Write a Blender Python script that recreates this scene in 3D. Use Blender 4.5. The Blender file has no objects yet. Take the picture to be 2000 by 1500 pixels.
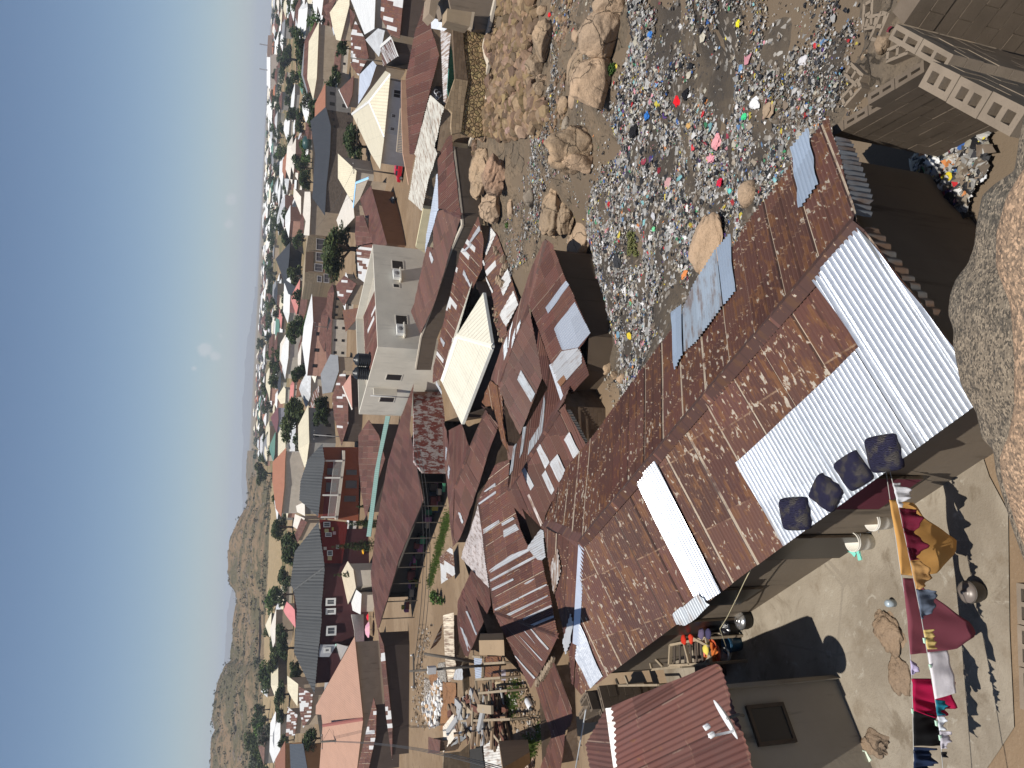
import bpy, bmesh, math, random
import numpy as np
from mathutils import Vector, noise as mnoise

random.seed(7); RNG = np.random.default_rng(7)
SC = bpy.context.scene; COL = SC.collection
R = math.radians
# ------------------------------------------------------------------ camera
CZ = 10.0; FPX = 1500.0; PITCH = R(18.8); ROLL = R(3.1)
SUN_AZ = -150.0; SUN_EL = 70.0
_f = np.array([0, math.cos(PITCH), -math.sin(PITCH)])
_r0 = np.array([1., 0, 0]); _d0 = np.array([0, -math.sin(PITCH), -math.cos(PITCH)])
_r = _r0*math.cos(ROLL) - _d0*math.sin(ROLL)
_d = _d0*math.cos(ROLL) + _r0*math.sin(ROLL)
CAM = np.array([0, 0, CZ])

def ray(x, y):
    return _f + (1500-y-750)/FPX*_r + (x-1000)/FPX*_d
def P(x, y, z):
    v = ray(x, y); return CAM + (z-CZ)/v[2]*v
def proj(p):
    v = np.array(p)-CAM; w = v@_f
    return 1000+FPX*(v@_d)/w, 1500-(750+FPX*(v@_r)/w), w
def at_dist(x, y, dist):
    v = ray(x, y); return CAM + v*dist/math.hypot(v[0], v[1])
def on_plane(x, y, q, n):
    v = ray(x, y); t = ((q-CAM)@n)/(v@n); return CAM+t*v
class VPlane:
    "vertical plane through two plan points"
    def __init__(s, a, b):
        s.q = np.array(a, float); d = np.array(b, float)-s.q; d[2] = 0
        s.t = d/np.linalg.norm(d); s.n = np.array([s.t[1], -s.t[0], 0])
    def __call__(s, x, y): return on_plane(x, y, s.q, s.n)
def Z(ox, oy, s): return lambda x, y, *z: (ox+x*s, oy+y*s)+z
k9 = 360/2000.
A = Z(840, 560, k9); B = Z(840, 800, k9); C = Z(840, 1030, k9); D = Z(840, 1230, k9); E = Z(840, 370, k9)
I = Z(400, 0, .2); J = Z(400, 300, .2); K = Z(400, 600, .2); L = Z(400, 900, .2); N = Z(400, 1200, .2)
F = Z(700, 0, .2); G = Z(700, 300, .2); H = Z(700, 600, .2); M = Z(700, 900, .2); O = Z(700, 1200, .2)
Q1 = Z(1100, 0, .2); Q2 = Z(1100, 300, .2); Q3 = Z(1100, 600, .2); Q4 = Z(1100, 900, .2); Q5 = Z(1100, 1200, .2)
W1 = Z(1500, 0, .25); W2 = Z(1500, 375, .25); W3 = Z(1500, 750, .25); W4 = Z(1500, 1125, .25)

# ------------------------------------------------------------------ terrain height
def _rub(x, y): return .3+.278*(x-5.5)-.25*(y-11.2)
_ctl = []
for p in [(1690,1060,0),(1500,1200,0),(1650,1450,0),(1900,950,0),(1900,1300,0),(1500,1450,0),(1760,1000,0),(1600,1050,0),
          (1990,1200,0),(1480,1130,0),(1560,1600,0),(1800,1600,0),(1700,1250,0),(1850,820,0),(1420,1250,-.1),(1330,1290,-.5),(1900,600,.2)]:
    q = P(*p); _ctl.append((q[0], q[1], q[2]))
for p in [(1640,180,0),(1165,600,-6),(1080,150,-3),(1500,100,0),(1400,200,0),(1300,100,0),(1300,300,0),(1200,400,0),(1400,400,0),(1250,550,0),(1200,60,0),(1400,-100,0),(1560,300,0),(1250,-150,0)]:
    n_ = np.array([-.278, .25, 1]); q0 = np.array([5.5, 11.2, .3])
    q = on_plane(p[0], p[1], q0, n_); _ctl.append((q[0], q[1], q[2]))
for p in [(1190,760,-5.6),(1040,1300,-5.6),(1010,1400,-5.6),(1060,1440,-5.4),(870,1330,-7),(840,1200,-7.2),(830,1450,-7),(1000,1000,-6.3),(1000,650,-6.4),
          (985,330,-3.6),(1010,420,-4.4),(960,200,-3.2),(950,20,-2.6),(1000,100,-3),(930,120,-4.9),(920,280,-5.3),(886,500,-4.3),(836,670,-5.6),(828,745,-6.6),(1060,1500,-5),
          (780,380,-8.6),(800,1100,-8),(770,1300,-8.4),(740,300,-9),(760,60,-8),(730,700,-9.2),(866,800,-7.5),(850,840,-7.7),(740,1000,-9),(745,1450,-8.6),(1010,-150,-2.4),(800,-150,-7)]:
    q = P(*p); _ctl.append((q[0], q[1], q[2]))
_ctl = np.array(_ctl)
def sst(a, b, x):
    t = np.clip((x-a)/(b-a), 0, 1); return t*t*(3-2*t)
def gz(x, y):
    x = np.atleast_1d(np.asarray(x, float)); y = np.atleast_1d(np.asarray(y, float))
    d2 = (x[:, None]-_ctl[None, :, 0])**2+(y[:, None]-_ctl[None, :, 1])**2+.6
    w = d2**-2.0
    z = (w*_ctl[None, :, 2]).sum(1)/w.sum(1)
    r = np.hypot(x, y); az = np.degrees(np.arctan2(x, y))
    z = z*(1-sst(80, 120, r)) + -10*sst(80, 120, r)
    z = z + 10*sst(500, 1200, r)*sst(4, 20, az)
    return z
def g1(x, y): return float(gz([x], [y])[0])
def gh(x, y):
    "where the sight line of a photo point meets the ground"
    v = ray(x, y); v = v/math.hypot(v[0], v[1]); t = 3.; lo = 3.
    while t < 4000:
        p = CAM+v*t
        if p[2] < g1(p[0], p[1]): break
        lo = t; t *= 1.03
    hi = t
    for _ in range(9):
        m = (lo+hi)/2; p = CAM+v*m
        if p[2] < g1(p[0], p[1]): hi = m
        else: lo = m
    return CAM+v*hi

# ------------------------------------------------------------------ tagging and linking
def tag(o, label=None, cat=None, group=None, kind=None):
    if label: o['label'] = label
    if cat: o['category'] = cat
    if group: o['group'] = group
    if kind: o['kind'] = kind
    return o
def link(name, me, parent=None, mat=None):
    o = bpy.data.objects.new(name, me); COL.objects.link(o)
    if mat is not None:
        for m in (mat if isinstance(mat, (list, tuple)) else [mat]): me.materials.append(m)
    if parent is not None: o.parent = parent
    return o
def empty(name, loc, label, cat, group=None):
    o = bpy.data.objects.new(name, None); COL.objects.link(o); o.location = loc; o.empty_display_size = .3
    return tag(o, label, cat, group)
def attach(o, root):
    "parent keeping world coordinates (root is an unrotated empty)"
    o.parent = root; o.location = Vector(o.location)-root.location
    return o
def child(root, name, me, mat):
    "me is in world coordinates; root an empty without rotation"
    o = link(name, me, None, mat); o.parent = root
    top = root; off = Vector(root.location)
    while top.parent: top = top.parent; off += Vector(top.location)
    me.transform(__import__('mathutils').Matrix.Translation(-off))
    return o
def mesh(name, verts, faces, smooth=False, uvs=None, mids=None):
    me = bpy.data.meshes.new(name); me.from_pydata([tuple(v) for v in verts], [], faces)
    if uvs is not None:
        l = me.uv_layers.new(name='UVMap'); k = 0
        arr = np.array([uvs[i] for f in faces for i in f], dtype=np.float32).ravel()
        l.data.foreach_set('uv', arr)
    if smooth: me.polygons.foreach_set('use_smooth', [True]*len(me.polygons))
    if mids is not None: me.polygons.foreach_set('material_index', mids)
    me.update(); return me
def fcol(me, cols):
    "per face colour attribute"
    a = me.attributes.new('col', 'FLOAT_COLOR', 'FACE')
    a.data.foreach_set('color', np.array([(c[0], c[1], c[2], 1) for c in cols], dtype=np.float32).ravel())

class MB:
    "collects boxes, tubes, quads into one mesh with metre uvs"
    def __init__(s): s.v = []; s.f = []; s.uv = []; s.sm = []
    def quad(s, a, b, c, d, smooth=False):
        a, b, c, d = [np.array(p, float) for p in (a, b, c, d)]; i = len(s.v)
        w = np.linalg.norm(b-a); h = np.linalg.norm(d-a)
        s.v += [a, b, c, d]; s.uv += [(0, 0), (w, 0), (w, h), (0, h)]; s.f.append((i, i+1, i+2, i+3)); s.sm.append(smooth)
    def poly(s, pts):
        i = len(s.v); pts = [np.array(p, float) for p in pts]; s.v += pts
        s.uv += [(p[0]+p[1]*.3, p[2]+p[1]*.2) for p in pts]; s.f.append(tuple(range(i, i+len(pts)))); s.sm.append(False)
    def obox(s, c, ax, ay, az):
        "box centred c with half-axes vectors"
        c, ax, ay, az = [np.array(p, float) for p in (c, ax, ay, az)]
        def q(a, b, cc, d): s.quad(c+a, c+b, c+cc, c+d)
        q(-ax-ay-az, -ax+ay-az, ax+ay-az, ax-ay-az); q(-ax-ay+az, ax-ay+az, ax+ay+az, -ax+ay+az)
        q(-ax-ay-az, ax-ay-az, ax-ay+az, -ax-ay+az); q(ax+ay-az, -ax+ay-az, -ax+ay+az, ax+ay+az)
        q(ax-ay-az, ax+ay-az, ax+ay+az, ax-ay+az); q(-ax+ay-az, -ax-ay-az, -ax-ay+az, -ax+ay+az)
    def box(s, x0, y0, z0, x1, y1, z1):
        s.obox(((x0+x1)/2, (y0+y1)/2, (z0+z1)/2), ((x1-x0)/2, 0, 0), (0, (y1-y0)/2, 0), (0, 0, (z1-z0)/2))
    def beam(s, a, b, w, h=None, up=(0, 0, 1)):
        a = np.array(a, float); b = np.array(b, float); d = b-a; l = np.linalg.norm(d)
        if l < 1e-6: return
        t = d/l; u = np.array(up, float)
        if abs(t@u) > .97: u = np.array([1., 0, 0])
        sd = np.cross(t, u); sd /= np.linalg.norm(sd); uu = np.cross(sd, t); h = h or w
        s.obox((a+b)/2, d/2, sd*w/2, uu*h/2)
    def tube(s, pts, rad, n=6, cap=True):
        pts = [np.array(p, float) for p in pts]; rads = rad if isinstance(rad, (list, tuple)) else [rad]*len(pts)
        base = len(s.v); u = None
        for k, p in enumerate(pts):
            t = pts[min(k+1, len(pts)-1)]-pts[max(k-1, 0)]; t = t/(np.linalg.norm(t)+1e-9)
            if u is None or abs(u@t) > .9:
                u = np.cross(t, [0, 0, 1.]) if abs(t[2]) < .9 else np.cross(t, [1., 0, 0])
            u = u-(u@t)*t; u /= np.linalg.norm(u); w = np.cross(t, u)
            for j in range(n):
                a = 2*math.pi*j/n; s.v.append(p+rads[k]*(math.cos(a)*u+math.sin(a)*w)); s.uv.append((j*.1, k*.3))
        for k in range(len(pts)-1):
            for j in range(n):
                s.f.append((base+k*n+j, base+k*n+(j+1) % n, base+(k+1)*n+(j+1) % n, base+(k+1)*n+j)); s.sm.append(True)
        if cap:
            s.f.append(tuple(base+j for j in range(n))[::-1]); s.f.append(tuple(base+(len(pts)-1)*n+j for j in range(n))); s.sm += [False, False]
    def lathe(s, c, prof, n=20, axis=(0, 0, 1)):
        c = np.array(c, float); t = np.array(axis, float); t /= np.linalg.norm(t)
        u = np.cross(t, [1., 0, 0]) if abs(t[0]) < .9 else np.cross(t, [0, 1., 0]); u /= np.linalg.norm(u); w = np.cross(t, u)
        base = len(s.v)
        for (r_, h) in prof:
            for j in range(n):
                a = 2*math.pi*j/n; s.v.append(c+t*h+max(r_, 1e-4)*(math.cos(a)*u+math.sin(a)*w)); s.uv.append((j*.1, h))
        for k in range(len(prof)-1):
            for j in range(n):
                s.f.append((base+k*n+j, base+k*n+(j+1) % n, base+(k+1)*n+(j+1) % n, base+(k+1)*n+j)); s.sm.append(True)
    def build(s, name, mat, root=None):
        me = mesh(name, s.v, s.f, uvs=s.uv); me.polygons.foreach_set('use_smooth', s.sm)
        return child(root, name, me, mat) if root is not None else link(name, me, None, mat)

# ------------------------------------------------------------------ materials
class NT:
    def __init__(s, name):
        s.m = bpy.data.materials.new(name); s.m.use_nodes = True; s.t = s.m.node_tree; s.t.nodes.clear()
        s.out = s.n('ShaderNodeOutputMaterial'); s.b = s.n('ShaderNodeBsdfPrincipled'); s.l(s.b.outputs[0], s.out.inputs[0])
    def n(s, ty, **k):
        nd = s.t.nodes.new(ty)
        for a, b in k.items(): setattr(nd, a, b)
        return nd
    def l(s, a, b): s.t.links.new(a, b)
    def inp(s, sock, v):
        if isinstance(v, bpy.types.NodeSocket): s.l(v, sock)
        elif v is not None: sock.default_value = v
    def uv(s): return s.n('ShaderNodeTexCoord').outputs['UV']
    def obj(s): return s.n('ShaderNodeTexCoord').outputs['Object']
    def pos(s): return s.n('ShaderNodeNewGeometry').outputs['Position']
    def sep(s, v):
        q = s.n('ShaderNodeSeparateXYZ'); s.l(v, q.inputs[0]); return q.outputs
    def comb(s, x, y, z=0.):
        q = s.n('ShaderNodeCombineXYZ')
        for i, v in enumerate((x, y, z)): s.inp(q.inputs[i], v)
        return q.outputs[0]
    def math(s, op, a, b=None, c=None):
        q = s.n('ShaderNodeMath', operation=op); s.inp(q.inputs[0], a); s.inp(q.inputs[1], b); s.inp(q.inputs[2], c); return q.outputs[0]
    def scale(s, v, sc):
        q = s.n('ShaderNodeMapping'); s.l(v, q.inputs[0]); q.inputs['Scale'].default_value = sc; return q.outputs[0]
    def noise(s, v, sc, det=4., ro=.55, dist=0.):
        q = s.n('ShaderNodeTexNoise'); s.l(v, q.inputs['Vector']); q.inputs['Scale'].default_value = sc
        q.inputs['Detail'].default_value = det; q.inputs['Roughness'].default_value = ro; q.inputs['Distortion'].default_value = dist; return q.outputs[0]
    def voro(s, v, sc, feat='F1', out=0, rnd=1.):
        q = s.n('ShaderNodeTexVoronoi', feature=feat); s.l(v, q.inputs['Vector']); q.inputs['Scale'].default_value = sc; q.inputs['Randomness'].default_value = rnd; return q.outputs[out]
    def white(s, v):
        q = s.n('ShaderNodeTexWhiteNoise', noise_dimensions='3D'); s.l(v, q.inputs['Vector']); return q.outputs[0]
    def ramp(s, v, stops):
        q = s.n('ShaderNodeValToRGB'); s.l(v, q.inputs[0]); e = q.color_ramp.elements
        while len(e) < len(stops): e.new(.5)
        for i, (p, c) in enumerate(stops):
            e[i].position = p; e[i].color = (c, c, c, 1) if isinstance(c, (int, float)) else (*c, 1)
        return q.outputs[0]
    def step(s, v, a, b):
        q = s.n('ShaderNodeMapRange'); q.interpolation_type = 'SMOOTHSTEP'; s.inp(q.inputs[0], v); q.inputs[1].default_value = a; q.inputs[2].default_value = b; return q.outputs[0]
    def mix(s, f, a, b, mode='MIX'):
        q = s.n('ShaderNodeMix', data_type='RGBA', blend_type=mode); s.inp(q.inputs[0], f)
        for i, v in ((6, a), (7, b)):
            if isinstance(v, tuple): v = (*v[:3], 1)
            s.inp(q.inputs[i], v)
        return q.outputs[2]
    def hsv(s, c, h=.5, sa=1., v=1.):
        q = s.n('ShaderNodeHueSaturation'); s.inp(q.inputs[4], (*c, 1) if isinstance(c, tuple) else c); s.inp(q.inputs[0], h); s.inp(q.inputs[1], sa); s.inp(q.inputs[2], v); return q.outputs[0]
    def attr(s, nm='col'): return s.n('ShaderNodeAttribute', attribute_name=nm).outputs[0]
    def bump(s, h, st=.3, d=.02):
        q = s.n('ShaderNodeBump'); q.inputs['Strength'].default_value = st; q.inputs['Distance'].default_value = d; s.l(h, q.inputs['Height']); s.l(q.outputs[0], s.b.inputs['Normal']); return q
    def done(s, col, rough=.8, metal=0., spec=None):
        if isinstance(col, tuple): col = (*col[:3], 1)
        s.inp(s.b.inputs['Base Color'], col); s.inp(s.b.inputs['Roughness'], rough); s.inp(s.b.inputs['Metallic'], metal)
        if spec is not None: s.b.inputs['Specular IOR Level'].default_value = spec
        return s.m

_mc = {}
def cached(fn):
    def w(*a, **k):
        key = (fn.__name__, a, tuple(sorted(k.items())))
        if key not in _mc: _mc[key] = fn(*a, **k)
        return _mc[key]
    return w

@cached
def m_brown(peel=.0, rust=.15, tone=0., galv=.0, seam=.75, lap=1.25, far=0, base=(.098, .044, .034)):
    "oxide-red painted roofing sheets: peeling, rust, seams, here and there a bare sheet"
    t = NT('oxide_red_sheet'); uv = t.uv(); u, v, _ = t.sep(uv)
    us = t.math('DIVIDE', u, seam); vs = t.math('DIVIDE', v, lap)
    iu = t.math('FLOOR', us); rnd_row = t.white(t.comb(iu, 3.3))
    vs2 = t.math('ADD', vs, t.math('MULTIPLY', rnd_row, .12)); iv = t.math('FLOOR', vs2)
    idv = t.comb(iu, iv, tone*10+1.7); rs = t.white(idv); rs2 = t.white(t.comb(iv, iu, 9.1))
    fu = t.math('FRACT', us); fv = t.math('FRACT', vs2)
    n1 = t.noise(uv, 1.3, 5); n2 = t.noise(uv, 14, 3)
    val = t.math('ADD', t.math('MULTIPLY_ADD', rs, .5, .70+tone), t.math('MULTIPLY', n1, .16))
    c = t.hsv(base, t.math('MULTIPLY_ADD', rs2, .012, .494), t.math('MULTIPLY_ADD', n1, .3, .85), val)
    st = t.scale(uv, (2.6, .8, 1)); pn = t.noise(st, 2.3, 7, .62, .3)
    rm = t.step(pn, .64-rust*.3, .74-rust*.3)
    c = t.mix(t.math('MULTIPLY', rm, .75), c, t.mix(n2, (.13, .055, .022), (.21, .10, .045)))
    # bare lines along side laps
    sm = t.math('LESS_THAN', t.math('ABSOLUTE', t.math('SUBTRACT', fu, .5)), 1.)
    edge = t.math('GREATER_THAN', fu, .966 if not far else .95)
    en = t.noise(t.scale(uv, (.6, 1.2, 1)), 1.6, 4); kk = 1. if peel > .1 else .3
    edl = t.math('MULTIPLY', edge, t.step(t.math('ADD', en, t.math('MULTIPLY', rs2, .3)), .6-.25*min(1, peel+.15), .68))
    c = t.mix(t.math('MULTIPLY', edl, kk), c, (.40, .33, .25))
    ed2 = t.math('MULTIPLY', t.math('LESS_THAN', fu, .03), .55); c = t.mix(ed2, c, (.02, .012, .01))
    lapl = t.math('MULTIPLY', t.math('LESS_THAN', fv, .02), t.step(t.noise(uv, 5, 3), .42, .6)); c = t.mix(t.math('MULTIPLY', lapl, .8*kk), c, (.30, .2, .13))
    fr3 = t.math('FRACT', t.math('DIVIDE', u, .375)); c = t.mix(t.math('MULTIPLY', t.math('LESS_THAN', fr3, .07), .35), c, (.03, .015, .012))
    met = 0.
    if peel > 0:
        pn2 = t.noise(t.scale(uv, (2.1, .8, 1)), 6.8, 8, .62, .4)
        th = t.math('ADD', .70-.155*peel, t.math('MULTIPLY', t.math('SUBTRACT', t.noise(uv, .55, 3), .5), -.22))
        dl = t.math('SUBTRACT', pn2, th); rim = t.step(dl, -.035, -.005); pk = t.step(dl, 0., .02)
        c = t.mix(t.math('MULTIPLY', rim, .8), c, (.20, .095, .04))
        c = t.mix(pk, c, t.mix(n2, (.30, .245, .185), (.47, .43, .37)))
    if galv > 0:
        gu = t.math('FLOOR', t.math('DIVIDE', u, .42)); gm = t.math('LESS_THAN', t.white(t.comb(gu, t.math('FLOOR', t.math('ADD', t.math('DIVIDE', v, 2.3), t.math('MULTIPLY', t.white(t.comb(gu, 8.8)), 3.))), 2.2)), galv)
        c = t.mix(gm, c, t.mix(n1, (.38, .37, .36), (.55, .55, .55)))
    hs = t.math('ADD', t.math('MULTIPLY', rs, .35), t.math('MULTIPLY', n1, .5))
    if far:
        wv = t.math('SINE', t.math('MULTIPLY', u, 2*math.pi/.25)); hs = t.math('ADD', hs, t.math('MULTIPLY', wv, .3))
    t.bump(hs, .35, .03)
    return t.done(c, t.math('MULTIPLY_ADD', n2, .2, .5), 0., .3)
@cached
def m_galv(dirt=.2, tint=(.62, .64, .67), metal=.75, rough=.42, rib=0.):
    t = NT('bare_zinc_sheet'); uv = t.uv(); u, v, _ = t.sep(uv)
    iu = t.math('FLOOR', t.math('DIVIDE', u, .75)); iv = t.math('FLOOR', t.math('DIVIDE', v, 1.25)); rs = t.white(t.comb(iu, iv, 5.2))
    n1 = t.noise(t.scale(uv, (3, .7, 1)), 1.8, 6, .6); n2 = t.noise(uv, 9, 4)
    c = t.hsv(tint, .5, 1., t.math('MULTIPLY_ADD', rs, .2, .88))
    c = t.mix(t.math('MULTIPLY', t.step(n1, .62-dirt*.35, .75-dirt*.2), min(1, dirt*1.6)), c, (.17, .095, .055))
    c = t.mix(t.math('MULTIPLY', n2, .18), c, (.3, .3, .3))
    if rib:
        t.bump(t.math('ADD', t.math('SINE', t.math('MULTIPLY', u, 2*math.pi/rib)), t.math('MULTIPLY', n2, .3)), .5, .02)
    else: t.bump(n2, .18, .02)
    return t.done(c, t.math('MULTIPLY_ADD', n2, .25, rough-.1), metal)
@cached
def m_sheet(col, rib=.25, rough=.45, dirt=.15, depth=.6):
    "coloured long-span roofing"
    t = NT('ribbed_roof_sheet'); uv = t.uv(); u, v, _ = t.sep(uv)
    n1 = t.noise(t.scale(uv, (.8, .25, 1)), .9, 6, .6); n2 = t.noise(uv, 3, 5)
    c = t.hsv(col, .5, 1., t.math('MULTIPLY_ADD', n1, .4, .8))
    c = t.mix(t.math('MULTIPLY', t.step(n2, .5, .8), dirt), c, (.16, .12, .09))
    fr = t.math('FRACT', t.math('DIVIDE', u, rib)); pr = t.step(t.math('ABSOLUTE', t.math('SUBTRACT', fr, .5)), .28, .45)
    c = t.mix(t.math('MULTIPLY', t.math('GREATER_THAN', fr, .9), .42), c, tuple(x*.45 for x in col))  # dark line on every rib: rib shade put into the colour
    lap = t.math('LESS_THAN', t.math('FRACT', t.math('DIVIDE', v, 2.4)), .012); c = t.mix(t.math('MULTIPLY', lap, .35), c, (.1, .09, .08))
    t.bump(pr, depth, .04)
    return t.done(c, rough, 0., .4)
@cached
def m_plaster(col, stain=.4, sc=1.):
    t = NT('plaster'); p = t.pos(); n1 = t.noise(p, .7*sc, 6, .6); n2 = t.noise(p, 9*sc, 5); n3 = t.noise(t.scale(p, (2.2, 2.2, .35)), 1.6*sc, 5, .6)
    c = t.hsv(col, .5, 1., t.math('MULTIPLY_ADD', n1, .5, .74))
    c = t.mix(t.math('MULTIPLY', t.step(n3, .55, .75), stain), c, tuple(x*.38 for x in col))
    t.bump(n2, .35, .015)
    return t.done(c, .9, 0., .2)
@cached
def m_blocks(col=(.20, .155, .115), mortar=(.28, .23, .17), bw=.45, bh=.23, stain=.5):
    t = NT('block_masonry'); uv = t.uv(); p = t.pos()
    q = t.n('ShaderNodeTexBrick'); t.l(uv, q.inputs['Vector']); q.inputs['Scale'].default_value = 1; q.inputs['Brick Width'].default_value = bw; q.inputs['Row Height'].default_value = bh
    q.inputs['Mortar Size'].default_value = .012; q.inputs['Mortar Smooth'].default_value = .3; q.inputs['Bias'].default_value = 0
    q.inputs['Color1'].default_value = (*[x*1.12 for x in col], 1); q.inputs['Color2'].default_value = (*[x*.82 for x in col], 1); q.inputs['Mortar'].default_value = (*mortar, 1)
    n1 = t.noise(p, .9, 6, .6); n2 = t.noise(p, 16, 4)
    c = t.hsv(q.outputs[0], .5, 1., t.math('MULTIPLY_ADD', n1, .6, .7)); c = t.mix(t.math('MULTIPLY', t.step(n1, .5, .72), stain), c, tuple(x*.45 for x in col))
    h = t.math('ADD', t.math('MULTIPLY', q.outputs[1], -1.2), t.math('MULTIPLY', n2, .5)); t.bump(h, .6, .02)
    return t.done(c, .95, 0., .1)
@cached
def m_cell(col=(.27, .215, .16)):
    t = NT('sandcrete_block'); p = t.pos(); n1 = t.noise(p, 3, 6); n2 = t.noise(p, 60, 3, .7)
    c = t.hsv(col, .5, 1., t.math('MULTIPLY_ADD', n1, .7, .62)); c = t.mix(t.math('MULTIPLY', t.step(n2, .55, .7), .4), c, tuple(x*.5 for x in col))
    t.bump(n2, .6, .01); return t.done(c, .95, 0., .1)
@cached
def m_ground():
    t = NT('earth_ground'); p = t.pos(); n1 = t.noise(p, .12, 7, .6); n2 = t.noise(p, 1.4, 6, .6); n3 = t.noise(p, 22, 4, .65)
    c = t.mix(t.step(n1, .38, .62), (.185, .128, .080), (.235, .168, .108))
    c = t.mix(t.math('MULTIPLY', t.step(n2, .5, .7), .55), c, (.135, .092, .058)); c = t.mix(t.math('MULTIPLY', t.step(n3, .56, .7), .35), c, (.30, .235, .165))
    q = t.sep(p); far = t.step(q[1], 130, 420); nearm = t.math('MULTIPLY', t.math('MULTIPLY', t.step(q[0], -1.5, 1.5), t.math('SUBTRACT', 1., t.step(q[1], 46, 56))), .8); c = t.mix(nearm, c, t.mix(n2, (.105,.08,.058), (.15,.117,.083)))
    gn = t.noise(p, .02, 6, .65); fc = t.mix(t.step(gn, .42, .6), (.27, .19, .11), (.13, .115, .055)); fc = t.mix(t.math('MULTIPLY', t.step(t.noise(p, .25, 5), .52, .62), .6), fc, (.06, .065, .03))
    c = t.mix(far, c, fc); t.bump(t.math('ADD', n3, t.math('MULTIPLY', n2, 1.5)), .5, .04)
    return t.done(c, .97, 0., .1)
@cached
def m_yard():
    t = NT('worn_cement'); p = t.pos(); n1 = t.noise(p, .55, 8, .62, .4); n2 = t.noise(p, 1.7, 8, .68, .3); n3 = t.noise(p, 28, 4, .7)
    c = t.mix(t.step(n1, .35, .65), (.195, .162, .122), (.29, .25, .195)); c = t.mix(t.math('MULTIPLY', t.step(n2, .52, .7), .6), c, (.165, .128, .088))
    c = t.mix(t.math('MULTIPLY', t.step(n2, .37, .28), .65), c, (.42, .39, .33)); c = t.mix(t.math('MULTIPLY', t.step(n3, .6, .75), .3), c, (.16, .13, .1))
    cr = t.voro(p, .55, 'DISTANCE_TO_EDGE'); crk = t.math('MULTIPLY', t.math('LESS_THAN', t.math('ADD', cr, t.math('MULTIPLY', n2, .02)), .018), t.step(n1, .45, .6)); c = t.mix(t.math('MULTIPLY', crk, .3), c, (.12, .1, .08))
    n4 = t.noise(p, .9, 9, .7, 1.); c = t.mix(t.math('MULTIPLY', t.step(n4, .53, .63), .6), c, (.135, .105, .072)); c = t.mix(t.math('MULTIPLY', t.step(t.noise(p, 3.1, 6, .7, .6), .58, .68), .45), c, (.40, .37, .31))
    t.bump(t.math('ADD', n3, t.math('MULTIPLY', n2, 2.)), .6, .03); return t.done(c, .93, 0., .15)
@cached
def m_tip():
    t = NT('tip_earth'); p = t.pos(); n1 = t.noise(p, .35, 7, .6); n2 = t.noise(p, 6, 6, .7); vc = t.voro(p, 9, 'F1', 1); vr = t.sep(vc)
    c = t.mix(t.step(n1, .4, .62), (.055, .046, .038), (.11, .086, .062)); c = t.mix(t.step(n2, .52, .68), c, (.045, .04, .037))
    sp = t.math('MULTIPLY', t.math('GREATER_THAN', vr[0], .80), t.step(t.noise(p, .8, 4), .42, .6)); c = t.mix(sp, c, t.mix(vr[1], (.13, .105, .08), (.36, .34, .31)))
    t.bump(t.math('ADD', n2, vr[2]), .7, .04); return t.done(c, .95, 0., .15)
@cached
def m_rock(a=(.36, .255, .165), b=(.22, .165, .115), speck=30., dark=.5, grain=.5):
    t = NT('granite'); p = t.pos(); n1 = t.noise(p, .55, 7, .6, .3); n2 = t.noise(p, 4, 7, .65); n3 = t.noise(p, speck, 5, .75)
    c = t.mix(t.step(n1, .38, .62), a, b); c = t.mix(t.math('MULTIPLY', t.step(n2, .54, .7), dark), c, tuple(x*.5 for x in b))
    c = t.mix(t.math('MULTIPLY', t.step(n3, .54, .62), grain), c, tuple(x*.35 for x in b)); c = t.mix(t.math('MULTIPLY', t.step(n3, .43, .36), grain*.9), c, tuple(min(1, x*1.5) for x in a))
    wp = t.n('ShaderNodeVectorMath', operation='ADD'); t.l(p, wp.inputs[0]); nc = t.n('ShaderNodeTexNoise'); t.l(p, nc.inputs['Vector']); nc.inputs['Scale'].default_value = 1.3; nc.inputs['Detail'].default_value = 5; t.l(nc.outputs[1], wp.inputs[1])
    cd = t.voro(wp.outputs[0], .75, 'DISTANCE_TO_EDGE'); ck = t.math('MULTIPLY', t.step(cd, .022, .004), t.step(n1, .40, .55)); c = t.mix(t.math('MULTIPLY', ck, .8), c, tuple(x*.25 for x in b))
    t.bump(t.math('SUBTRACT', t.math('ADD', t.math('MULTIPLY', n3, .5), t.math('MULTIPLY', n2, 1.6)), t.math('MULTIPLY', ck, 1.5)), .75, .06); return t.done(c, .9, 0., .2)
@cached
def m_fg_rock(a=(.30, .235, .165), b=(.155, .135, .105), dk=.7):
    "coarse-grained granite skin"
    t = NT('foreground_granite'); p = t.pos(); n1 = t.noise(p, 1.1, 6, .6, .25); n2 = t.noise(p, 7, 6, .65); g = t.voro(p, 105, 'F1', 1); gr, gg, gb = t.sep(g); n3 = t.noise(p, 60, 5, .75); g2 = t.sep(t.voro(p, 48, 'F1', 1))[0]
    c = t.mix(t.step(n1, .36, .64), a, b); c = t.mix(t.math('MULTIPLY', t.step(n2, .5, .66), .55), c, tuple(x*.6 for x in b))
    c = t.mix(t.math('MULTIPLY', t.math('GREATER_THAN', gr, .74), dk), c, (.055, .048, .04)); c = t.mix(t.math('MULTIPLY', t.math('LESS_THAN', gr, .22), .55), c, tuple(min(1, x*1.75) for x in a)); c = t.mix(t.math('MULTIPLY', t.math('GREATER_THAN', g2, .86), dk*.7), c, (.08, .07, .06))
    c = t.mix(t.math('MULTIPLY', t.step(n3, .56, .66), .5), c, (.07, .06, .05))
    t.bump(t.math('ADD', t.math('MULTIPLY', gg, .4), t.math('ADD', n3, t.math('MULTIPLY', n2, .8))), .85, .014); return t.done(c, .85, 0., .25)
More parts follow.
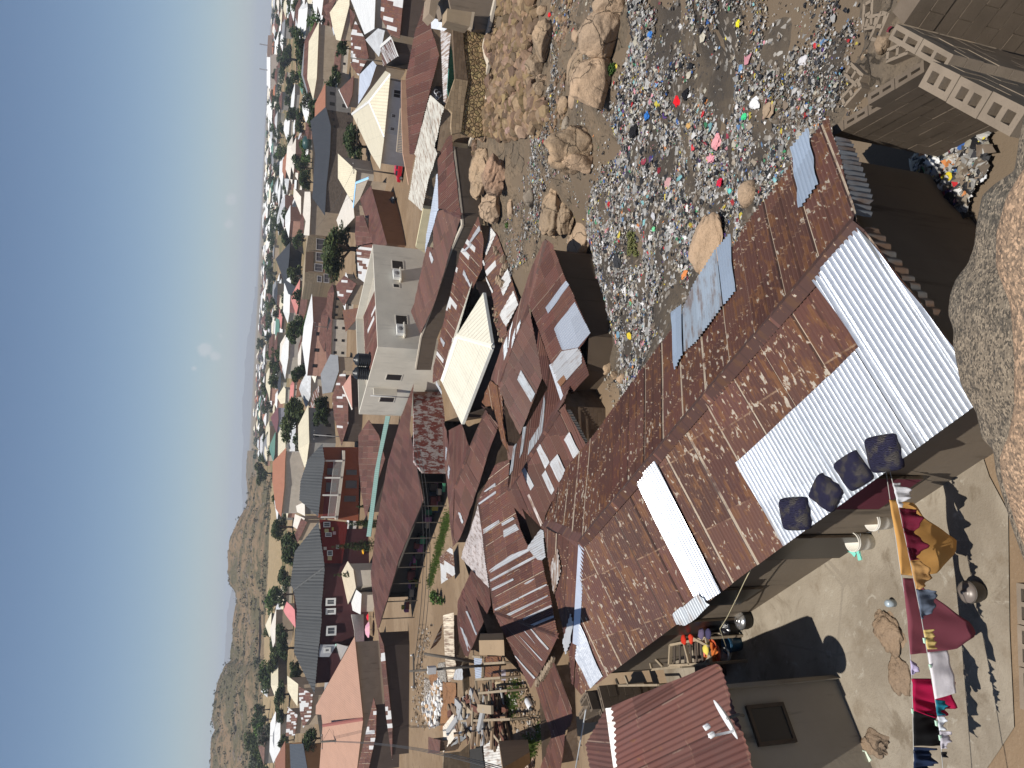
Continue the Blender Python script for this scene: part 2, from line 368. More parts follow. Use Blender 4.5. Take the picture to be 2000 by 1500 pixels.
@cached
def m_stonewall(col=(.33, .24, .14)):
    t = NT('dry_stone'); uv = t.uv(); d = t.voro(uv, 4.6, 'DISTANCE_TO_EDGE'); cc = t.voro(uv, 4.6, 'F1', 1); r_, g_, b_ = t.sep(cc); n = t.noise(uv, 14, 5)
    c = t.hsv(col, t.math('MULTIPLY_ADD', g_, .03, .485), 1., t.math('MULTIPLY_ADD', r_, .7, .6)); c = t.mix(t.step(d, .06, .01), c, (.075, .053, .034)); c = t.mix(t.math('MULTIPLY', n, .3), c, (.2, .14, .09))
    t.bump(t.math('ADD', t.step(d, .0, .16), t.math('MULTIPLY', n, .3)), .9, .08); return t.done(c, .95, 0., .1)
@cached
def m_wood(col=(.23, .165, .105)):
    t = NT('rough_timber'); p = t.obj(); n = t.noise(t.scale(p, (3, 3, 3)), 2, 6, .7); c = t.hsv(col, .5, 1., t.math('MULTIPLY_ADD', n, .9, .5)); t.bump(n, .4, .02); return t.done(c, .85, 0., .2)
@cached
def m_plain(col, rough=.6, metal=0., var=.15, nm='paint', sc=4.):
    t = NT(nm); p = t.obj(); n = t.noise(p, sc, 5); c = t.hsv(col, .5, 1., t.math('MULTIPLY_ADD', n, var*2, 1-var)); t.bump(n, .08, .01); return t.done(c, rough, metal)
@cached
def m_cloth(col, var=.2):
    t = NT('cloth'); uv = t.uv(); n = t.noise(uv, 3, 4); w = t.noise(t.scale(uv, (40, 40, 1)), 9, 2); c = t.hsv(col, .5, 1., t.math('MULTIPLY_ADD', n, var*2, 1-var)); t.bump(t.math('ADD', n, t.math('MULTIPLY', w, .2)), .25, .02)
    m = t.done(c, .9, 0., .15); return m
@cached
def m_attr(nm, rough=.8, spec=.3, trans=0.):
    t = NT(nm); c = t.attr(); t.inp(t.b.inputs['Base Color'], c); t.b.inputs['Roughness'].default_value = rough; t.b.inputs['Specular IOR Level'].default_value = spec
    if trans:
        tr = t.n('ShaderNodeBsdfTranslucent'); t.l(c, tr.inputs[0]); mx = t.n('ShaderNodeMixShader'); mx.inputs[0].default_value = trans
        t.l(t.b.outputs[0], mx.inputs[1]); t.l(tr.outputs[0], mx.inputs[2]); t.l(mx.outputs[0], t.out.inputs[0])
    return t.m
@cached
def m_peelwall():
    t = NT('peeling_red_paint'); p = t.pos(); n = t.noise(t.scale(p, (1.6, 1.6, .8)), 1.9, 10, .72, .3); n2 = t.noise(p, .5, 4)
    z = t.sep(p)[2]; c = t.mix(t.step(n, .47, .54), (.15, .036, .028), (.36, .33, .32)); c = t.mix(t.step(n2, .55, .7), c, (.24, .14, .09)); t.bump(n, .3, .02); return t.done(c, .85)
@cached
def m_cushion():
    t = NT('zebra_upholstery'); uv = t.uv(); q = t.n('ShaderNodeTexWave', wave_type='BANDS', bands_direction='Y'); t.l(uv, q.inputs['Vector']); q.inputs['Scale'].default_value = 9; q.inputs['Distortion'].default_value = 9; q.inputs['Detail'].default_value = 2.5; q.inputs['Detail Scale'].default_value = .9
    n = t.noise(uv, 2.5, 4); k = t.step(q.outputs[1], .45, .6)
    c = t.mix(t.step(n, .45, .6), (.028, .027, .056), (.085, .076, .068)); c = t.mix(k, c, (.006, .005, .010)); t.bump(t.math('ADD', n, t.math('MULTIPLY', k, .2)), .3, .03); return t.done(c, .92, 0., .1)
MG = m_attr('leaf', .65, .25, .25)
BARK = m_wood((.12, .085, .06)); WOOD = m_wood(); DARK = m_plain((.012, .012, .014), .35, 0., .1, 'dark_pane')
# ------------------------------------------------------------------ roofs and houses
class Plane:
    "a roof slope: first three photo points carry heights; the rest lie on their plane; rib = photo pair along the ribs"
    def __init__(s, pts, rib=None, world=False):
        if world: s.p = [np.array(q, float) for q in pts]
        else:
            w = [P(*q) for q in pts if len(q) == 3][:3]
            n = np.cross(w[1]-w[0], w[2]-w[0]); n /= np.linalg.norm(n)
            if n[2] < 0: n = -n
            s.p = []; k = 0
            for q in pts:
                if len(q) == 3 and k < 3: s.p.append(P(*q)); k += 1
                else: s.p.append(on_plane(q[0], q[1], w[0], n))
        n = np.cross(s.p[1]-s.p[0], s.p[2]-s.p[0]); n /= np.linalg.norm(n)
        if n[2] < 0: n = -n
        s.n = n; s.q = s.p[0]
        if rib is not None:
            v = on_plane(*rib[1], s.q, n)-on_plane(*rib[0], s.q, n)
        else:
            v = np.array([-n[0]*n[2], -n[1]*n[2], 1-n[2]**2]); v = v if np.linalg.norm(v) > 1e-5 else np.array([0, 1., 0])
        s.v = v/np.linalg.norm(v); s.u = np.cross(s.v, n)
    def z(s, x, y): return s.q[2]-((x-s.q[0])*s.n[0]+(y-s.q[1])*s.n[1])/s.n[2]
    def uv(s, p): d = np.array(p)-s.q; return (d@s.u, d@s.v)
    def at(s, u, v, h=0.): return s.q+u*s.u+v*s.v+h*s.n
    def hit(s, x, y, h=0.): return on_plane(x, y, s.q+s.n*h, s.n)
    def sub(s, pts, rib=None):
        "a smaller area of the same slope given by photo points"
        o = Plane([s.hit(*q) for q in pts], world=True); o.n = s.n; o.q = s.q; o.v = s.v; o.u = s.u; return o
def flat_roof_geo(pl, th=.05):
    p = pl.p; n = len(p); v = [q for q in p]+[q-pl.n*th for q in p]
    c = np.cross(p[1]-p[0], p[2]-p[0]); up = c@pl.n > 0
    f = [tuple(range(n)) if up else tuple(range(n))[::-1], tuple(range(n, 2*n))[::-1] if up else tuple(range(n, 2*n))]
    for i in range(n):
        j = (i+1) % n; f.append((i, i+n, j+n, j) if up else (i, j, j+n, i+n))
    uv = [pl.uv(q) for q in p]*2
    return v, f, uv
def corr_geo(pl, pitch=.076, amp=.013, lift=0., spp=5, jag=.0, wav=.012, seed=0, sheet=.75):
    "real corrugated sheet clipped to the polygon"
    rr = random.Random(seed); uvp = [pl.uv(q) for q in pl.p]; n = len(uvp)
    u0 = min(q[0] for q in uvp); u1 = max(q[0] for q in uvp); du = pitch/spp; nu = max(2, int((u1-u0)/du)+1)
    verts = []; uvs = []; faces = []; prev = None; offs = {}; nv = None
    vspan = max(q[1] for q in uvp)-min(q[1] for q in uvp); nr = max(1, int(vspan/.9))
    for i in range(nu):
        u = min(u0+i*du, u1-1e-4) if i else u0+1e-4
        xs = []
        for k in range(n):
            a = uvp[k]; b = uvp[(k+1) % n]
            if (a[0] <= u) != (b[0] <= u): xs.append(a[1]+(u-a[0])/(b[0]-a[0])*(b[1]-a[1]))
        xs.sort(); si = math.floor(u/sheet)
        if si not in offs: offs[si] = (rr.uniform(-.012, .02), rr.uniform(-jag, jag), rr.uniform(-jag, jag)*.3)
        so = offs[si]; cur = []
        for k in range(0, len(xs)-1, 2):
            a, b = xs[k]+so[1], xs[k+1]+so[2]; idx = []
            fl = (u/sheet-si)
            for r_ in range(nr+1):
                v = a+(b-a)*r_/nr
                h = lift+amp*math.sin(2*math.pi*u/pitch)+so[0]*(.4+fl)+wav*(mnoise.noise((u*.7+seed*3.1, v*.6, seed*1.7)))*1.6
                idx.append(len(verts)); verts.append(pl.at(u, v, h)); uvs.append((u, v))
            cur.append(idx)
        if prev is not None and len(prev) == len(cur):
            for pa, pb in zip(prev, cur):
                for r_ in range(nr): faces.append((pa[r_], pb[r_], pb[r_+1], pa[r_+1]))
        prev = cur
    return verts, faces, uvs
def join_geo(parts):
    V = []; Fc = []; U = []
    for v, f, u in parts:
        o = len(V); V += list(v); U += list(u); Fc += [tuple(i+o for i in q) for q in f]
    return V, Fc, U
_seed = [10]
def roof_part(root, name, planes, mat, corr=True, pitch=.076, amp=.017, lift=0., jag=.03, label=None, th=.06, wav=.012, spp=5):
    parts = []
    for p in planes:
        _seed[0] += 1
        if corr: parts.append(corr_geo(p, pitch, amp, lift, spp, jag, wav, _seed[0]))
        else: parts.append(flat_roof_geo(p, th))
    v, f, u = join_geo(parts); off = RNG.integers(0, 400)*.75; offv = RNG.integers(0, 40)*1.25
    u = [(a+off, b+offv) for a, b in u]
    me = mesh(name, v, f, uvs=u, smooth=False)
    o = child(root, name, me, mat)
    if label: o['label'] = label
    return o
def hull(pts):
    pts = sorted(set((round(p[0], 3), round(p[1], 3)) for p in pts))
    def half(ps):
        h = []
        for p in ps:
            while len(h) > 1 and (h[-1][0]-h[-2][0])*(p[1]-h[-2][1])-(h[-1][1]-h[-2][1])*(p[0]-h[-2][0]) <= 0: h.pop()
            h.append(p)
        return h
    a = half(pts); b = half(pts[::-1]); return a[:-1]+b[:-1]
def inset(poly, d):
    n = len(poly); out = []
    for i in range(n):
        p0, p1, p2 = [np.array(poly[k % n]) for k in (i-1, i, i+1)]
        e1 = (p1-p0)/(np.linalg.norm(p1-p0)+1e-9); e2 = (p2-p1)/(np.linalg.norm(p2-p1)+1e-9)
        n1 = np.array([-e1[1], e1[0]]); n2 = np.array([-e2[1], e2[0]]); b = n1+n2; b /= (np.linalg.norm(b)+1e-9)
        k = d/max(.45, b@n1); out.append(p1+b*k)
    return out
def walls(root, planes, mat, over=.3, bottom=None, gap=.07, name='wall', seg=.8, label=None):
    pts = [(q[0], q[1]) for p in planes for q in p.p]; hp = hull(pts); ip = inset(hp, over)
    V = []; Fc = []; U = []; run = 0
    n = len(ip)
    for i in range(n):
        a, b = ip[i], ip[(i+1) % n]; L_ = np.linalg.norm(b-a); m = max(1, int(L_/seg))
        for k in range(m):
            q = []
            for t_ in (k/m, (k+1)/m):
                x, y = a+(b-a)*t_; zt = min(p.z(x, y) for p in planes)-gap; zb = (g1(x, y)-.4) if bottom is None else bottom
                q.append((x, y, zb, max(zt, zb+.2)))
            o = len(V); (x0, y0, b0, t0), (x1, y1, b1, t1) = q; w = L_/m
            V += [(x0, y0, b0), (x1, y1, b1), (x1, y1, t1), (x0, y0, t0)]; U += [(run+k*w, b0), (run+(k+1)*w, b1), (run+(k+1)*w, t1), (run+k*w, t0)]
            Fc.append((o, o+1, o+2, o+3))
        run += L_
    o = child(root, name, mesh(name, V, Fc, uvs=U), mat)
    if label: o['label'] = label
    o['_ip'] = [float(c) for p in ip for c in p]
    return o
def mirror_plane(pl, i, j):
    "the hidden slope beyond ridge points i, j of a gable"
    a, b = pl.p[i], pl.p[j]; d = b-a; d[2] = 0; d = d/np.linalg.norm(d); nn = np.array([d[1], -d[0], 0])
    return Plane([q-2*((q-a)@nn)*nn for q in pl.p][::-1], world=True)
def cap(root, a, b, w=.16, mat=None, name='ridge_cap', h=.03, label=None):
    "folded ridge flashing between two world points"
    a = np.array(a, float); b = np.array(b, float); t = (b-a)/np.linalg.norm(b-a); s_ = np.cross(t, [0, 0, 1.]); s_ /= np.linalg.norm(s_); u = np.cross(s_, t)
    m = MB(); K_ = max(1, int(np.linalg.norm(b-a)/1.8))
    for k in range(K_):
        p = a+(b-a)*k/K_; q = a+(b-a)*min(1., (k+1.04)/K_); lf = u*(h+.004*(k % 2))
        for sg in (1, -1):
            m.quad(p+lf, q+lf, q+s_*sg*w+u*(h-.07-w*.25), p+s_*sg*w+u*(h-.07-w*.25))
    o = m.build(name, mat, root)
    if label: o['label'] = label
    return o
def house(name, label, cat, planes, roofm, wallm=None, over=.3, corr=True, group=None, bottom=None, mirror=None, base=None, roofname='roof', gap=.07, **kw):
    pls = list(planes)
    if mirror:
        for (k, i, j) in mirror: pls.append(mirror_plane(planes[k], i, j))
    c = np.mean([q for p in pls for q in p.p], axis=0); gzv = g1(c[0], c[1]) if base is None else base
    root = empty(name, (c[0], c[1], gzv), label, cat, group)
    if isinstance(roofm, (list, tuple)):
        rf = None
        for p, m_ in zip(pls, list(roofm)+[roofm[-1]]*9): rf = roof_part(root, roofname, [p], m_, corr, **kw)
    else: rf = roof_part(root, roofname, pls, roofm, corr, **kw)
    if wallm is not None: walls(root, pls, wallm, over, bottom, gap)
    root['_n'] = 1
    return root, rf, pls
def patch(rf, pl, pts, mat, lift=.03, label=None, name='replaced_sheet', corr=True, pitch=.076, amp=.015, jag=.02):
    _seed[0] += 1; sp = pl.sub(pts)
    v, f, u = corr_geo(sp, pitch, amp, lift, 5, jag, .006, _seed[0]) if corr else flat_roof_geo(sp)
    o = child(rf, name, mesh(name, v, f, uvs=u), mat)
    if label: o['label'] = label
    return o
def opening(root, vp, pts, depth=.12, frame=.07, fm=None, gm=None, name='window', out=.03, bars=0, label=None):
    "window or door on a vertical plane: photo corners; framed, with recessed dark pane and bars"
    q = [vp(*p) for p in pts]; c = np.mean(q, axis=0); us = [(p-c)@vp.t for p in q]; zs = [p[2]-c[2] for p in q]
    w = (max(us)-min(us))/2; h = (max(zs)-min(zs))/2; n = vp.n*(1 if vp.n@(CAM-c) > 0 else -1); up = np.array([0, 0, 1.])
    return win_world(root, c, vp.t, n, w, h, frame, fm, gm, name, out, bars, label)
def win_world(root, c, t, n, w, h, frame=.07, fm=None, gm=None, name='window', out=.03, bars=0, label=None):
    up = np.array([0, 0, 1.]); m = MB()
    for sg in (-1, 1):
        m.obox(c+t*sg*w+n*out, t*frame/2, n*(out+.03), up*(h+frame/2)); m.obox(c+up*sg*h+n*out, t*(w-frame/2), n*(out+.03), up*frame/2)
    for k in range(bars):
        m.obox(c+t*w*(2*(k+1)/(bars+1)-1)+n*out, t*.02, n*.02, up*h)
    o = m.build(name, fm, root)
    p = MB(); p.quad(c-t*w-up*h+n*.012, c+t*w-up*h+n*.012, c+t*w+up*h+n*.012, c-t*w+up*h+n*.012)
    p.build('pane', gm or DARK, o)
    if label: o['label'] = label
    return o
def block_wall(name, label, a, b, ztop, zbot, mat, th=.15, course=.225, bl=.46, cells=True, steps=None, group=None):
    "hollow sandcrete block wall: every block modelled, open cells in the top course"
    a = np.array([a[0], a[1], 0.]); b = np.array([b[0], b[1], 0.]); L_ = np.linalg.norm(b-a); t = (b-a)/L_; n = np.array([t[1], -t[0], 0]); up = np.array([0, 0, 1.])
    root = empty(name, (*(a+b)[:2]/2, zbot), label, 'wall', group); m = MB(); rr = random.Random(int(L_*1000)); nb = max(1, round(L_/bl)); bw = L_/nb
    rows = int((ztop-zbot)/course)
    for k in range(rows):
        z1 = ztop-k*course; off = .5 if k % 2 else 0.
        for j in range(-1, nb+1):
            s0 = max(0, (j+off)*bw); s1 = min(L_, (j+1+off)*bw)
            if s1-s0 < .06: continue
            sk = 0 if steps is None else steps(.5*(s0+s1)/L_)
            if k < sk: continue
            jit = rr.uniform(-.006, .006); c = a+t*(s0+s1)/2+n*jit; hw = (s1-s0)/2-.006; z0 = z1-course+.008
            if (k == sk) and cells and hw > .12:
                wl = .055*max(1., th/.2)
                for sg in (-1, 1):
                    m.obox(c+n*sg*(th/2-wl/2)+up*(z0+z1)/2, t*hw, n*wl/2, up*(z1-z0)/2)
                for sg in (-1, 0, 1):
                    m.obox(c+t*sg*(hw-wl/2)+up*(z0+z1)/2, t*wl/2, n*(th/2-wl), up*(z1-z0)/2)
                m.obox(c+up*(z0+.01), t*(hw-wl), n*(th/2-wl), up*.01)
            else: m.obox(c+up*(z0+z1)/2, t*hw, n*th/2, up*(z1-z0)/2)
    m.obox((a+b)/2+up*(zbot+ztop-course)/2, t*(L_/2-.012), n*(th/2-.012), up*((ztop-course-zbot)/2 if steps is None else .01))
    o = m.build('block_courses', mat, root)
    bv = o.modifiers.new('b', 'BEVEL'); bv.width = .008; bv.segments = 1
    return root

# ------------------------------------------------------------------ vegetation
def leaf_cloud(rr, blobs, n, size, cols, flat=.55):
    V = []; Fc = []; Cc = []
    tot = sum(b[3]**2 for b in blobs)
    for (cx, cy, cz, r, fz) in blobs:
        kk = int(n*r*r/tot); dens = [rr.uniform(.25, 1) for _ in range(9)]
        for _ in range(kk):
            th = rr.uniform(0, 2*math.pi); ph = math.acos(rr.uniform(-.75, 1)); rad = r*(rr.uniform(.25, 1)**.45)
            d = np.array([math.sin(ph)*math.cos(th), math.sin(ph)*math.sin(th), math.cos(ph)*fz])
            nz = mnoise.noise((d[0]*1.9+cx*3, d[1]*1.9+cy*3, d[2]*1.9+cz)); rad *= 1+.32*nz
            if mnoise.noise((d[0]*3+cx, d[1]*3-cy, d[2]*3)) < -.22 and rr.random() < .8: continue
            c = np.array([cx, cy, cz])+d*rad; s_ = size*rr.uniform(.6, 1.5)
            a = np.array([rr.gauss(0, 1), rr.gauss(0, 1), rr.gauss(0, .5)]); a /= np.linalg.norm(a); nn = np.array([rr.gauss(0, .7), rr.gauss(0, .7), 1]); b = np.cross(nn, a); b /= np.linalg.norm(b)
            i = len(V); V += [c-a*s_, c-b*s_*flat, c+a*s_, c+b*s_*flat]; Fc.append((i, i+1, i+2, i+3)); Cc.append(cols[int(rr.random()*len(cols))])
    return V, Fc, Cc
G_DARK = [(.026, .048, .014), (.036, .062, .018), (.050, .078, .024), (.020, .038, .013), (.075, .10, .034), (.06, .075, .03)]
G_OLIVE = [(.055, .075, .022), (.075, .095, .028), (.042, .06, .02), (.09, .105, .035), (.033, .05, .018)]
G_BRIGHT = [(.05, .10, .022), (.075, .14, .03), (.04, .08, .02), (.10, .16, .04)]
G_GREY = [(.075, .085, .055), (.095, .10, .065), (.055, .066, .042), (.11, .11, .07)]
def tree_meshes(seed, n, size, cols, lobes=8, spread=.8, fz=.75):
    "unit tree: crown radius about 1, total height about 2"
    rr = random.Random(seed); blobs = [(rr.uniform(-.15,.15), rr.uniform(-.15,.15), 1.2, .6, fz)]
    for k in range(lobes):
        a = 2*math.pi*k/lobes+rr.uniform(-.4, .4); d = rr.uniform(.3, spread); blobs.append((d*math.cos(a), d*math.sin(a), rr.uniform(.75, 1.68), rr.uniform(.22, .5), fz))
    V, Fc, Cc = leaf_cloud(rr, blobs, n, size, cols); cr = mesh('crown', V, Fc); fcol(cr, Cc); cr.materials.append(MG)
    m = MB(); m.tube([(0, 0, -.15), (.03, .02, .4), (0, .03, .8), (.05, 0, 1.3)], [.085, .07, .055, .02], 6)
    for b in blobs[1:]: m.tube([(0, .02, .55), (b[0]*.5, b[1]*.5, .85), (b[0], b[1], b[2])], [.045, .03, .01], 5)
    tr = mesh('trunk', m.v, m.f, uvs=m.uv); tr.polygons.foreach_set('use_smooth', m.sm); tr.materials.append(BARK)
    return cr, tr
TREES = {}
def get_tree(kind, v):
    k = (kind, v)
    if k not in TREES:
        cols = {'dark': G_DARK, 'olive': G_OLIVE, 'bright': G_BRIGHT, 'grey': G_GREY, 'big': G_DARK, 'bigolive': G_OLIVE}[kind]
        n, s_ = (3600, .075) if kind.startswith('big') else (900, .115)
        TREES[k] = tree_meshes(len(kind)*31+v*13, n, s_, cols, 7+v % 4)
    return TREES[k]
def tree(loc, rad, h, label, kind='dark', v=0, name='tree', group=None, cat='tree', rot=0.):
    cr, tr = get_tree(kind, v); root = empty(name, loc, label, cat, group); root.rotation_euler = (0, 0, rot); root.scale = (rad, rad, h/2)
    for nm, me in (('crown', cr), ('trunk', tr)):
        o = bpy.data.objects.new(nm, me); COL.objects.link(o); o.parent = root
    return root
def tree_img(x, y, w, hx, label, kind='dark', v=0, zb=None, base_x=None, **k):
    "tree from its crown's centre and extents in the photo; foot where its ground is"
    xb = base_x if base_x is not None else x+hx*.62
    if zb is None: q = gh(xb, y)
    else: q = P(xb, y, zb)
    d = (q-CAM)@_f; rad = w/2*d/FPX/.93; top = at_dist(x-hx/2, y, math.hypot(q[0], q[1]))
    h = max(top[2]-q[2], rad*1.1)
    return tree((q[0], q[1], q[2]), rad, h*1.0, label, kind, v, rot=(x*y) % 6.28, **k)
def bush_obj(name, label, blobs, n, size, cols, seed, cat='bush', group=None):
    rr = random.Random(seed); V, Fc, Cc = leaf_cloud(rr, blobs, n, size, cols); c = np.mean([b[:3] for b in blobs], axis=0); zb = min(b[2]-b[3] for b in blobs)
    root = empty(name, (c[0], c[1], zb), label, cat, group); me = mesh('foliage', V, Fc); fcol(me, Cc); child(root, 'foliage', me, MG)
    m = MB()
    for b in blobs[:5]: m.tube([(c[0], c[1], zb-.2), ((c[0]+b[0])/2, (c[1]+b[1])/2, (zb+b[2])/2), (b[0], b[1], b[2])], [.04, .03, .012], 5)
    m.build('stem', BARK, root); return root

# ------------------------------------------------------------------ rocks
def rock_mesh(rx, ry, rz, seed, sub=4, cuts=5, rough=.16, flatbase=.35, angular=.5):
    bm = bmesh.new(); bmesh.ops.create_icosphere(bm, subdivisions=sub, radius=1.); rr = random.Random(seed)
    pl = []
    for _ in range(cuts):
        d = Vector((rr.gauss(0, 1), rr.gauss(0, 1), rr.gauss(0, .7))).normalized(); pl.append((d, rr.uniform(.5, .85)))
    for v in bm.verts:
        p = v.co.copy()
        for d, k in pl:
            e = p.dot(d)-k
            if e > 0: p -= d*e*(.75+angular*.25)
        q = p*1.3+Vector((seed*1.37, seed*.7, 0)); nz = mnoise.fractal(q, 1.0, 2.0, 5); rg = abs(mnoise.noise(q*1.1+Vector((7, 2, seed)))); p *= 1+rough*nz-rough*1.1*max(0, .16-rg)*3
        v.co = (p.x*rx, p.y*ry, max(p.z, -flatbase)*rz)
    me = bpy.data.meshes.new('stone'); bm.to_mesh(me); bm.free(); me.polygons.foreach_set('use_smooth', [True]*len(me.polygons)); return me
def boulder(xa, ya, xb, yb, label, seed, mat=None, zoff=0., flat=1., sub=5, cuts=7, group=None, ry=.75, name='boulder', gz_=None, rough=.16):
    "boulder filling a photo box (xa..xb down the slope, ya..yb across)"
    xm, ym = (xa+xb)/2, (ya+yb)/2; q = gh(xa+(xb-xa)*.72, ym) if gz_ is None else P(xa+(xb-xa)*.72, ym, gz_)
    d = (q-CAM)@_f; rx = (yb-ya)/2*d/FPX; el = math.atan2(CZ-q[2], math.hypot(q[0], q[1]))
    H_ = (xb-xa)/2*d/FPX; dy = rx*ry
    if dy*math.sin(el) > H_*.85: dy = H_*.85/math.sin(el)
    rz = math.sqrt(max(1e-4, H_**2-(dy*math.sin(el))**2))/math.cos(el)*flat
    rz = max(rz, rx*.3)
    c = at_dist(xm, ym, math.hypot(q[0], q[1])); me = rock_mesh(rx*1.08, dy*1.08, rz*1.1, seed, sub, cuts, rough)
    az = math.atan2(q[0], q[1])
    o = link(name, me, None, mat or m_rock()); o.location = (c[0], c[1], c[2]+zoff); o.rotation_euler = (0, 0, -az); return tag(o, label, 'boulder', group)
# ================================================================== ground sheets
def ground():
    rs = [1.2*1.05**i for i in range(95)]; rs += [rs[-1]*1.12**i for i in range(1, 52)]
    az = np.radians(np.concatenate([np.arange(-62, 62.01, .62)])); nr, na = len(rs), len(az)
    X = np.array([[r_*math.sin(a) for a in az] for r_ in rs]).ravel(); Y = np.array([[r_*math.cos(a) for a in az] for r_ in rs]).ravel()
    Zg = np.concatenate([gz(X[i:i+4000], Y[i:i+4000]) for i in range(0, len(X), 4000)])
    v = list(zip(X, Y, Zg)); f = [(i*na+j, i*na+j+1, (i+1)*na+j+1, (i+1)*na+j) for i in range(nr-1) for j in range(na-1)]
    o = link('ground', mesh('ground', v, f, True), None, m_ground()); tag(o, 'bare brown earth falling from the rock down to the town', 'ground', kind='structure')
ground()
def sheet(name, label, cat, pts, mat, lift, n=40, z0=None, kind='structure', bumpy=0., fade=0.):
    "a ground sheet inside a world polygon, laid just above the terrain"
    pts = [np.array(p[:2]) for p in pts]; lo = np.min(pts, axis=0); hi = np.max(pts, axis=0)
    bm = bmesh.new(); vs = [bm.verts.new((p[0], p[1], 0)) for p in pts]; bm.faces.new(vs)
    st = max(hi-lo)/n
    for ax in (0, 1):
        k = lo[ax]+st
        while k < hi[ax]:
            no = (1, 0, 0) if ax == 0 else (0, 1, 0); co = (k, 0, 0) if ax == 0 else (0, k, 0)
            bmesh.ops.bisect_plane(bm, geom=bm.verts[:]+bm.edges[:]+bm.faces[:], plane_co=co, plane_no=no); k += st
    def edged(q): return min(np.linalg.norm(q-(a+(b-a)*np.clip((q-a)@(b-a)/max(1e-9, (b-a)@(b-a)), 0, 1))) for a, b in zip(pts, pts[1:]+pts[:1]))
    bm.normal_update(); xs = np.array([v.co[:2] for v in bm.verts]); zz = gz(xs[:, 0], xs[:, 1]) if z0 is None else np.full(len(xs), z0)
    for v, z in zip(bm.verts, zz): v.co.z = z+lift+(0 if not fade else -(lift+.12)*max(0., 1-edged(np.array(v.co[:2]))/fade)*(1+.0)+.10*mnoise.noise((v.co.x*1.1, v.co.y*1.1, 4.)))+bumpy*mnoise.fractal(Vector((v.co.x*.9, v.co.y*.9, 0)), 1., 2., 3)
    for f in bm.faces:
        if f.normal.z < 0: f.normal_flip()
    me = bpy.data.meshes.new(name); bm.to_mesh(me); bm.free(); me.polygons.foreach_set('use_smooth', [True]*len(me.polygons))
    o = link(name, me, None, mat); return tag(o, label, cat, kind=kind)
YZ = 0.03
sheet('yard', 'worn grey cement yard under the washing lines', 'yard',
      [P(1972,1000,0), P(1975,1230,0), P(1984,1420,0), P(1955,1465,0), P(1910,1530,0), P(1800,1660,0), P(1450,1640,0), P(1330,1420,0), P(1290,1280,0), P(1440,1120,0), P(1560,1000,0), P(1800,800,0), P(1905,840,0), P(1935,930,0)], m_yard(), 0, 40, YZ)
tip_poly = [(1225,-60),(1235,90),(1205,215),(1170,330),(1145,420),(1150,520),(1160,610),(1172,700),(1185,780),(1210,840),(1330,830),(1480,560),(1640,330),(1672,260),(1705,150),(1735,60),(1750,-60)]  # lower end drawn out: dark dirt stands in for black shade there
sheet('dump_slope', 'dark dirt slope covered by scattered refuse', 'ground', [gh(*p) for p in tip_poly], m_tip(), .07, 80, bumpy=.10, fade=1.6)
rub_poly = [(968,-60),(966,60),(955,170),(930,270),(898,370),(920,420),(1010,540),(1060,520),(1140,420),(1165,330),(1200,215),(1228,90),(1220,-60)]
sheet('scree', 'brown stony ground between the dump and the retaining wall', 'ground', [gh(*p) for p in rub_poly], m_rock((.165,.122,.082),(.115,.09,.064),6.,.6,.5), .06, 60, bumpy=.18, fade=.9)

sheet('bare_ground', 'grey-brown trodden dirt around the hollow block walls', 'ground', [gh(*p) for p in [(1640,-40),(1660,90),(1600,200),(1590,260),(1700,300),(1790,330),(1880,380),(1960,330),(2000,200),(2000,-60),(1850,-90)]], m_rock((.135,.105,.075),(.10,.08,.06),9.,.6,.5), .03, 40, bumpy=.07, fade=.5)
# ================================================================== foreground granite
FE1 = [(2030,-300,7.3),(2015,0,7.2),(2000,90,7.15),(1990,140,7.1),(1985,207,7.1),(1975,250,7.1),(1967,300,7.1),(1962,332,7.1),(1925,357,7.0),(1900,380,7.0),(1890,430,7.0),(1885,482,7.0),(1873,515,6.95),(1850,545,6.95),(1840,575,6.95),(1836,612,6.95),(1847,645,6.95),(1845,670,6.95),(1852,710,6.95),(1860,750,6.95),(1872,775,6.95),(1890,805,6.95),(1900,855,6.95),(1922,878,6.95),(1927,925,6.95),(1940,970,6.95),(1957,1025,6.95),(1975,1075,6.95),(1992,1120,6.95),(2010,1180,6.95),(2030,1280,6.9),(2060,1420,6.9),(2110,1640,6.8)]
FE2 = [(2040,230,7.6),(2010,290,7.6),(1975,340,7.55),(1950,385,7.55),(1932,450,7.5),(1929,520,7.5),(1955,592,7.45),(1963,700,7.45),(1962,790,7.4),(1950,850,7.35),(1934,893,7.3),(1938,930,7.25),(1951,975,7.2),(1968,1030,7.15),(1986,1080,7.15),(2003,1125,7.1),(2020,1180,7.1),(2060,1290,7.1),(2110,1420,7.1)]
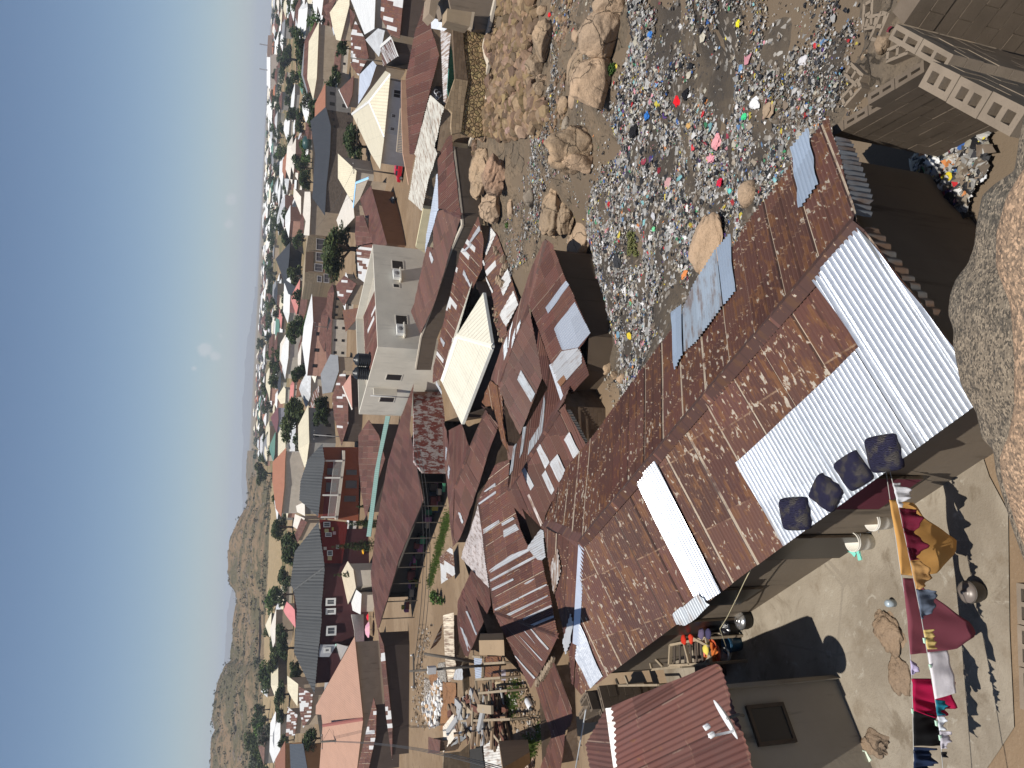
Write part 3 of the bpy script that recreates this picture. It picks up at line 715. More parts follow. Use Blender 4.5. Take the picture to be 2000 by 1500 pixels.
def foreground(edge, name, label, mat, foot0=(0,.15,8.25), seed=0., skirt=1.):
    E3 = np.array([P(*e) for e in edge])
    m = 150; s_ = np.linspace(0, len(edge)-1, m); EE = np.array([[np.interp(k, range(len(edge)), E3[:, a]) for a in range(3)] for k in s_])
    V = []; nrow = 0
    rows = [(-1.0, -8.), (-.75, -4.), (-.5, -1.8), (-.28, -.62), (-.12, -.2), (0, 0), (.06, .05), (.13, .10), (.2, .16), (.3, .26), (.4, .38), (.5, .5), (.62, .62), (.74, .75), (.86, .88), (1., 1.)]
    for (k, zf) in rows:
        for e in EE:
            foot = np.array([e[0]*.25+foot0[0], foot0[1], foot0[2]])
            if k < 0:
                out = np.array([e[0], e[1], 0]); out /= np.linalg.norm(out); p = e+out*k*.55; p[2] = e[2]+zf*skirt
            else:
                p = e+(foot-e)*k; p[2] = e[2]+(foot[2]-e[2])*(zf*.9)
            amp = .0 if abs(k) < .01 else min(.13, .5*abs(k))
            q = Vector((p[0]*1.3+seed, p[1]*1.3, p[2]*1.3)); p = p+np.array([0, 0, 1.])*amp*(mnoise.fractal(q, 1., 2., 5)*.8+.9*mnoise.noise(q*.6+Vector((3, 1, 0))))
            V.append(p)
    n = m; f = [(i*n+j, i*n+j+1, (i+1)*n+j+1, (i+1)*n+j) for i in range(len(rows)-1) for j in range(n-1)]
    o = link(name, mesh(name, V, f, True), None, mat); tag(o, label, 'rock')
    sub = o.modifiers.new('s', 'SUBSURF'); sub.levels = 1; sub.render_levels = 2
foreground(FE1, 'rock_outcrop', 'grey lichen-skinned granite rock nearest the zinc roof corner', m_fg_rock((.27,.215,.155), (.15,.132,.105), .75))
foreground(FE2, 'rock_outcrop', 'tan pinkish granite rock at the bottom, overlapping the grey one', m_fg_rock((.44,.29,.185), (.33,.235,.16), .45), (0,.1,8.45), 5., .35)

# ================================================================== main house
MB_ = m_brown(peel=.62, rust=.42, tone=0.); GALV = m_galv(.06, (.66,.69,.74), .7, .33); GALV_D = m_galv(.35, (.40,.43,.46), .4, .5); ZINC = m_galv(.3, (.42,.43,.45), .3, .5)
MUD = m_blocks((.165,.12,.085),(.14,.10,.07), .45, .23, .6); MUD2 = m_blocks((.26,.19,.13),(.30,.24,.17), .45, .23, .4)
JX = (1134,1060,3.2); NX = (1675,432,3.2)
m_right = Plane([NX, JX, (1062,1027), (1105,915), (1148,866), (1616,225,2.3)], rib=((1440,600),(1450,672)))
m_left = Plane([NX, W2(1150,815), (1937,768,2.3), (1136,1357), (1128,1250), JX], rib=((1284,902),(1410,1142)))
m_end = Plane([JX, C(1230,0), C(1265,250), C(1295,420), (*C(1365,770), 2.5), C(1460,1200), D(1500,270), D(1540,580), (1136,1357,2.3), D(1590,140), C(1650,600)])
mh, mh_rf, _ = house('house', 'long house nearest the rock, peeling oxide-red gable roof with bright zinc sheets', 'house', [m_right, m_left, m_end], [MB_, MB_, m_brown(peel=.25, rust=.3, tone=-.06)], None, base=0.)
walls(mh, [m_right, m_left, m_end], m_plaster((.165,.132,.098), .8), .42, None, .08)  # plaster darkened: shade under the eaves put into the wall colour
lp = m_left; rp = m_right
patch(mh_rf, lp, [W2(720,275), W2(1150,812), (1937,768), W3(1560,222), W3(130,1258), Q4(1700,25), W3(0,400), W2(430,1490), W2(720,1195), W2(360,680)], GALV, .035, 'shiny zinc sheets over the near corner', jag=.03)
patch(mh_rf, lp, [Q4(725,205), Q4(915,5), Q4(1565,1270), Q4(1400,1370), Q4(1285,1310)], GALV, .04, 'single shiny zinc strip from ridge to eave')
patch(mh_rf, lp, [Q5(170,80), Q5(395,600), Q5(280,712), Q5(130,420)], GALV, .04, 'bright zinc sheet at the far hip')
patch(mh_rf, lp, [Q4(1110,1480), Q4(1350,1275), Q4(1460,1385), Q5(1330,20), Q5(1230,92), Q5(1150,77)], GALV_D, .09, 'loose grey zinc flap at the eave', 'loose_sheet')
BL = m_galv(.15, (.33,.40,.50), .15, .5); BL2 = m_galv(.45, (.34,.40,.47), .15, .55)
patch(mh_rf, rp, [Q2(1510,930), Q2(1640,780), Q2(1690,1350), Q2(1575,1490)], BL, .035, 'blue-grey sheet')
patch(mh_rf, rp, [Q2(1280,1290), Q2(1510,930), Q2(1575,1490), Q3(1315,340), Q3(1190,450), Q3(1180,20)], BL2, .03, 'weathered blue-grey sheets')
patch(mh_rf, rp, [Q3(1070,60), Q3(1180,-20), Q3(1200,460), Q3(1110,620)], BL, .04, 'blue-grey sheet near the eave')
patch(mh_rf, rp, [W1(185,1155), W1(325,995), W1(402,1440), W2(262,135)], BL, .04, 'blue-grey sheet near the block wall')
patch(mh_rf, m_end, [C(1330,420), C(1400,220), C(1440,470), C(1360,720)], m_galv(.75, (.5,.5,.5), .1, .6), .03, 'flaking grey sheet')
patch(mh_rf, m_end, [C(1545,930), C(1572,1030), D(1545,130), D(1490,270), D(1455,130)], ZINC, .03, 'dull zinc sheet at the hip')
cap(mh_rf, P(*NX)+np.array([0,0,.02]), P(*JX)+np.array([0,0,.02]), .15, m_brown(.45,.45,0.,0.,60.,60.), h=.05)
cap(mh_rf, P(*JX)+np.array([0,0,.02]), m_right.hit(1064,1028)+np.array([0,0,.03]), .2, m_brown(peel=0, rust=.3), h=.05)
cap(mh_rf, P(*JX)+np.array([0,0,.0]), m_left.hit(*D(1590,140))+np.array([0,0,.05]), .13, m_galv(.05,(.62,.68,.80),.5,.4), 'hip_flashing', .05)
def flap(root, top, bot, mat, name, sheetlabel=None):
    "corrugated sheet hung on a vertical plane under a rake"
    vp = VPlane(top[0], top[-1]); pts = list(top)+[vp(*q) for q in bot]
    pl = Plane([top[0], top[-1], vp(*bot[0])]+[vp(*q) for q in bot[1:]], world=True); pl.v = np.array([0,0,1.]); pl.u = vp.t
    v, f, u = corr_geo(pl, .12, .018, .0, 6, .03, .02, 77); return child(root, name, mesh(name, v, f, uvs=u), mat)
flap(mh, [m_right.hit(*W1(520,1060)), m_right.hit(*W2(665,170))], [W2(815,200), W2(790,30), W1(652,1100)], m_galv(.5,(.22,.24,.27),.3,.6), 'gable_sheet')
flap(mh, [m_left.hit(*W2(725,290)), m_left.hit(*W2(1340,990))], [W2(1350,930), W2(1000,500), W2(830,260)], m_galv(.6,(.13,.125,.12),.2,.6), 'gable_sheet')
# openings of the yard side
def wall_line(a, b, z, off):
    p, q = P(*a, z), P(*b, z); v = VPlane(p, q); n = v.n if v.n@(CAM-p) > 0 else -v.n
    return VPlane(p-n*off, q-n*off)
mw = wall_line((1890,808), (1330,1217), 2.3, .385)
def wbox(root, vp, pa, pb, name, fm, gm, w=None, bars=0):
    opening(root, vp, [pa, pb], fm=fm, gm=gm, name=name, bars=bars)
wm = m_wood((.085,.062,.042))  # near-black frame timber: shade of the recesses put into its colour
def place_open(root, vp, s, z0, z1, w, name, fm, gm, bars=0, label=None):
    c = vp.q+vp.t*s; c = np.array([c[0], c[1], (z0+z1)/2]); n = vp.n if vp.n@(CAM-c) > 0 else -vp.n
    return win_world(root, c, vp.t, n, w/2, (z1-z0)/2, .04, fm, gm, name, -.01, bars, label)
def s_of(vp, x, y): return (vp(x, y)-vp.q)@vp.t
place_open(mh, mw, s_of(mw, 1600, 1070), .05, 1.9, .85, 'door', wm, DARK)  # dark pane fills the doorway in place of the shade inside
place_open(mh, mw, s_of(mw, 1730, 965), .75, 1.75, .95, 'window', wm, m_cloth((.10,.022,.035)), 2)
place_open(mh, mw, s_of(mw, 1455, 1165), .75, 1.7, .8, 'window', wm, DARK, 2)
place_open(mh, mw, s_of(mw, 1370, 1225), .05, 1.85, .8, 'door', wm, DARK)

# ================================================================== tin shed (bottom left)
s_near = Plane([(*Q5(1490,478), 2.5), Q5(1540,500), (*Q5(1862,1500), 2.5), (1500,1590), (1216,1600), Q5(520,1500), (*Q5(445,905), 3.05)], rib=(Q5(1550,790), Q5(650,1260)))
s_far = Plane([(*Q5(440,905), 3.05), (1204,1510,3.05), (1150,1600), Q5(255,1500), (*Q5(213,1268), 2.6), Q5(400,945)])
sh, sh_rf, _ = house('shed', 'tin-roofed shed with a satellite dish on its eave, left of the long house', 'shed', [s_near, s_far], m_brown(peel=0., rust=.12, tone=.12, seam=.8), None, base=0., pitch=.1, amp=.013)
walls(sh, [s_near, s_far], m_plaster((.33,.285,.22), .9), .38, None, .08)  # shed plaster darkened too, carrying the shade on its wall
cap(sh_rf, P(*Q5(435,915), 3.07), P(1204,1510,3.07), .14, m_galv(.4,(.66,.65,.62),.2,.5), 'ridge_flashing', .05)
sw = wall_line((1408,1302), (1472,1500), 2.5, .345)
opening(sh, sw, [(1460,1382), (1552,1446)], fm=wm, frame=.06, bars=0, out=.0)

# ================================================================== patched roofs on the slope
BR = dict(seam=.75)
CAPM = m_brown(.1,.35,0.,0.,60.,60.)
def br(peel=.0, rust=.15, tone=0., galv=.0): return m_brown(peel, rust, tone, galv)
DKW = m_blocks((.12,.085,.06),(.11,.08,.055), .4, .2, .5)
p_near = Plane([(*E(1255,545), -3.2), (*A(1075,190), -3.2), A(1185,470), A(1310,840), A(1460,1268), A(1470,1235), A(1722,960), A(1712,915), A(1620,665), (*A(1745,508), -4.25), A(1590,160), E(1480,980), E(1325,600)], rib=(Q3(180,0), Q3(0,200)))
p_far = Plane([(*E(1255,545), -3.2), (*A(1075,190), -3.2), (*A(745,1078), -3.2)][:2]+[A(745,1078), (*A(660,1010), -4.), A(690,900), A(785,625), A(840,490), A(965,200), E(1060,950), E(1225,570)], rib=(A(960,440), A(930,620)))
p_mid = Plane([(*A(1066,222), -3.25), (*A(750,1085), -3.25), B(800,200), B(845,470), B(870,700), (*B(940,362), -4.3), A(1216,992), A(1180,760), A(1092,312)], rib=(A(990,905), A(1140,1150)))
p_strip = Plane([(*A(1090,235), -3.6), (*A(1300,830), -4.3), A(1460,1275), B(1395,10), B(845,890), B(865,720), B(942,368), A(1275,1095), (*A(1216,985), -4.0), A(1180,755), A(1096,312)], rib=(B(1040,190), B(1010,450)))
ph, ph_rf, _ = house('house', 'oxide-red roofed house at the foot of the dump with bright zinc eaves', 'house', [p_near, p_far, p_mid, p_strip], [br(.05,.12), br(0,.12,-.05), br(0,.08,-.03), br(0,.1)], None, corr=True, pitch=.12, amp=.02, spp=4, wav=.03, base=-6)
walls(ph, [p_near], m_plaster((.115,.085,.06), .5), .35, -7.2, .12)
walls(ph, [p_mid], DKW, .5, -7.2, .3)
for pts, mt, lb in [([A(1258,225), E(1480,990), E(1515,1035), A(1290,295)], GALV, 'bright zinc strip'), ([A(1350,455), A(1575,160), A(1745,505), A(1610,660), A(1440,690)], GALV, 'broad bright zinc sheets at the eave'),
                    ([A(1310,865), A(1440,700), A(1610,665), A(1650,735), A(1650,830), A(1490,1010), A(1380,1020)], ZINC, 'dull zinc sheets'), ([A(1385,1030), A(1455,950), A(1485,1010), A(1420,1085)], m_plain((.16,.075,.035), .8, 0, .3, 'rust'), 'rusted square')]:
    patch(ph_rf, p_near, pts, mt, .04, lb, pitch=.12, amp=.014)
patch(ph_rf, p_mid, [A(990,905), A(1145,1160), A(1105,1250), A(953,1000)], GALV_D, .04, 'grey zinc strip')
for pts in ([A(905,370), A(885,480), A(855,670), A(870,480)], [A(990,350), A(980,440), A(945,520), A(955,430)], [A(930,450), A(925,560), A(890,670), A(900,560)], [A(840,540), A(845,700), A(805,800), A(805,640)]):
    patch(ph_rf, p_far, pts, GALV_D, .03, 'grey sheet')
for pts in ([A(1240,1165), A(1250,1260), B(1240,30), B(1225,260), B(1060,500), B(1080,350), B(1190,170)], [B(1010,190), B(1045,180), B(1010,450), B(970,540)], [B(910,400), B(942,365), B(900,660), B(863,715)]):
    patch(ph_rf, p_strip, pts, GALV_D, .03, 'grey sheet')
for a, b in ((E(1255,545), A(1075,190)), (A(1070,200), A(748,1080))): cap(ph_rf, p_far.hit(*a)+np.array([0,0,.03]), p_far.hit(*b)+np.array([0,0,.03]), .15, CAPM)
cap(ph_rf, p_near.hit(*A(1312,850))+np.array([0,0,.06]), p_near.hit(*A(1450,1275))+np.array([0,0,.06]), .18, GALV, 'valley_flashing', .04)
pw = wall_line(E(1380,700), A(1590,160), -4.3, .33)
place_open(ph, pw, s_of(pw, *E(1510,880)), -5.75, -5.0, .9, 'window', wm, DARK, 1)
# loose black roofing leaf between the slopes
tp = Plane([(*A(1190,1035), -3.7), (*A(1228,1000), -3.75), (*A(1235,1090), -3.9), A(1110,1400), A(1020,1500), B(940,360), B(985,220)], None)
q_near = Plane([(*B(1395,10), -3.4), A(1462,1268), B(1478,0), (*B(1690,380), -4.4), B(1640,480), B(1560,700), B(1430,900), B(1320,1000), B(1250,1150), B(1235,1290), C(1170,110), C(1075,220), (*B(830,892), -3.4)], rib=(B(1000,640), B(1100,870)))
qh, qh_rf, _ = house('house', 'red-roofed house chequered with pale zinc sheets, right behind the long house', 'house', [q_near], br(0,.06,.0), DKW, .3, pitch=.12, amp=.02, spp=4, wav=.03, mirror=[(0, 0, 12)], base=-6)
for pts in ([B(1515,240), B(1630,465), B(1570,548), B(1458,325)], [B(1195,362), B(1300,570), B(1255,640), B(1155,420)], [B(1300,585), B(1390,480), B(1482,665), B(1405,790)], [B(1260,650), B(1355,865), B(1320,925), B(1215,710)], [B(1030,615), B(1130,825), B(1095,875), B(1000,660)]):
    patch(qh_rf, q_near, pts, ZINC, .035, 'pale zinc sheet', pitch=.12, amp=.014)
patch(qh_rf, q_near, [B(1085,905), B(1225,1230), B(1210,1265), B(1060,930)], m_galv(.6,(.55,.5,.48),.2,.6), .035, 'rusty pinkish sheet', pitch=.12)
cap(qh_rf, q_near.p[0]+np.array([0,0,.03]), q_near.p[12]+np.array([0,0,.03]), .14, CAPM)
flap(qh, [q_near.hit(*B(1480,0)), q_near.hit(*B(1690,380))], [B(1712,340), B(1520,0)], m_galv(.3,(.10,.105,.11),.3,.6), 'eave_sheet')
# striped roof
t_near = Plane([(*B(520,970), -3.0), B(700,610), B(735,580), B(860,540), B(845,880), B(985,1300), C(1075,222), C(1215,345), (*C(1390,1180), -4.2), (*C(700,930), -3.0), C(655,650), C(580,180)], rib=(C(1140,310), C(660,580)))
t_far = Plane([(*B(522,1000), -3.0), (*C(575,180), -3.0), C(640,660), (*C(330,330), -4.2), B(490,1150)], rib=(C(600,500), C(400,240)))
t_hip = Plane([(*C(702,935), -3.0), (*C(1388,1182), -4.2), D(1250,362), D(1130,560), (*D(1085,640), -4.4), D(785,0)], rib=(C(1000,1110), C(1270,1410)))
WPINK = m_galv(.45, (.56,.50,.48), .1, .6)
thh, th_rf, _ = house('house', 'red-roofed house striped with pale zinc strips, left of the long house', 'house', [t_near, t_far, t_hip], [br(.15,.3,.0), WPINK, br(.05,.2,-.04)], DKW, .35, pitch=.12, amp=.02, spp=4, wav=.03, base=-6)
for pts in ([C(655,570), C(1140,305), C(1150,330), C(660,595)], [C(675,665), C(910,550), C(912,575), C(680,692)], [C(950,650), C(1245,485), C(1248,515), C(953,672)], [C(970,755), C(1270,612), C(1273,630), C(972,778)], [C(830,945), C(1280,730), C(1285,748), C(870,958)], [C(1015,985), C(1320,838), C(1325,862), C(1018,1008)], [C(1090,1055), C(1345,952), C(1350,978), C(1135,1072)], [C(705,885), C(965,765), C(967,780), C(712,905)],
            [C(800,30), B(930,1240), B(972,1300), C(805,115)], [B(785,1235), B(905,1165), B(922,1190), B(790,1265)], [B(590,890), B(710,790), B(715,830), B(600,895)], [B(530,1010), B(720,880), B(722,910), B(535,1035)], [B(580,1300), B(755,1195), B(760,1230), B(585,1350)], [C(640,470), C(880,300), C(1080,225), C(1085,255), C(660,495)]):
    patch(th_rf, t_near, pts, ZINC, .035, 'pale zinc strip', pitch=.12, amp=.014)
for pts in ([C(1010,1110), C(1030,1120), C(1270,1390), C(1275,1420)], [C(960,1165), C(985,1180), C(1225,1440), C(1205,1440)], [D(920,275), D(945,290), D(1150,520), D(1130,530)], [C(1085,1090), C(1110,1100), C(1300,1310), C(1285,1330)]):
    patch(th_rf, t_hip, pts, ZINC, .035, 'pale zinc strip', pitch=.12, amp=.014)
patch(th_rf, t_near, [C(1215,22), C(1250,40), C(1275,325), C(1235,360), C(1185,352), C(1075,218)], ZINC, .12, 'zinc sheet bridging to the next roof', pitch=.12)
cap(th_rf, t_near.p[0]+np.array([0,0,.03]), t_near.hit(*C(700,930))+np.array([0,0,.03]), .16, CAPM); cap(th_rf, P(*C(700,930),-2.98), P(*C(1388,1182),-4.17), .13, CAPM)
# house with two strips at the left
u_a = Plane([(*C(450,462), -3.4), (*C(645,662), -3.5), C(662,840), (*C(515,1170), -4.3), D(412,295), D(372,275), C(318,1230), C(290,960), C(300,800)], rib=(C(390,910), C(510,1170)))
uh, uh_rf, _ = house('house', 'plain red roof with two pale strips beside the striped roof', 'house', [u_a], br(0,.08,.02), DKW, .4, pitch=.12, amp=.02, spp=4, wav=.03, base=-6.6)
for pts in ([C(390,910), C(410,905), C(515,1150), C(505,1172)], [C(330,1080), C(360,1100), C(440,1310), C(420,1345)]): patch(uh_rf, u_a, pts, ZINC, .035, 'pale zinc strip', pitch=.12)
v_a = Plane([(*D(1330,300), -3.3), (*D(1530,850), -3.3), D(1550,930), D(1510,1050), D(1475,1062), D(1420,1520), D(1190,1520), D(1320,1150), (*D(1150,620), -4.), D(1210,540)], rib=(D(1340,360), D(1440,640)))
vh, vh_rf, _ = house('house', 'narrow low red roof along the dirt compound, behind the tin shed', 'house', [v_a], br(.1,.25,.0), MUD, .3, pitch=.12, amp=.02, spp=4, wav=.03, base=-5.5)
for a, b in ((0,1),):
    for k in range(26):
        m = MB(); t_ = k/25; c = v_a.hit(*D(1335-175*t_+random.uniform(-10,10), 330+250*t_+random.uniform(-12,12)), .08); s_ = random.uniform(.06,.16)
        m.obox(c, (s_,random.uniform(-.05,.05),0), (0,s_*.8,0), (0,0,s_*.5)); m.build('weight_stone', m_rock((.32,.25,.18)), vh)

# ================================================================== rows in front of the white block of flats
r1 = Plane([(*E(525,285), -3.1), E(580,550), E(565,860), (*E(470,1060), -3.6), A(385,320), A(290,560), A(130,990), (*A(30,1045), -3.2), A(38,860), E(170,1310), E(320,710)], rib=(A(220,340), A(330,480)))
rh1, rf1, _ = house('house', 'long patched red roof along the narrow lane, beside the cream roof', 'house', [r1], m_brown(.12,.4,.02,.12), DKW, .3, pitch=.12, amp=.02, spp=4, wav=.03, base=-7)
for pts in ([E(420,580), E(540,390), E(555,440), E(430,600)], [E(375,870), E(460,1070), E(440,1060), E(360,920)], [A(120,540), A(165,610), A(150,655), A(115,580)], [A(70,1020), A(130,1130), A(132,1170), A(65,1060)], [E(350,675), E(450,580), E(455,600), E(380,680)]): patch(rf1, r1, pts, ZINC, .04, 'pale zinc sheet', pitch=.12)
r2 = Plane([(*E(562,605), -3.7), E(660,395), E(725,490), E(830,780), (*E(965,1245), -4.6), A(832,445), A(835,500), A(780,620), A(735,500), A(700,400), (*E(690,1220), -3.9), E(590,850)], rib=(E(600,1000), E(730,860)))
rh2, rf2, _ = house('house', 'rusted roof with white zinc end sheets, next to the tan rock face', 'house', [r2], m_brown(.1,.45,.0,.08), MUD, .3, pitch=.12, amp=.02, spp=4, wav=.03, base=-6.5)
for pts in ([E(575,600), E(655,395), E(720,490), E(615,720)], [E(750,1025), E(850,860), E(885,990), E(800,1160)], [A(760,300), E(910,1100), E(965,1250), A(830,440)], [E(615,950), E(690,1110), E(680,1130), E(620,985)], [E(555,680), E(605,820), E(590,830), E(555,720)]): patch(rf2, r2, pts, m_galv(.4,(.54,.54,.53),.15,.55), .05, 'white zinc sheet', pitch=.12)
def scatter_on(root, pl, pts, n, smin, smax, mat, name='weight_stone', seed=1):
    rr = random.Random(seed)
    for _ in range(n):
        m = MB(); a, b = pts[rr.randrange(len(pts)-1):][:2]; t_ = rr.random(); x = a[0]+(b[0]-a[0])*t_+rr.uniform(-4, 4); y = a[1]+(b[1]-a[1])*t_+rr.uniform(-4, 4); s_ = rr.uniform(smin, smax); c = pl.hit(x, y, s_*.4); an = rr.uniform(0, 3.1)
        m.obox(c, (s_*math.cos(an), s_*math.sin(an), 0), (-s_*.7*math.sin(an), s_*.7*math.cos(an), 0), (0, 0, s_*.45)); m.build(name, mat, root)
scatter_on(rh2, r2, [E(720,660), E(780,760), E(830,830), E(720,1010), E(850,1000)], 22, .08, .22, m_rock((.34,.25,.17)), seed=4)
scatter_on(rh2, r2, [A(690,200), A(720,420), A(790,610)], 20, .05, .13, m_rock((.34,.25,.17)), seed=5)
r3 = Plane([(*A(655,1020), -3.8), (*A(745,1082), -3.5), A(780,1120), B(800,160), B(858,470), B(775,330), B(742,160), B(660,-40), (*A(600,1300), -4.2), A(560,1250)], rib=(A(745,1110), A(800,1460)))
rh3, rf3, _ = house('house', 'heavily rusted narrow roof below the cream roof', 'house', [r3], m_brown(.35,.75,.02), DKW, .25, pitch=.12, amp=.02, spp=4, wav=.03, base=-6.5)
# cream hipped roof
CREAM = m_sheet((.62,.585,.48), .3, .5, .2, .6)
c1 = Plane([(*A(280,540), -2.7), (*A(668,648), -3.7), (*A(345,1490), -3.7), A(122,1015)], rib=(A(300,560), A(560,690)))
c1 = Plane([(*A(280,540), -2.6), (*A(668,648), -3.7), (*A(345,1490), -3.7), A(122,1015)])
c2 = Plane([(*A(575,65), -3.7), (*A(668,645), -3.7), (*A(280,540), -2.6)])
ch, ch_rf, _ = house('house', 'small house with clean cream hipped roof amid red roofs', 'house', [c1, c2], CREAM, m_plaster((.12,.085,.07), .3), .35, corr=False, mirror=[(0, 0, 3)], base=-6.3, th=.05)
cap(ch_rf, c1.p[0]+np.array([0,0,.03]), c1.p[3]+np.array([0,0,.03]), .22, m_plain((.78,.76,.68), .5)); cap(ch_rf, c1.p[0]+np.array([0,0,.02]), c1.p[1]+np.array([0,0,.02]), .2, m_plain((.76,.73,.62), .5), 'hip_flashing')
m = MB()
for a, b in ((1, 2), (2, 3)): m.beam(c1.p[a]-np.array([0,0,.09]), c1.p[b]-np.array([0,0,.09]), .04, .2)
m.beam(c2.p[0]-np.array([0,0,.09]), c2.p[1]-np.array([0,0,.09]), .04, .2)
m.build('fascia', m_plain((.75,.73,.66), .5), ch)
cw = wall_line(A(668,648), A(345,1490), -3.7, .36); place_open(ch, cw, s_of(cw, *A(650,920)), -5.3, -4.5, .9, 'window', wm, DARK, 1)
# lower-left red house with ridge
x2 = Plane([(*B(605,0), -3.3), A(530,1260), (*B(742,168), -3.72), B(630,490), B(490,935), B(330,1390), B(250,1490), (*B(262,850), -3.3), B(432,400)], rib=(B(520,240), B(640,430)))
x1 = Plane([(*B(180,235), -4.2), B(345,150), B(420,400), (*B(432,400), -3.3), (*B(262,850), -3.3)])
x3 = Plane([(*B(130,90), -4.4), B(180,235), (*B(262,850), -3.6), (*B(245,1480), -4.2), B(200,1000), B(150,500)])
xh, xh_rf, _ = house('house', 'red ridge-roofed house above the grassy path', 'house', [x2, x1, x3], [br(0,.12), br(0,.05,.03), br(.05,.3)], DKW, .3, pitch=.12, amp=.02, spp=4, wav=.03, base=-7)
for pl, pts in ((x2, [B(310,1110), B(335,1120), B(368,1220), B(350,1240)]), (x3, [B(205,600), B(222,640), B(208,760), B(195,700)]), (x3, [B(175,400), B(190,420), B(182,560), B(172,520)])): patch(xh_rf, pl, pts, ZINC, .04, 'pale sheet', pitch=.12)
cap(xh_rf, P(*B(605,0),-3.27), P(*B(432,400),-3.27), .14, CAPM); cap(xh_rf, P(*B(432,400),-3.27), P(*B(262,850),-3.27), .14, CAPM)
# ================================================================== block walls near the rock
CELL = m_cell((.215,.172,.13)); CELLD = m_cell((.135,.106,.08))  # darker copy: shade on the roof-corner wall's face put into the colour
def wpt(p, z): return P(*p, z)
a1 = P(*W1(435,1015), 2.35); a2 = P(*W1(1255,520), 2.35)
block_wall('block_wall', 'hollow block wall running from the roof corner to the front wall, with open cells on top', a1, a2, 2.42, -.4, CELLD, steps=lambda s: 0 if s > .62 else 1)
b1 = P(*W1(1225,575), 4.2); b2 = P(*W1(1960,960), 4.2)
block_wall('block_wall', 'nearest hollow block wall beside the foreground rock, large open cells', b1, b2, 4.2, .3, CELL, th=.235)
b3 = P(*W1(995,250), 2.9); b4 = P(*W1(1440,500), 2.9)
block_wall('block_wall', 'hollow block wall behind the nearest one, stepped down at its far end', b3, b4, 2.95, -.3, CELL, th=.18)
b5 = P(*W1(1040,150), 2.75); b6 = b5+np.array([1.1, -1.35, 0])*1.25
block_wall('block_wall', 'short block wall at the right edge below the big tan boulder', b5, b6, 2.8, -.3, CELLD, th=.3, cells=False)
b7 = P(2000,1140,.6); b8 = P(2008,1390,.6)
block_wall('block_wall', 'low hollow block wall at the very bottom edge of the yard', b7, b8, .6, -.2, CELL, th=.22)
d1 = P(*D(1520,1000), 1.3); d2 = P(*D(1715,690), 1.3); d3 = P(*D(1755,1090), 1.5)
block_wall('block_wall', 'ruined hollow block wall behind the shed, upper row with open cells', d1, d2, 1.35, -.8, CELLD, steps=lambda s: int((1-s)*2.6))
block_wall('block_wall', 'ruined hollow block wall behind the shed, row running towards the shed roof', d2, d3, 1.35, -.6, CELLD, steps=lambda s: int(s*2.2))
e1 = P(*D(1840,615), 1.2); e2 = P(*D(1905,880), 1.2)
block_wall('block_wall', 'short block wall with open cells under the long eave near the shed', e1, e2, 1.25, -.3, CELLD)
# fallen loose blocks
for i, (x, y) in enumerate([W1(850,130), W1(910,185), W1(940,225), W1(740,600), W1(720,740), W1(1310,60), W1(1085,420)]):
    q = gh(x, y); m = MB(); an = i*1.3; t = np.array([math.cos(an), math.sin(an), 0]); n = np.array([-t[1], t[0], 0]); c = q+np.array([0,0,.1])
    for sg in (-1, 1): m.obox(c+n*sg*.09, t*.22, n*.028, (0,0,.1))
    for sg in (-1, 0, 1): m.obox(c+t*sg*.2, t*.028, n*.075, (0,0,.1))
    o = m.build('concrete_block', CELL); tag(o, ['loose hollow block lying behind the broken walls', 'loose hollow block next to another on the sandy ground', 'half-buried loose block near the wall end', 'loose block on the dirt above the long block wall', 'loose block near the corner of the block wall', 'loose block by the tan boulder at the right edge', 'loose block against the stepped wall'][i], 'block', 'loose hollow blocks')

# ================================================================== yard furniture
def grid_mesh(rows, th=0.):
    n = len(rows[0]); V = [p for r_ in rows for p in r_]; f = [(i*n+j, i*n+j+1, (i+1)*n+j+1, (i+1)*n+j) for i in range(len(rows)-1) for j in range(n-1)]
    return V, f
def cloth(name, label, vp, top, bot, col, cat='laundry', folds=5, amp=.05, n=26, m=14, over=0., seed=0, line=None, pat=None, group='washing on the lines'):
    "sheet hanging from the line: outline in the line's vertical plane, given real folds"
    T = np.array([vp(*q) for q in top]); Bm = np.array([vp(*q) for q in bot])
    def along(pts, t):
        d = np.concatenate([[0], np.cumsum(np.linalg.norm(np.diff(pts, axis=0), axis=1))]); d /= max(d[-1], 1e-6); return np.array([np.interp(t, d, pts[:, k]) for k in range(3)])
    n_ = vp.n if vp.n@(CAM-vp.q) > 0 else -vp.n; rows = []; uv = []
    for i in range(m+1):
        s = i/m; r_ = []
        for j in range(n+1):
            t = j/n; p = along(T, t)*(1-s)+along(Bm, t)*s
            w = math.sin(t*math.pi*folds+seed*1.3+.6*math.sin(s*2.2+t*3))+.5*math.sin(t*math.pi*folds*2.3+seed)
            nz = mnoise.noise((t*3+seed*5, s*2.2, 0.5))
            p = p+n_*(amp*w*(.12+s)+amp*1.4*nz*s+.012)
            if i == 0: p = p+np.array([0, 0, .012])
            r_.append(p); uv.append((t*1.4, s))
        rows.append(r_)
    if over:
        ext = []
        for i in (3, 2, 1):
            r_ = []
            for j in range(n+1):
                t = j/n; p = along(T, t)+np.array([0, 0, -over*i/3*(1+.15*math.sin(t*7+seed))])-n_*(.03+.015*math.sin(t*math.pi*folds+seed+i)); r_.append(p); uv.append((t, -.1*i))
            ext.append(r_)
        rows = ext+rows; uv = uv[-(n+1)*3:][:(n+1)*3]+uv[:-(n+1)*3]
    V, f = grid_mesh(rows); me = mesh(name, V, f, True, uvs=uv)
    o = link(name, me, None, pat or m_cloth(col)); sm = o.modifiers.new('t', 'SOLIDIFY'); sm.thickness = .006
    return tag(o, label, cat, group)
LA, LB = 1.5, 1.55
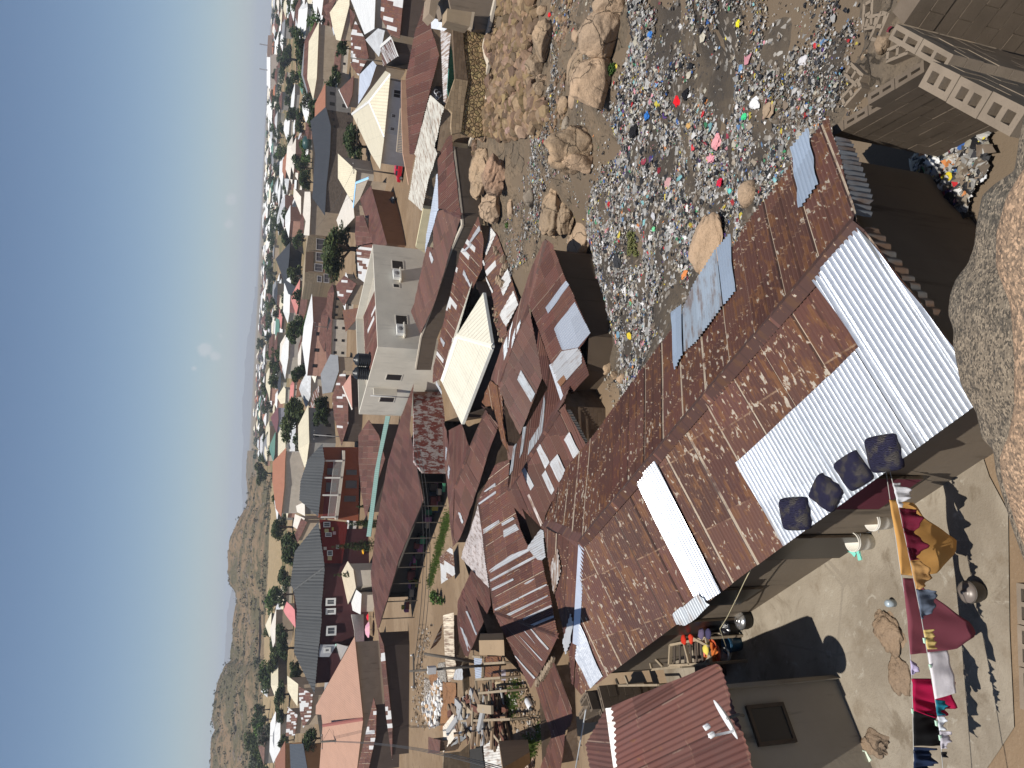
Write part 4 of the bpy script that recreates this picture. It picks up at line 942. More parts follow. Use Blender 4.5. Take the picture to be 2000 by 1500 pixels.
la = [P(1738,972,LA), P(1762,1125,LA), P(1785,1500,LA)]; lb = [P(1742,940,LB), P(1790,1150,LB), P(1840,1500,LB)]
vA = VPlane(la[0], la[2]); vB = VPlane(lb[0], lb[2])
def washing_line(label, vp, pts, ext0, ext1):
    q = [vp(*p) for p in pts]; d0 = (q[0]-q[1])/np.linalg.norm(q[0]-q[1]); d1 = (q[-1]-q[-2])/np.linalg.norm(q[-1]-q[-2])
    q = [q[0]+d0*ext0]+q+[q[-1]+d1*ext1]; m = MB(); m.tube(q, .006, 5); return tag(m.build('washing_line', m_plain((.35,.34,.32), .6)), label, 'line')
lineA = [(1738,972),W3(1040,1490),W4(1085,250),W4(1125,800),W4(1140,1490)]; lineB = [W3(975,775),W3(1022,965),W3(1110,1380),W4(1200,335),W4(1305,960),W4(1345,1230),W4(1365,1500)]
washing_line('washing line farther from the rock, carrying the orange and maroon sheets', vA, lineA, 1.2, 1.5)
washing_line('washing line nearer to the rock, carrying the lace and towels', vB, lineB, .9, 1.5)
cloth('sheet', 'large mustard orange sheet drooping from the far line', vA, [W3(945,905), W3(1000,1200), W3(1040,1490)], [W3(1100,930), W3(1230,1040), W3(1485,1215), W3(1440,1310), W3(1290,1475), W3(1150,1500)], (.50,.27,.085), folds=3, amp=.035, over=.12, seed=1)
cloth('sheet', 'big maroon sheet on the far line', vA, [W4(1055,15), W4(1085,300), W4(1115,612)], [W4(1145,20), W4(1330,190), W4(1560,365), W4(1600,460), W4(1480,565), W4(1260,605)], (.20,.055,.075), folds=3, amp=.03, seed=2)
cloth('cloth', 'small lilac rag pinned on the far line', vA, [W4(1113,655), W4(1122,770)], [W4(1170,690), W4(1180,745), W4(1130,770)], (.48,.42,.60), folds=3, amp=.02, n=10, m=6, seed=3)
cloth('sheet', 'crimson sheet with frayed hem on the far line', vA, [W4(1127,800), W4(1137,1050)], [W4(1440,800), W4(1475,830), W4(1400,870), W4(1435,960), W4(1465,1035), W4(1400,1045), W4(1430,1080), W4(1250,1090)], (.36,.008,.055), folds=3, amp=.05, seed=4)
cloth('sheet', 'black cloth on the far line', vA, [W4(1137,1050), W4(1140,1325)], [W4(1225,1062), W4(1330,1100), W4(1340,1322)], (.008,.008,.009), folds=3, amp=.04, seed=5)
cloth('sheet', 'navy cloth at the left end of the far line', vA, [W4(1140,1332), W4(1142,1540)], [W4(1280,1332), W4(1270,1440), W4(1300,1540)], (.012,.022,.055), folds=4, amp=.05, seed=6)
cloth('lace_curtain', 'white lace curtain with scalloped hem at the right end of the near line', vB, [W3(975,775), W3(1020,965)], [W3(1035,775), W3(1060,805), W3(1085,815), W3(1120,860), W3(1090,900), W3(1050,930), W3(1040,965)], (.66,.66,.70), folds=6, amp=.03, n=22, m=9, seed=7)
cloth('sheet', 'dark wine cloth doubled over the near line', vB, [W3(1025,968), W3(1065,1170), W3(1110,1378)], [W3(1165,980), W3(1150,1140), W3(1165,1155), W3(1225,1285), W3(1170,1368)], (.13,.012,.03), folds=5, amp=.05, over=.1, seed=8)
cloth('cloth', 'small ochre cloth between wine and grey pieces on the near line', vB, [W3(1113,1382), W4(1158,100)], [W3(1185,1382), W4(1290,10), W4(1235,70), W4(1180,105)], (.46,.26,.10), folds=3, amp=.04, n=14, m=8, seed=9)
cloth('cloth', 'blue-grey shirt on the near line', vB, [W4(1160,105), W4(1200,335)], [W4(1240,108), W4(1330,140), W4(1275,290), W4(1215,330)], (.115,.14,.19), folds=4, amp=.04, n=18, m=9, seed=10)
cloth('towel', 'yellow striped hand towel on the near line', vB, [W4(1215,420), W4(1245,572)], [W4(1285,415), W4(1312,570)], (.60,.44,.17), folds=6, amp=.02, n=20, m=8, seed=11)
cloth('towel', 'white towel with tiny pink motifs on the near line', vB, [W4(1250,595), W4(1305,960)], [W4(1405,580), W4(1435,700), W4(1450,912)], (.74,.70,.73), folds=2, amp=.02, n=20, m=10, seed=12)
cloth('cloth', 'teal garment on the near line', vB, [W4(1310,965), W4(1322,1090)], [W4(1395,975), W4(1375,1085)], (.015,.17,.24), folds=3, amp=.03, n=12, m=8, seed=13)
cloth('cloth', 'white vest on the near line', vB, [W4(1323,1095), W4(1338,1205)], [W4(1365,1095), W4(1385,1150), W4(1375,1205)], (.62,.65,.70), folds=3, amp=.02, n=12, m=6, seed=14)
cloth('cloth', 'striped small shirt on the near line', vB, [W4(1340,1212), W4(1355,1350)], [W4(1405,1215), W4(1440,1250), W4(1410,1300), W4(1390,1340)], (.50,.47,.52), folds=4, amp=.03, n=14, m=7, seed=15)
cloth('cloth', 'little black sock pair at the left of the near line', vB, [W4(1355,1375), W4(1360,1415)], [W4(1395,1375), W4(1400,1418)], (.015,.015,.018), folds=2, amp=.015, n=8, m=5, seed=16)
for (x, y, vp) in [(*W4(1130,1057), vA), (*W4(1222,505), vB), (*W4(1315,1150), vB), (*W4(1268,712), vB), (*W4(1345,1265), vB)]:
    c = vp(x, y); m = MB(); m.obox(c+np.array([0,0,.0]), (.035,0,.01), (0,.012,0), (0,0,.012)); tag(m.build('clothes_peg', m_plain((.45,.65,.5), .4)), 'small clothes peg gripping the washing line', 'peg', 'clothes pegs')
# cushions on the zinc sheets
def cushion(label, pts, th=.13):
    pl = m_left; q = [pl.hit(*p, h=th) for p in pts]; c = sum(q)/4; ax = (q[1]-q[0]+q[2]-q[3])/4; ay = (q[3]-q[0]+q[2]-q[1])/4
    bm = bmesh.new(); n = 12; V = {}
    for fz in (0, 1):
        for i in range(n+1):
            for j in range(n+1):
                a, b = i/n*2-1, j/n*2-1; edge = max(abs(a), abs(b)); r_ = 1-.06*(abs(a)*abs(b))**3
                crown = .05*(1-a*a)*(1-b*b)+.012*mnoise.noise((a*2+c[0], b*2, fz)); p = c+ax*a*r_+ay*b*r_
                h = (crown if fz else -th+.012)-(.03 if edge > .99 and fz else 0)
                V[fz, i, j] = bm.verts.new(p+pl.n*h)
    uvl = bm.loops.layers.uv.new('UVMap')
    def face(vs, uvs):
        f = bm.faces.new(vs); f.smooth = True
        for l, u in zip(f.loops, uvs): l[uvl].uv = u
    for fz in (0, 1):
        for i in range(n):
            for j in range(n):
                ks = [(i, j), (i+1, j), (i+1, j+1), (i, j+1)]; ks = ks if fz else ks[::-1]; face([V[fz, a, b] for a, b in ks], [(a/n, b/n) for a, b in ks])
    for k in range(n):
        for (s0, s1) in (((k, 0), (k+1, 0)), ((k+1, n), (k, n)), ((0, k+1), (0, k)), ((n, k), (n, k+1))):
            face([V[0, s0[0], s0[1]], V[0, s1[0], s1[1]], V[1, s1[0], s1[1]], V[1, s0[0], s0[1]]], [(s0[0]/n+s0[1]/n, 0), (s1[0]/n+s1[1]/n, 0), (s1[0]/n+s1[1]/n, .2), (s0[0]/n+s0[1]/n, .2)])
    bmesh.ops.recalc_face_normals(bm, faces=bm.faces); me = bpy.data.meshes.new('seat_cushion'); bm.to_mesh(me); bm.free()
    o = link('seat_cushion', me, None, m_cushion()); bv = o.modifiers.new('b', 'BEVEL'); bv.width = .02; bv.segments = 3; bv.limit_method = 'ANGLE'; bv.angle_limit = R(50)
    return tag(o, label, 'cushion', 'sofa cushions drying on the roof')
cushion('navy zebra cushion on the zinc roof, nearest the rock and largest', [W3(738,435), W3(970,388), W3(1050,680), W3(785,705)])
cushion('navy zebra cushion on the zinc roof, second from the rock, tilted', [W3(480,632), W3(660,522), W3(810,745), W3(640,862)])
cushion('navy zebra cushion on the zinc roof, set diagonally, third from the rock', [W3(300,888), W3(375,692), W3(578,850), W3(480,1020)])
cushion('navy zebra cushion on the zinc roof, farthest from the rock', [W3(65,905), W3(275,893), W3(320,1150), W3(105,1150)])
# buckets, pots
def bucket(label, x, y, r_, h, col, cat='bucket', name='bucket', z=YZ, group=None, taper=.82, inner=None, rough=.45):
    q = P(x, y, z); root = empty(name, q, label, cat, group); m = MB()
    m.lathe(q, [(0, 0), (r_*taper, 0), (r_*(taper+.08), h*.4), (r_*.97, h*.86), (r_*1.06, h*.87), (r_*1.06, h*.9), (r_*.99, h*.91), (r_*1.05, h*.97), (r_*1.05, h), (r_*.96, h), (r_*taper*.95, .02), (0, .02)], 26); m.build('body', m_plain(col, rough, 0, .1), root)
    hd = MB(); hd.tube([q+np.array([r_*1.05*math.cos(a), r_*1.05*math.sin(a)*.35-r_*.9, h*.9-r_*.4*math.sin(a)]) for a in np.linspace(0, math.pi, 9)], .006, 5); hd.build('handle', m_plain((.5,.5,.5), .4, .8), root)
    return root
bucket('white plastic bucket beside the orange sheet', *W3(945,1072), .15, .37, (.66,.63,.57))
bucket('white plastic bucket with a worn side, next to the turquoise slippers', *W3(795,1232), .155, .38, (.64,.61,.54))
q = P(*W3(800,1140), YZ); m = MB(); m.lathe(q, [(0,0),(.05,0),(.05,.1),(.045,.105),(.045,.11),(0,.11)], 16); tag(m.build('tin_can', m_plain((.30,.34,.38), .4, .3)), 'small grey tin between the two white buckets', 'tin')
q = P(*W4(985,212), YZ); m = MB(); m.lathe(q, [(0,0),(.06,0),(.06,.13),(.05,.14),(.05,.15),(0,.15)], 16); tag(m.build('tin_can', m_plain((.40,.47,.52), .4, .2)), 'lone dented tin in the middle of the yard', 'tin')
def slipper(label, x, y, an, col):
    q = P(x, y, YZ); t = np.array([math.cos(an), math.sin(an), 0]); n = np.array([-t[1], t[0], 0]); root = empty('slipper', q, label, 'slipper', 'pairs of slippers in the yard'); m = MB(); pr = [(-.12,.03),(-.1,.042),(-.04,.034),(.03,.04),(.09,.048),(.12,.03)]
    for (a, wa), (b, wb) in zip(pr, pr[1:]):
        for z0 in (.022,): m.quad(q+t*a-n*wa+[0,0,z0], q+t*b-n*wb+[0,0,z0], q+t*b+n*wb+[0,0,z0], q+t*a+n*wa+[0,0,z0])
        for sg in (-1, 1): m.quad(q+t*a+n*wa*sg, q+t*b+n*wb*sg, q+t*b+n*wb*sg+[0,0,.022], q+t*a+n*wa*sg+[0,0,.022])
    m.build('sole', m_plain(col, .6), root); s_ = MB(); s_.tube([q+t*.03+n*.045+[0,0,.015], q+t*.05+n*.02+[0,0,.06], q+t*.09+[0,0,.03]], .009, 6); s_.tube([q+t*.03-n*.045+[0,0,.015], q+t*.05-n*.02+[0,0,.06], q+t*.09+[0,0,.03]], .009, 6); s_.build('strap', m_plain(col, .6), root)
TQ = (.18,.55,.45)
slipper('turquoise slipper touching the worn white bucket', *W3(655,1305), 1.15, TQ); slipper('turquoise slipper lying apart behind the worn white bucket', *W3(712,1322), .4, TQ)
slipper('pale green slipper in the sun at the shed', *W4(772,1392), .9, (.55,.62,.5)); slipper('green slipper half in the shed shadow', *W4(712,1440), 2.4, (.20,.32,.26))  # one pair: sun and shed shadow put into the two colours
def pot(label, x, y, r_, h, col, z=YZ, lid=True, rough=.4, metal=.6, name='pot', lidcol=(.35,.34,.33)):
    q = P(x, y, z); root = empty(name, q, label, 'pot', 'cooking pots'); m = MB(); m.lathe(q, [(0,0),(r_*.8,0),(r_,h*.3),(r_,h*.85),(r_*1.08,h*.88),(r_*1.08,h*.93),(r_*.95,h*.93),(r_*.9,.03),(0,.03)], 24); m.build('body', m_plain(col, .55, .3), root)
    if lid: l = MB(); l.lathe(q+np.array([0,0,h*.94]), [(r_*1.0,0),(r_*.95,.02),(r_*.5,.05),(.03,.06),(.03,.09),(0,.09)], 22); l.build('lid', m_plain(lidcol, rough, metal), root)
pot('dark lidded pot standing alone near the rock edge', *W4(1655,122), .15, .26, (.07,.06,.05), lidcol=(.16,.13,.11), metal=.1)
pot('black cooking pot with grey lid under the eave', *Q5(1680,120), .2, .3, (.025,.025,.025), lidcol=(.34,.34,.34))
pot('black cooking pot with a shiny lid at the corner of the eave', *Q5(1815,55), .18, .24, (.03,.03,.03), lidcol=(.75,.75,.75), rough=.2, metal=.9)
bucket('blue bucket beside the orange basin', *Q5(1720,290), .17, .33, (.012,.075,.15), taper=.75)
q = P(*Q5(1500,380), .42); root = empty('basin', q, 'wide orange basin piled with washing near the shed', 'basin'); m = MB(); m.lathe(q, [(0,0),(.17,0),(.30,.13),(.32,.14),(.32,.16),(.28,.15),(.16,.03),(0,.03)], 28); m.build('bowl', m_plain((.48,.09,.035), .45), root)
c = MB(); rr = random.Random(3)
for k in range(26):
    p = q+np.array([rr.uniform(-.2,.2), rr.uniform(-.18,.18), .12+rr.uniform(0,.08)]); c.obox(p, (rr.uniform(.03,.09), rr.uniform(-.04,.04), rr.uniform(-.03,.03)), (rr.uniform(-.03,.03), rr.uniform(.02,.05), rr.uniform(-.03,.03)), (0, rr.uniform(-.02,.02), .02))
c.build('clothes', m_cloth((.55,.16,.04), .5), root)
q = P(*Q5(1615,395), .30); m = MB(); m.lathe(q, [(0,0),(.1,0),(.155,.06),(.16,.12),(.14,.115),(.13,.05),(0,.02)], 22); tag(m.build('bowl', m_plain((.55,.56,.55), .2, .5)), 'small steel bowl beside the orange basin', 'bowl')
m = MB(); q = P(*Q5(1500,400), YZ); m.obox(q+[0,0,.2], (.35,.1,0), (-.06,.3,0), (0,0,.2)); tag(m.build('bench', m_wood((.12,.09,.07))), 'low bench under the orange basin', 'bench')
# timber rack under the eave
root = empty('rack', P(*Q5(1300,500), YZ), 'rough timber rack in the shade between the long house and the shed', 'rack'); m = MB(); zr = .9
ra, rb_, rc, rd = P(*Q5(1040,500), zr), P(*Q5(1440,480), zr), P(*Q5(1400,230), zr), P(*Q5(1050,300), zr)
for a, b in ((ra, rb_), (rb_, rc), (rc, rd), (rd, ra), (P(*Q5(1180,260), zr), P(*Q5(1240,490), zr))): m.beam(a, b, .05, .07)
for a in (ra, rb_, rc, rd): m.beam(a, (a[0], a[1], YZ), .05)
m.beam(P(*Q5(1280,235), zr+.03), P(*Q5(1420,310), zr+.03), .05); m.beam(P(*Q5(1370,490), zr+.03), P(*Q5(1440,400), zr+.03), .04); m.build('frame', m_wood((.30,.24,.17)), root); s_ = MB()
for k in range(7):
    t_ = (k+.5)/7; s_.beam(ra*(1-t_)+rb_*t_-[0,0,.05], rd*(1-t_)+rc*t_-[0,0,.05], .06, .02)
s_.build('slats', m_wood((.07,.055,.045)), root)
for k, (x, y, cl) in enumerate([(*Q5(1180,245), (.45,.03,.015)), (*Q5(1250,235), (.5,.045,.02)), (*Q5(1420,190), (.05,.045,.10)), (*Q5(1350,185), (.10,.08,.14)), (*Q5(1395,345), (.6,.5,.1))]):
    q = P(x, y, zr+.03); me = rock_mesh(.13, .1, .06, 40+k, 2, 2, .3); o = link('rag', me, None, m_cloth(cl)); o.location = q; tag(o, ['red rag on the timber rack', 'bright red rag in the middle of the rack edge', 'dark patterned bundle at the end of the rack', 'violet bundle on the rack', 'yellow plastic bowl-like rag on the slats'][k], 'rag')
m = MB(); 
for (pa, pb) in ((Q5(545,695), Q5(930,690)), (Q5(515,630), Q5(545,700)), (Q5(605,600), Q5(640,690)), (Q5(835,410), Q5(870,540)), (Q5(865,540), Q5(1150,510)), (Q5(870,400), Q5(975,510))): m.beam(P(*pa, .7), P(*pb, .7), .05, .05)
for pa in (Q5(545,695), Q5(930,690), Q5(835,410), Q5(1150,510)): q = P(*pa, .7); m.beam(q, (q[0], q[1], 0), .05)
tag(m.build('timber_frame', m_wood((.26,.21,.15))), 'leaning timber frames behind the rack under the eave', 'frame')
# satellite dish on the shed eave
def dish(label, pa, pb, z, armend, root_z):
    c0 = P((pa[0]+pb[0])/2, (pa[1]+pb[1])/2, z); dd = (c0-CAM)@_f; e = (np.array([pb[0]-pa[0], pb[1]-pa[1]]))
    rad = np.hypot(*e)/2*dd/FPX; ex = (e[0]*_d+(-e[1])*_r); ex /= np.linalg.norm(ex)
    v = (c0-CAM)/np.linalg.norm(c0-CAM); n = np.cross(ex, v); n /= np.linalg.norm(n)
    if n@_d > 0: n = -n
    n = n*.985-v*.10; n /= np.linalg.norm(n); root = empty('satellite_dish', c0, label, 'dish'); m = MB(); pr = [(0, 0)]+[(rad*t, .16*rad*t*t) for t in (.2,.4,.6,.8,.95,1)]; pr += [(rad*1.02, .16*rad), (rad*.98, .16*rad-.012)]+[(rad*t, .16*rad*t*t-.012) for t in (.7,.4,.1)]
    m.lathe(c0-n*.05, pr, 36, n); m.build('reflector', m_plain((.72,.72,.72), .45), root)
    end = P(*armend, z+.42); a = MB(); st = c0+ex*rad*.7; a.beam(st, end, .03); a.build('feed_arm', m_plain((.62,.62,.62), .5), root)
    l = MB(); pd = np.cross(n, ex)
    for k, off in enumerate((0., -.14)):
        for s_ in (0, .055): l.lathe(end+ex*off+pd*(.02-s_), [(0,0),(.027,0),(.03,.03),(.03,.08),(.018,.1),(0,.1)], 12, -n)
    l.build('receiver', m_plain((.7,.7,.7), .4), root); b = MB(); b.tube([c0-n*.03, c0-n*.12-[0,0,.12], (c0[0]-.02, c0[1]+.1, root_z)], .025, 8); b.build('bracket', m_plain((.08,.08,.08), .5), root)
dish('white satellite dish seen edge-on at the shed eave', Q5(1480,858), Q5(1685,1192), 2.85, Q5(1425,1195), 2.45)
# rock breaking through the yard cement
for k, (xa, ya, xb, yb, lb) in enumerate([(W4(830,200)[0], W4(0,230)[1], W4(1090,0)[0], W4(0,620)[1], 'flat brown bedrock hump in the middle of the yard, under the maroon sheet'), (W4(960,0)[0], W4(0,600)[1], W4(1110,0)[0], W4(0,1000)[1], 'narrow brown bedrock tongue in the yard, under the crimson sheet'), (W4(700,0)[0], W4(0,1200)[1], W4(960,0)[0], W4(0,1400)[1], 'flat grey-brown bedrock patch near the green slippers')]):
    q1, q2, q3, q4 = P(xa, ya, YZ), P(xb, ya, YZ), P(xb, yb, YZ), P(xa, yb, YZ); c = (q1+q2+q3+q4)/4; rx = np.linalg.norm(q1-q4)/2; ry = np.linalg.norm(q1-q2)/2
    me = rock_mesh(rx, ry, .09, 60+k, 4, 4, .35, .6); o = link('bedrock', me, None, m_rock((.27,.19,.125),(.19,.14,.10),20,.5,.35)); o.location = (c[0], c[1], YZ-.005); o.rotation_euler = (0,0,.25); tag(o, lb, 'rock')
m = MB(); m.tube([P(*Q4(1830,1062), 2.25), P(*Q4(1770,1180), 1.9), P(*Q4(1700,1330), 1.5), P(*Q5(1600,30), 1.1), P(*Q5(1530,140), .75), P(*Q5(1590,310), .5)], .008, 5); tag(m.build('cord', m_plain((.42,.37,.24), .7)), 'pale cord sagging from the eave to the washing basin', 'cord')
# litter heap in the corner below the gable
# ================================================================== refuse
def in_poly(x, y, poly):
    c = False; n = len(poly); j = n-1
    for i in range(n):
        if (poly[i][1] > y) != (poly[j][1] > y) and x < (poly[j][0]-poly[i][0])*(y-poly[i][1])/(poly[j][1]-poly[i][1])+poly[i][0]: c = not c
        j = i
    return c
PAL = [((.36,.35,.335),19),((.54,.53,.52),6),((.23,.223,.213),17),((.011,.011,.013),25),((.03,.03,.034),10),((.24,.20,.155),12),((.15,.115,.085),14),((.38,.35,.28),7),((.40,.02,.025),.8),((.03,.09,.28),1.2),((.12,.22,.38),1.0),((.46,.37,.05),1.4),((.05,.22,.10),.7),((.45,.20,.23),1.2),((.07,.035,.15),.8),((.17,.36,.38),.9),((.42,.16,.05),.7),((.22,.03,.05),.7)]
PW = np.array([p[1] for p in PAL]); PW = PW/PW.sum()
def refuse(name, label, poly, n, smed, smax, seed, dens=None, lift=.07):
    "thin crumpled scraps of all sizes"
    rr = random.Random(seed); W = [gh(*p) for p in poly]; xs = [p[0] for p in W]; ys = [p[1] for p in W]; pts = []; wp = [(p[0], p[1]) for p in W]
    while len(pts) < n:
        x = rr.uniform(min(xs), max(xs)); y = rr.uniform(min(ys), max(ys))
        if not in_poly(x, y, wp): continue
        d = .42+1.1*mnoise.fractal(Vector((x*.3, y*.3, seed)), 1., 2., 5)+.6*mnoise.noise((x*1.5, y*1.5, 2.))
        if dens: d += dens(x, y)
        if rr.random() < d: pts.append((x, y))
    Q = np.array(pts); z = np.concatenate([gz(Q[i:i+3000, 0], Q[i:i+3000, 1]) for i in range(0, n, 3000)]); b = np.array([.10*mnoise.fractal(Vector((x*.9, y*.9, 0)), 1., 2., 3) for x, y in pts])
    G = np.random.default_rng(seed); S = np.minimum(smed*np.exp(G.normal(0, .66, n)), smax)*np.clip(np.hypot(Q[:, 0], Q[:, 1])/20, .62, 1.1); an = G.uniform(0, 6.28, n); el = G.uniform(.4, 1., n)
    u, v = np.meshgrid([-1, 0, 1.], [-1, 0, 1.]); u = u.ravel()[None]+G.normal(0, .28, (n, 9)); v = v.ravel()[None]*el[:, None]+G.normal(0, .25, (n, 9)); h = np.abs(G.normal(.12, .28, (n, 9)))*(.4+.6*el[:, None]); h[:, 4] += .35
    ca, sa = np.cos(an)[:, None], np.sin(an)[:, None]; X = Q[:, :1]+S[:, None]*(u*ca-v*sa); Y = Q[:, 1:]+S[:, None]*(u*sa+v*ca); Zc = (z+lift+b)[:, None]+S[:, None]*h
    V = np.stack([X, Y, Zc], 2).reshape(-1, 3); f0 = np.array([[0,1,4,3],[1,2,5,4],[3,4,7,6],[4,5,8,7]]); Fq = (np.arange(n)[:, None, None]*9+f0[None]).reshape(-1, 4)
    me = bpy.data.meshes.new(name); me.from_pydata(V.tolist(), [], Fq.tolist()); idx = G.choice(len(PAL), n, p=PW); C = np.array([p[0] for p in PAL])[idx]*G.uniform(.55, 1.15, (n, 1)); fcol(me, np.repeat(C, 4, axis=0)); o = link(name, me, None, m_attr('litter', .6, .35)); return tag(o, label, 'refuse', kind='stuff')
def tipdens(x, y):
    px, py, _ = proj((x, y, g1(x, y))); d = 0.
    if px > 1500: d -= .1+.22*(px-1500)/150
    if px > 1250 and py > 480: d -= .2
    if px < 1290: d += .2
    if px > 1560 and py < 140: d -= .15
    return d
refuse('refuse', 'plastic bags, rags and paper strewn thickly over the slope', [(1222,-60),(1232,90),(1208,215),(1175,330),(1150,420),(1155,520),(1168,610),(1190,700),(1215,790),(1300,800),(1480,560),(1640,330),(1680,240),(1700,120),(1700,40),(1680,-60)], 165000, .0175, .11, 1, tipdens)
refuse('refuse', 'loose scraps blown over the edges of the dump', [(1100,-60),(1130,200),(1100,480),(1150,640),(1200,800),(1320,800),(1500,560),(1660,330),(1700,240),(1760,80),(1740,-60)], 12000, .017, .07, 4, None)
refuse('refuse', 'thinner litter in the gully between the boulders', [(985,450),(1000,540),(1050,500),(1060,380),(1100,330),(1105,240),(1120,110),(1115,-40),(1080,-40),(1078,160),(1040,300),(1000,400)], 9000, .02, .08, 2, None, .09)
refuse('refuse', 'litter heap in the corner under the gable of the long house', [W1(1150,1250), W1(1400,1100), W1(1690,1010), W1(1760,1100), W1(1750,1330), W1(1640,1500), W2(1560,240), W2(1540,380), W2(1400,200), W1(1280,1480)], 9000, .03, .2, 3, lambda x, y: .3, .1)
def big_rag(label, x, y, w, h, col, seed, cat='rag', name='plastic_bag', group=None, lift=.1):
    q = gh(x, y); d = (q-CAM)@_f; rx, ry = h/2*d/FPX, w/2*d/FPX*1.4; bm = bmesh.new(); bmesh.ops.create_icosphere(bm, subdivisions=3, radius=1)
    for v in bm.verts:
        p = v.co; k = 1+.5*mnoise.fractal(p*1.4+Vector((seed*3.3, seed, 0)), 1, 2, 4); v.co = Vector((p.x*rx*k, p.y*ry*k, max(p.z, -.3)*min(rx, ry)*.55*k))
    me = bpy.data.meshes.new(name); bm.to_mesh(me); bm.free(); o = link(name, me, None, m_cloth(col, .25)); o.location = q+[0,0,lift]; o.rotation_euler = (0, 0, seed*.7); return tag(o, label, cat, group)
for k, (x, y, w, h, c, lb) in enumerate([
    (*Q1(1155,985), 17, 24, (.58,.012,.02), 'red jacket lying on the refuse, the largest red thing there'), (*Q1(1230,930), 14, 20, (.010,.010,.013), 'black bag right beside the red jacket'), (*Q1(880,340), 11, 13, (.05,.17,.45), 'blue bag at the top edge of the dump, near the boulders'),
    (*Q1(845,1135), 11, 16, (.03,.14,.42), 'blue bag in the middle of the dump below a black heap'), (*Q1(720,1290), 22, 24, (.012,.012,.014), 'big black bag heap in the middle of the dump'), (*Q1(1530,1400), 22, 24, (.60,.27,.29), 'large pink cloth on the near side of the dump'), (*Q2(1480,40), 14, 26, (.58,.26,.30), 'long pink cloth trailing below the other pink cloth'),
    (*Q1(950,1010), 14, 16, (.42,.36,.06), 'mustard yellow bag above the red jacket'), (*Q1(1635,355), 9, 17, (.55,.47,.05), 'bright yellow bag near the far right of the dump'), (*Q1(1745,240), 9, 12, (.65,.58,.03), 'lemon yellow bag by the dark earth'), (*Q1(1805,1145), 9, 17, (.05,.50,.20), 'green bottle-like bag in front of the white bags'),
    (*Q1(1915,1010), 17, 22, (.62,.62,.63), 'cluster of white bags on the dark earth'), (*Q1(1255,1230), 11, 13, (.45,.27,.10), 'brown paper lump left of the red jacket'), (*Q2(1560,285), 12, 14, (.48,.02,.05), 'crimson bag near the round rock'), (*Q2(1665,370), 9, 12, (.12,.46,.42), 'aqua bag beside the round rock'), (*Q2(1055,290), 12, 26, (.42,.24,.24), 'dusty pink cloth on the bare earth'),
    (*Q2(965,170), 8, 12, (.17,.02,.03), 'dark red rag on the brown grass patch'), (*Q2(665,180), 16, 34, (.05,.05,.055), 'long black plastic sheet near the boulders'), (*Q2(1215,1185), 15, 12, (.55,.20,.07), 'orange rag near the roof edge'), (*Q2(735,600), 12, 18, (.02,.02,.022), 'old black tyre-like heap beside a grey bag'), (*Q2(910,615), 12, 12, (.42,.42,.44), 'grey bag next to the dark heap'), (*Q2(910,740), 8, 9, (.15,.50,.25), 'mint green box on the refuse'),
    (*Q2(550,1040), 16, 30, (.035,.036,.04), 'black sacks at the foot of the slope'), (*Q3(670,285), 9, 17, (.55,.42,.04), 'yellow bag at the lower end of the dump'), (*Q3(795,245), 12, 13, (.02,.02,.02), 'black bowl-shaped scrap at the lower end'), (*Q3(560,270), 8, 14, (.14,.25,.32), 'grey-blue cloth at the lower end'), (*W1(310,480), 16, 22, (.50,.49,.50), 'white plastic lump on the dark near earth'),
    (*W1(30,865), 22, 26, (.30,.22,.15), 'tan stone-like carton near the roof end'), (*W1(1715,1110), 16, 20, (.50,.42,.06), 'yellow bag in the corner heap by the block wall'), (*W1(1445,1400), 18, 24, (.50,.40,.03), 'bright yellow bag in the corner heap'), (*W1(1330,1270), 18, 18, (.62,.62,.62), 'white bag in the corner heap'), (*W1(1690,1380), 16, 30, (.55,.56,.58), 'clear plastic sheet in the corner heap'),
    (880+1095*k9, 165*k9, 6, 14, (.55,.02,.025), 'small red rag beside the angular brown boulder')]):
    big_rag(lb, x, y, w, h, c, k+1)

# ================================================================== boulders
T = Z(880, 0, k9)
RK = m_rock((.42,.295,.195), (.33,.24,.165), 18., .35, .3); RK2 = m_rock((.375,.265,.17), (.25,.185,.125), 14., .6, .35); RKG = m_rock((.30,.25,.19), (.20,.165,.13), 14., .6, .35)
def tb(x0, y0, x1, y1): a = T(x0, y0); b = T(x1, y1); return a[0], a[1], b[0], b[1]
boulder(*tb(1560,-120,1960,330), 'smooth tan slab at the right edge above the dump', 11, RK, cuts=3, rough=.1)
boulder(*tb(1410,130,1920,700), 'long smooth tan slab with a crack, second from the right', 12, RK, cuts=4, rough=.1)
boulder(*tb(1270,480,1500,1000), 'pitted upper shoulder of the broad tan boulder', 14, RK2, cuts=5)
boulder(*tb(1310,650,1830,1240), 'broad tan boulder beside a green shrub, overlooking the dump', 13, RK, cuts=4, rough=.11)
boulder(*tb(860,240,1150,650), 'large square-faced brown boulder among the scree', 21, RK2, cuts=8, rough=.12)
boulder(*tb(770,590,1080,810), 'cracked brown boulder below the square-faced one', 22, RK2, cuts=7)
boulder(*tb(940,45,1070,185), 'angular pale boulder next to a red rag', 23, RK2, cuts=8, sub=3)
boulder(*tb(935,810,1080,880), 'long flat stone above the angular split boulder', 24, RK, cuts=5, sub=3)
boulder(*tb(890,880,1055,1065), 'split angular boulder in the middle of the scree', 25, RK2, cuts=9, sub=3)
boulder(*tb(1140,1040,1300,1240), 'round brown boulder left of the broad tan boulder', 26, RK2, sub=3); boulder(*tb(1280,985,1370,1180), 'narrow upright stone pressed against the broad tan boulder', 27, RK, sub=3)
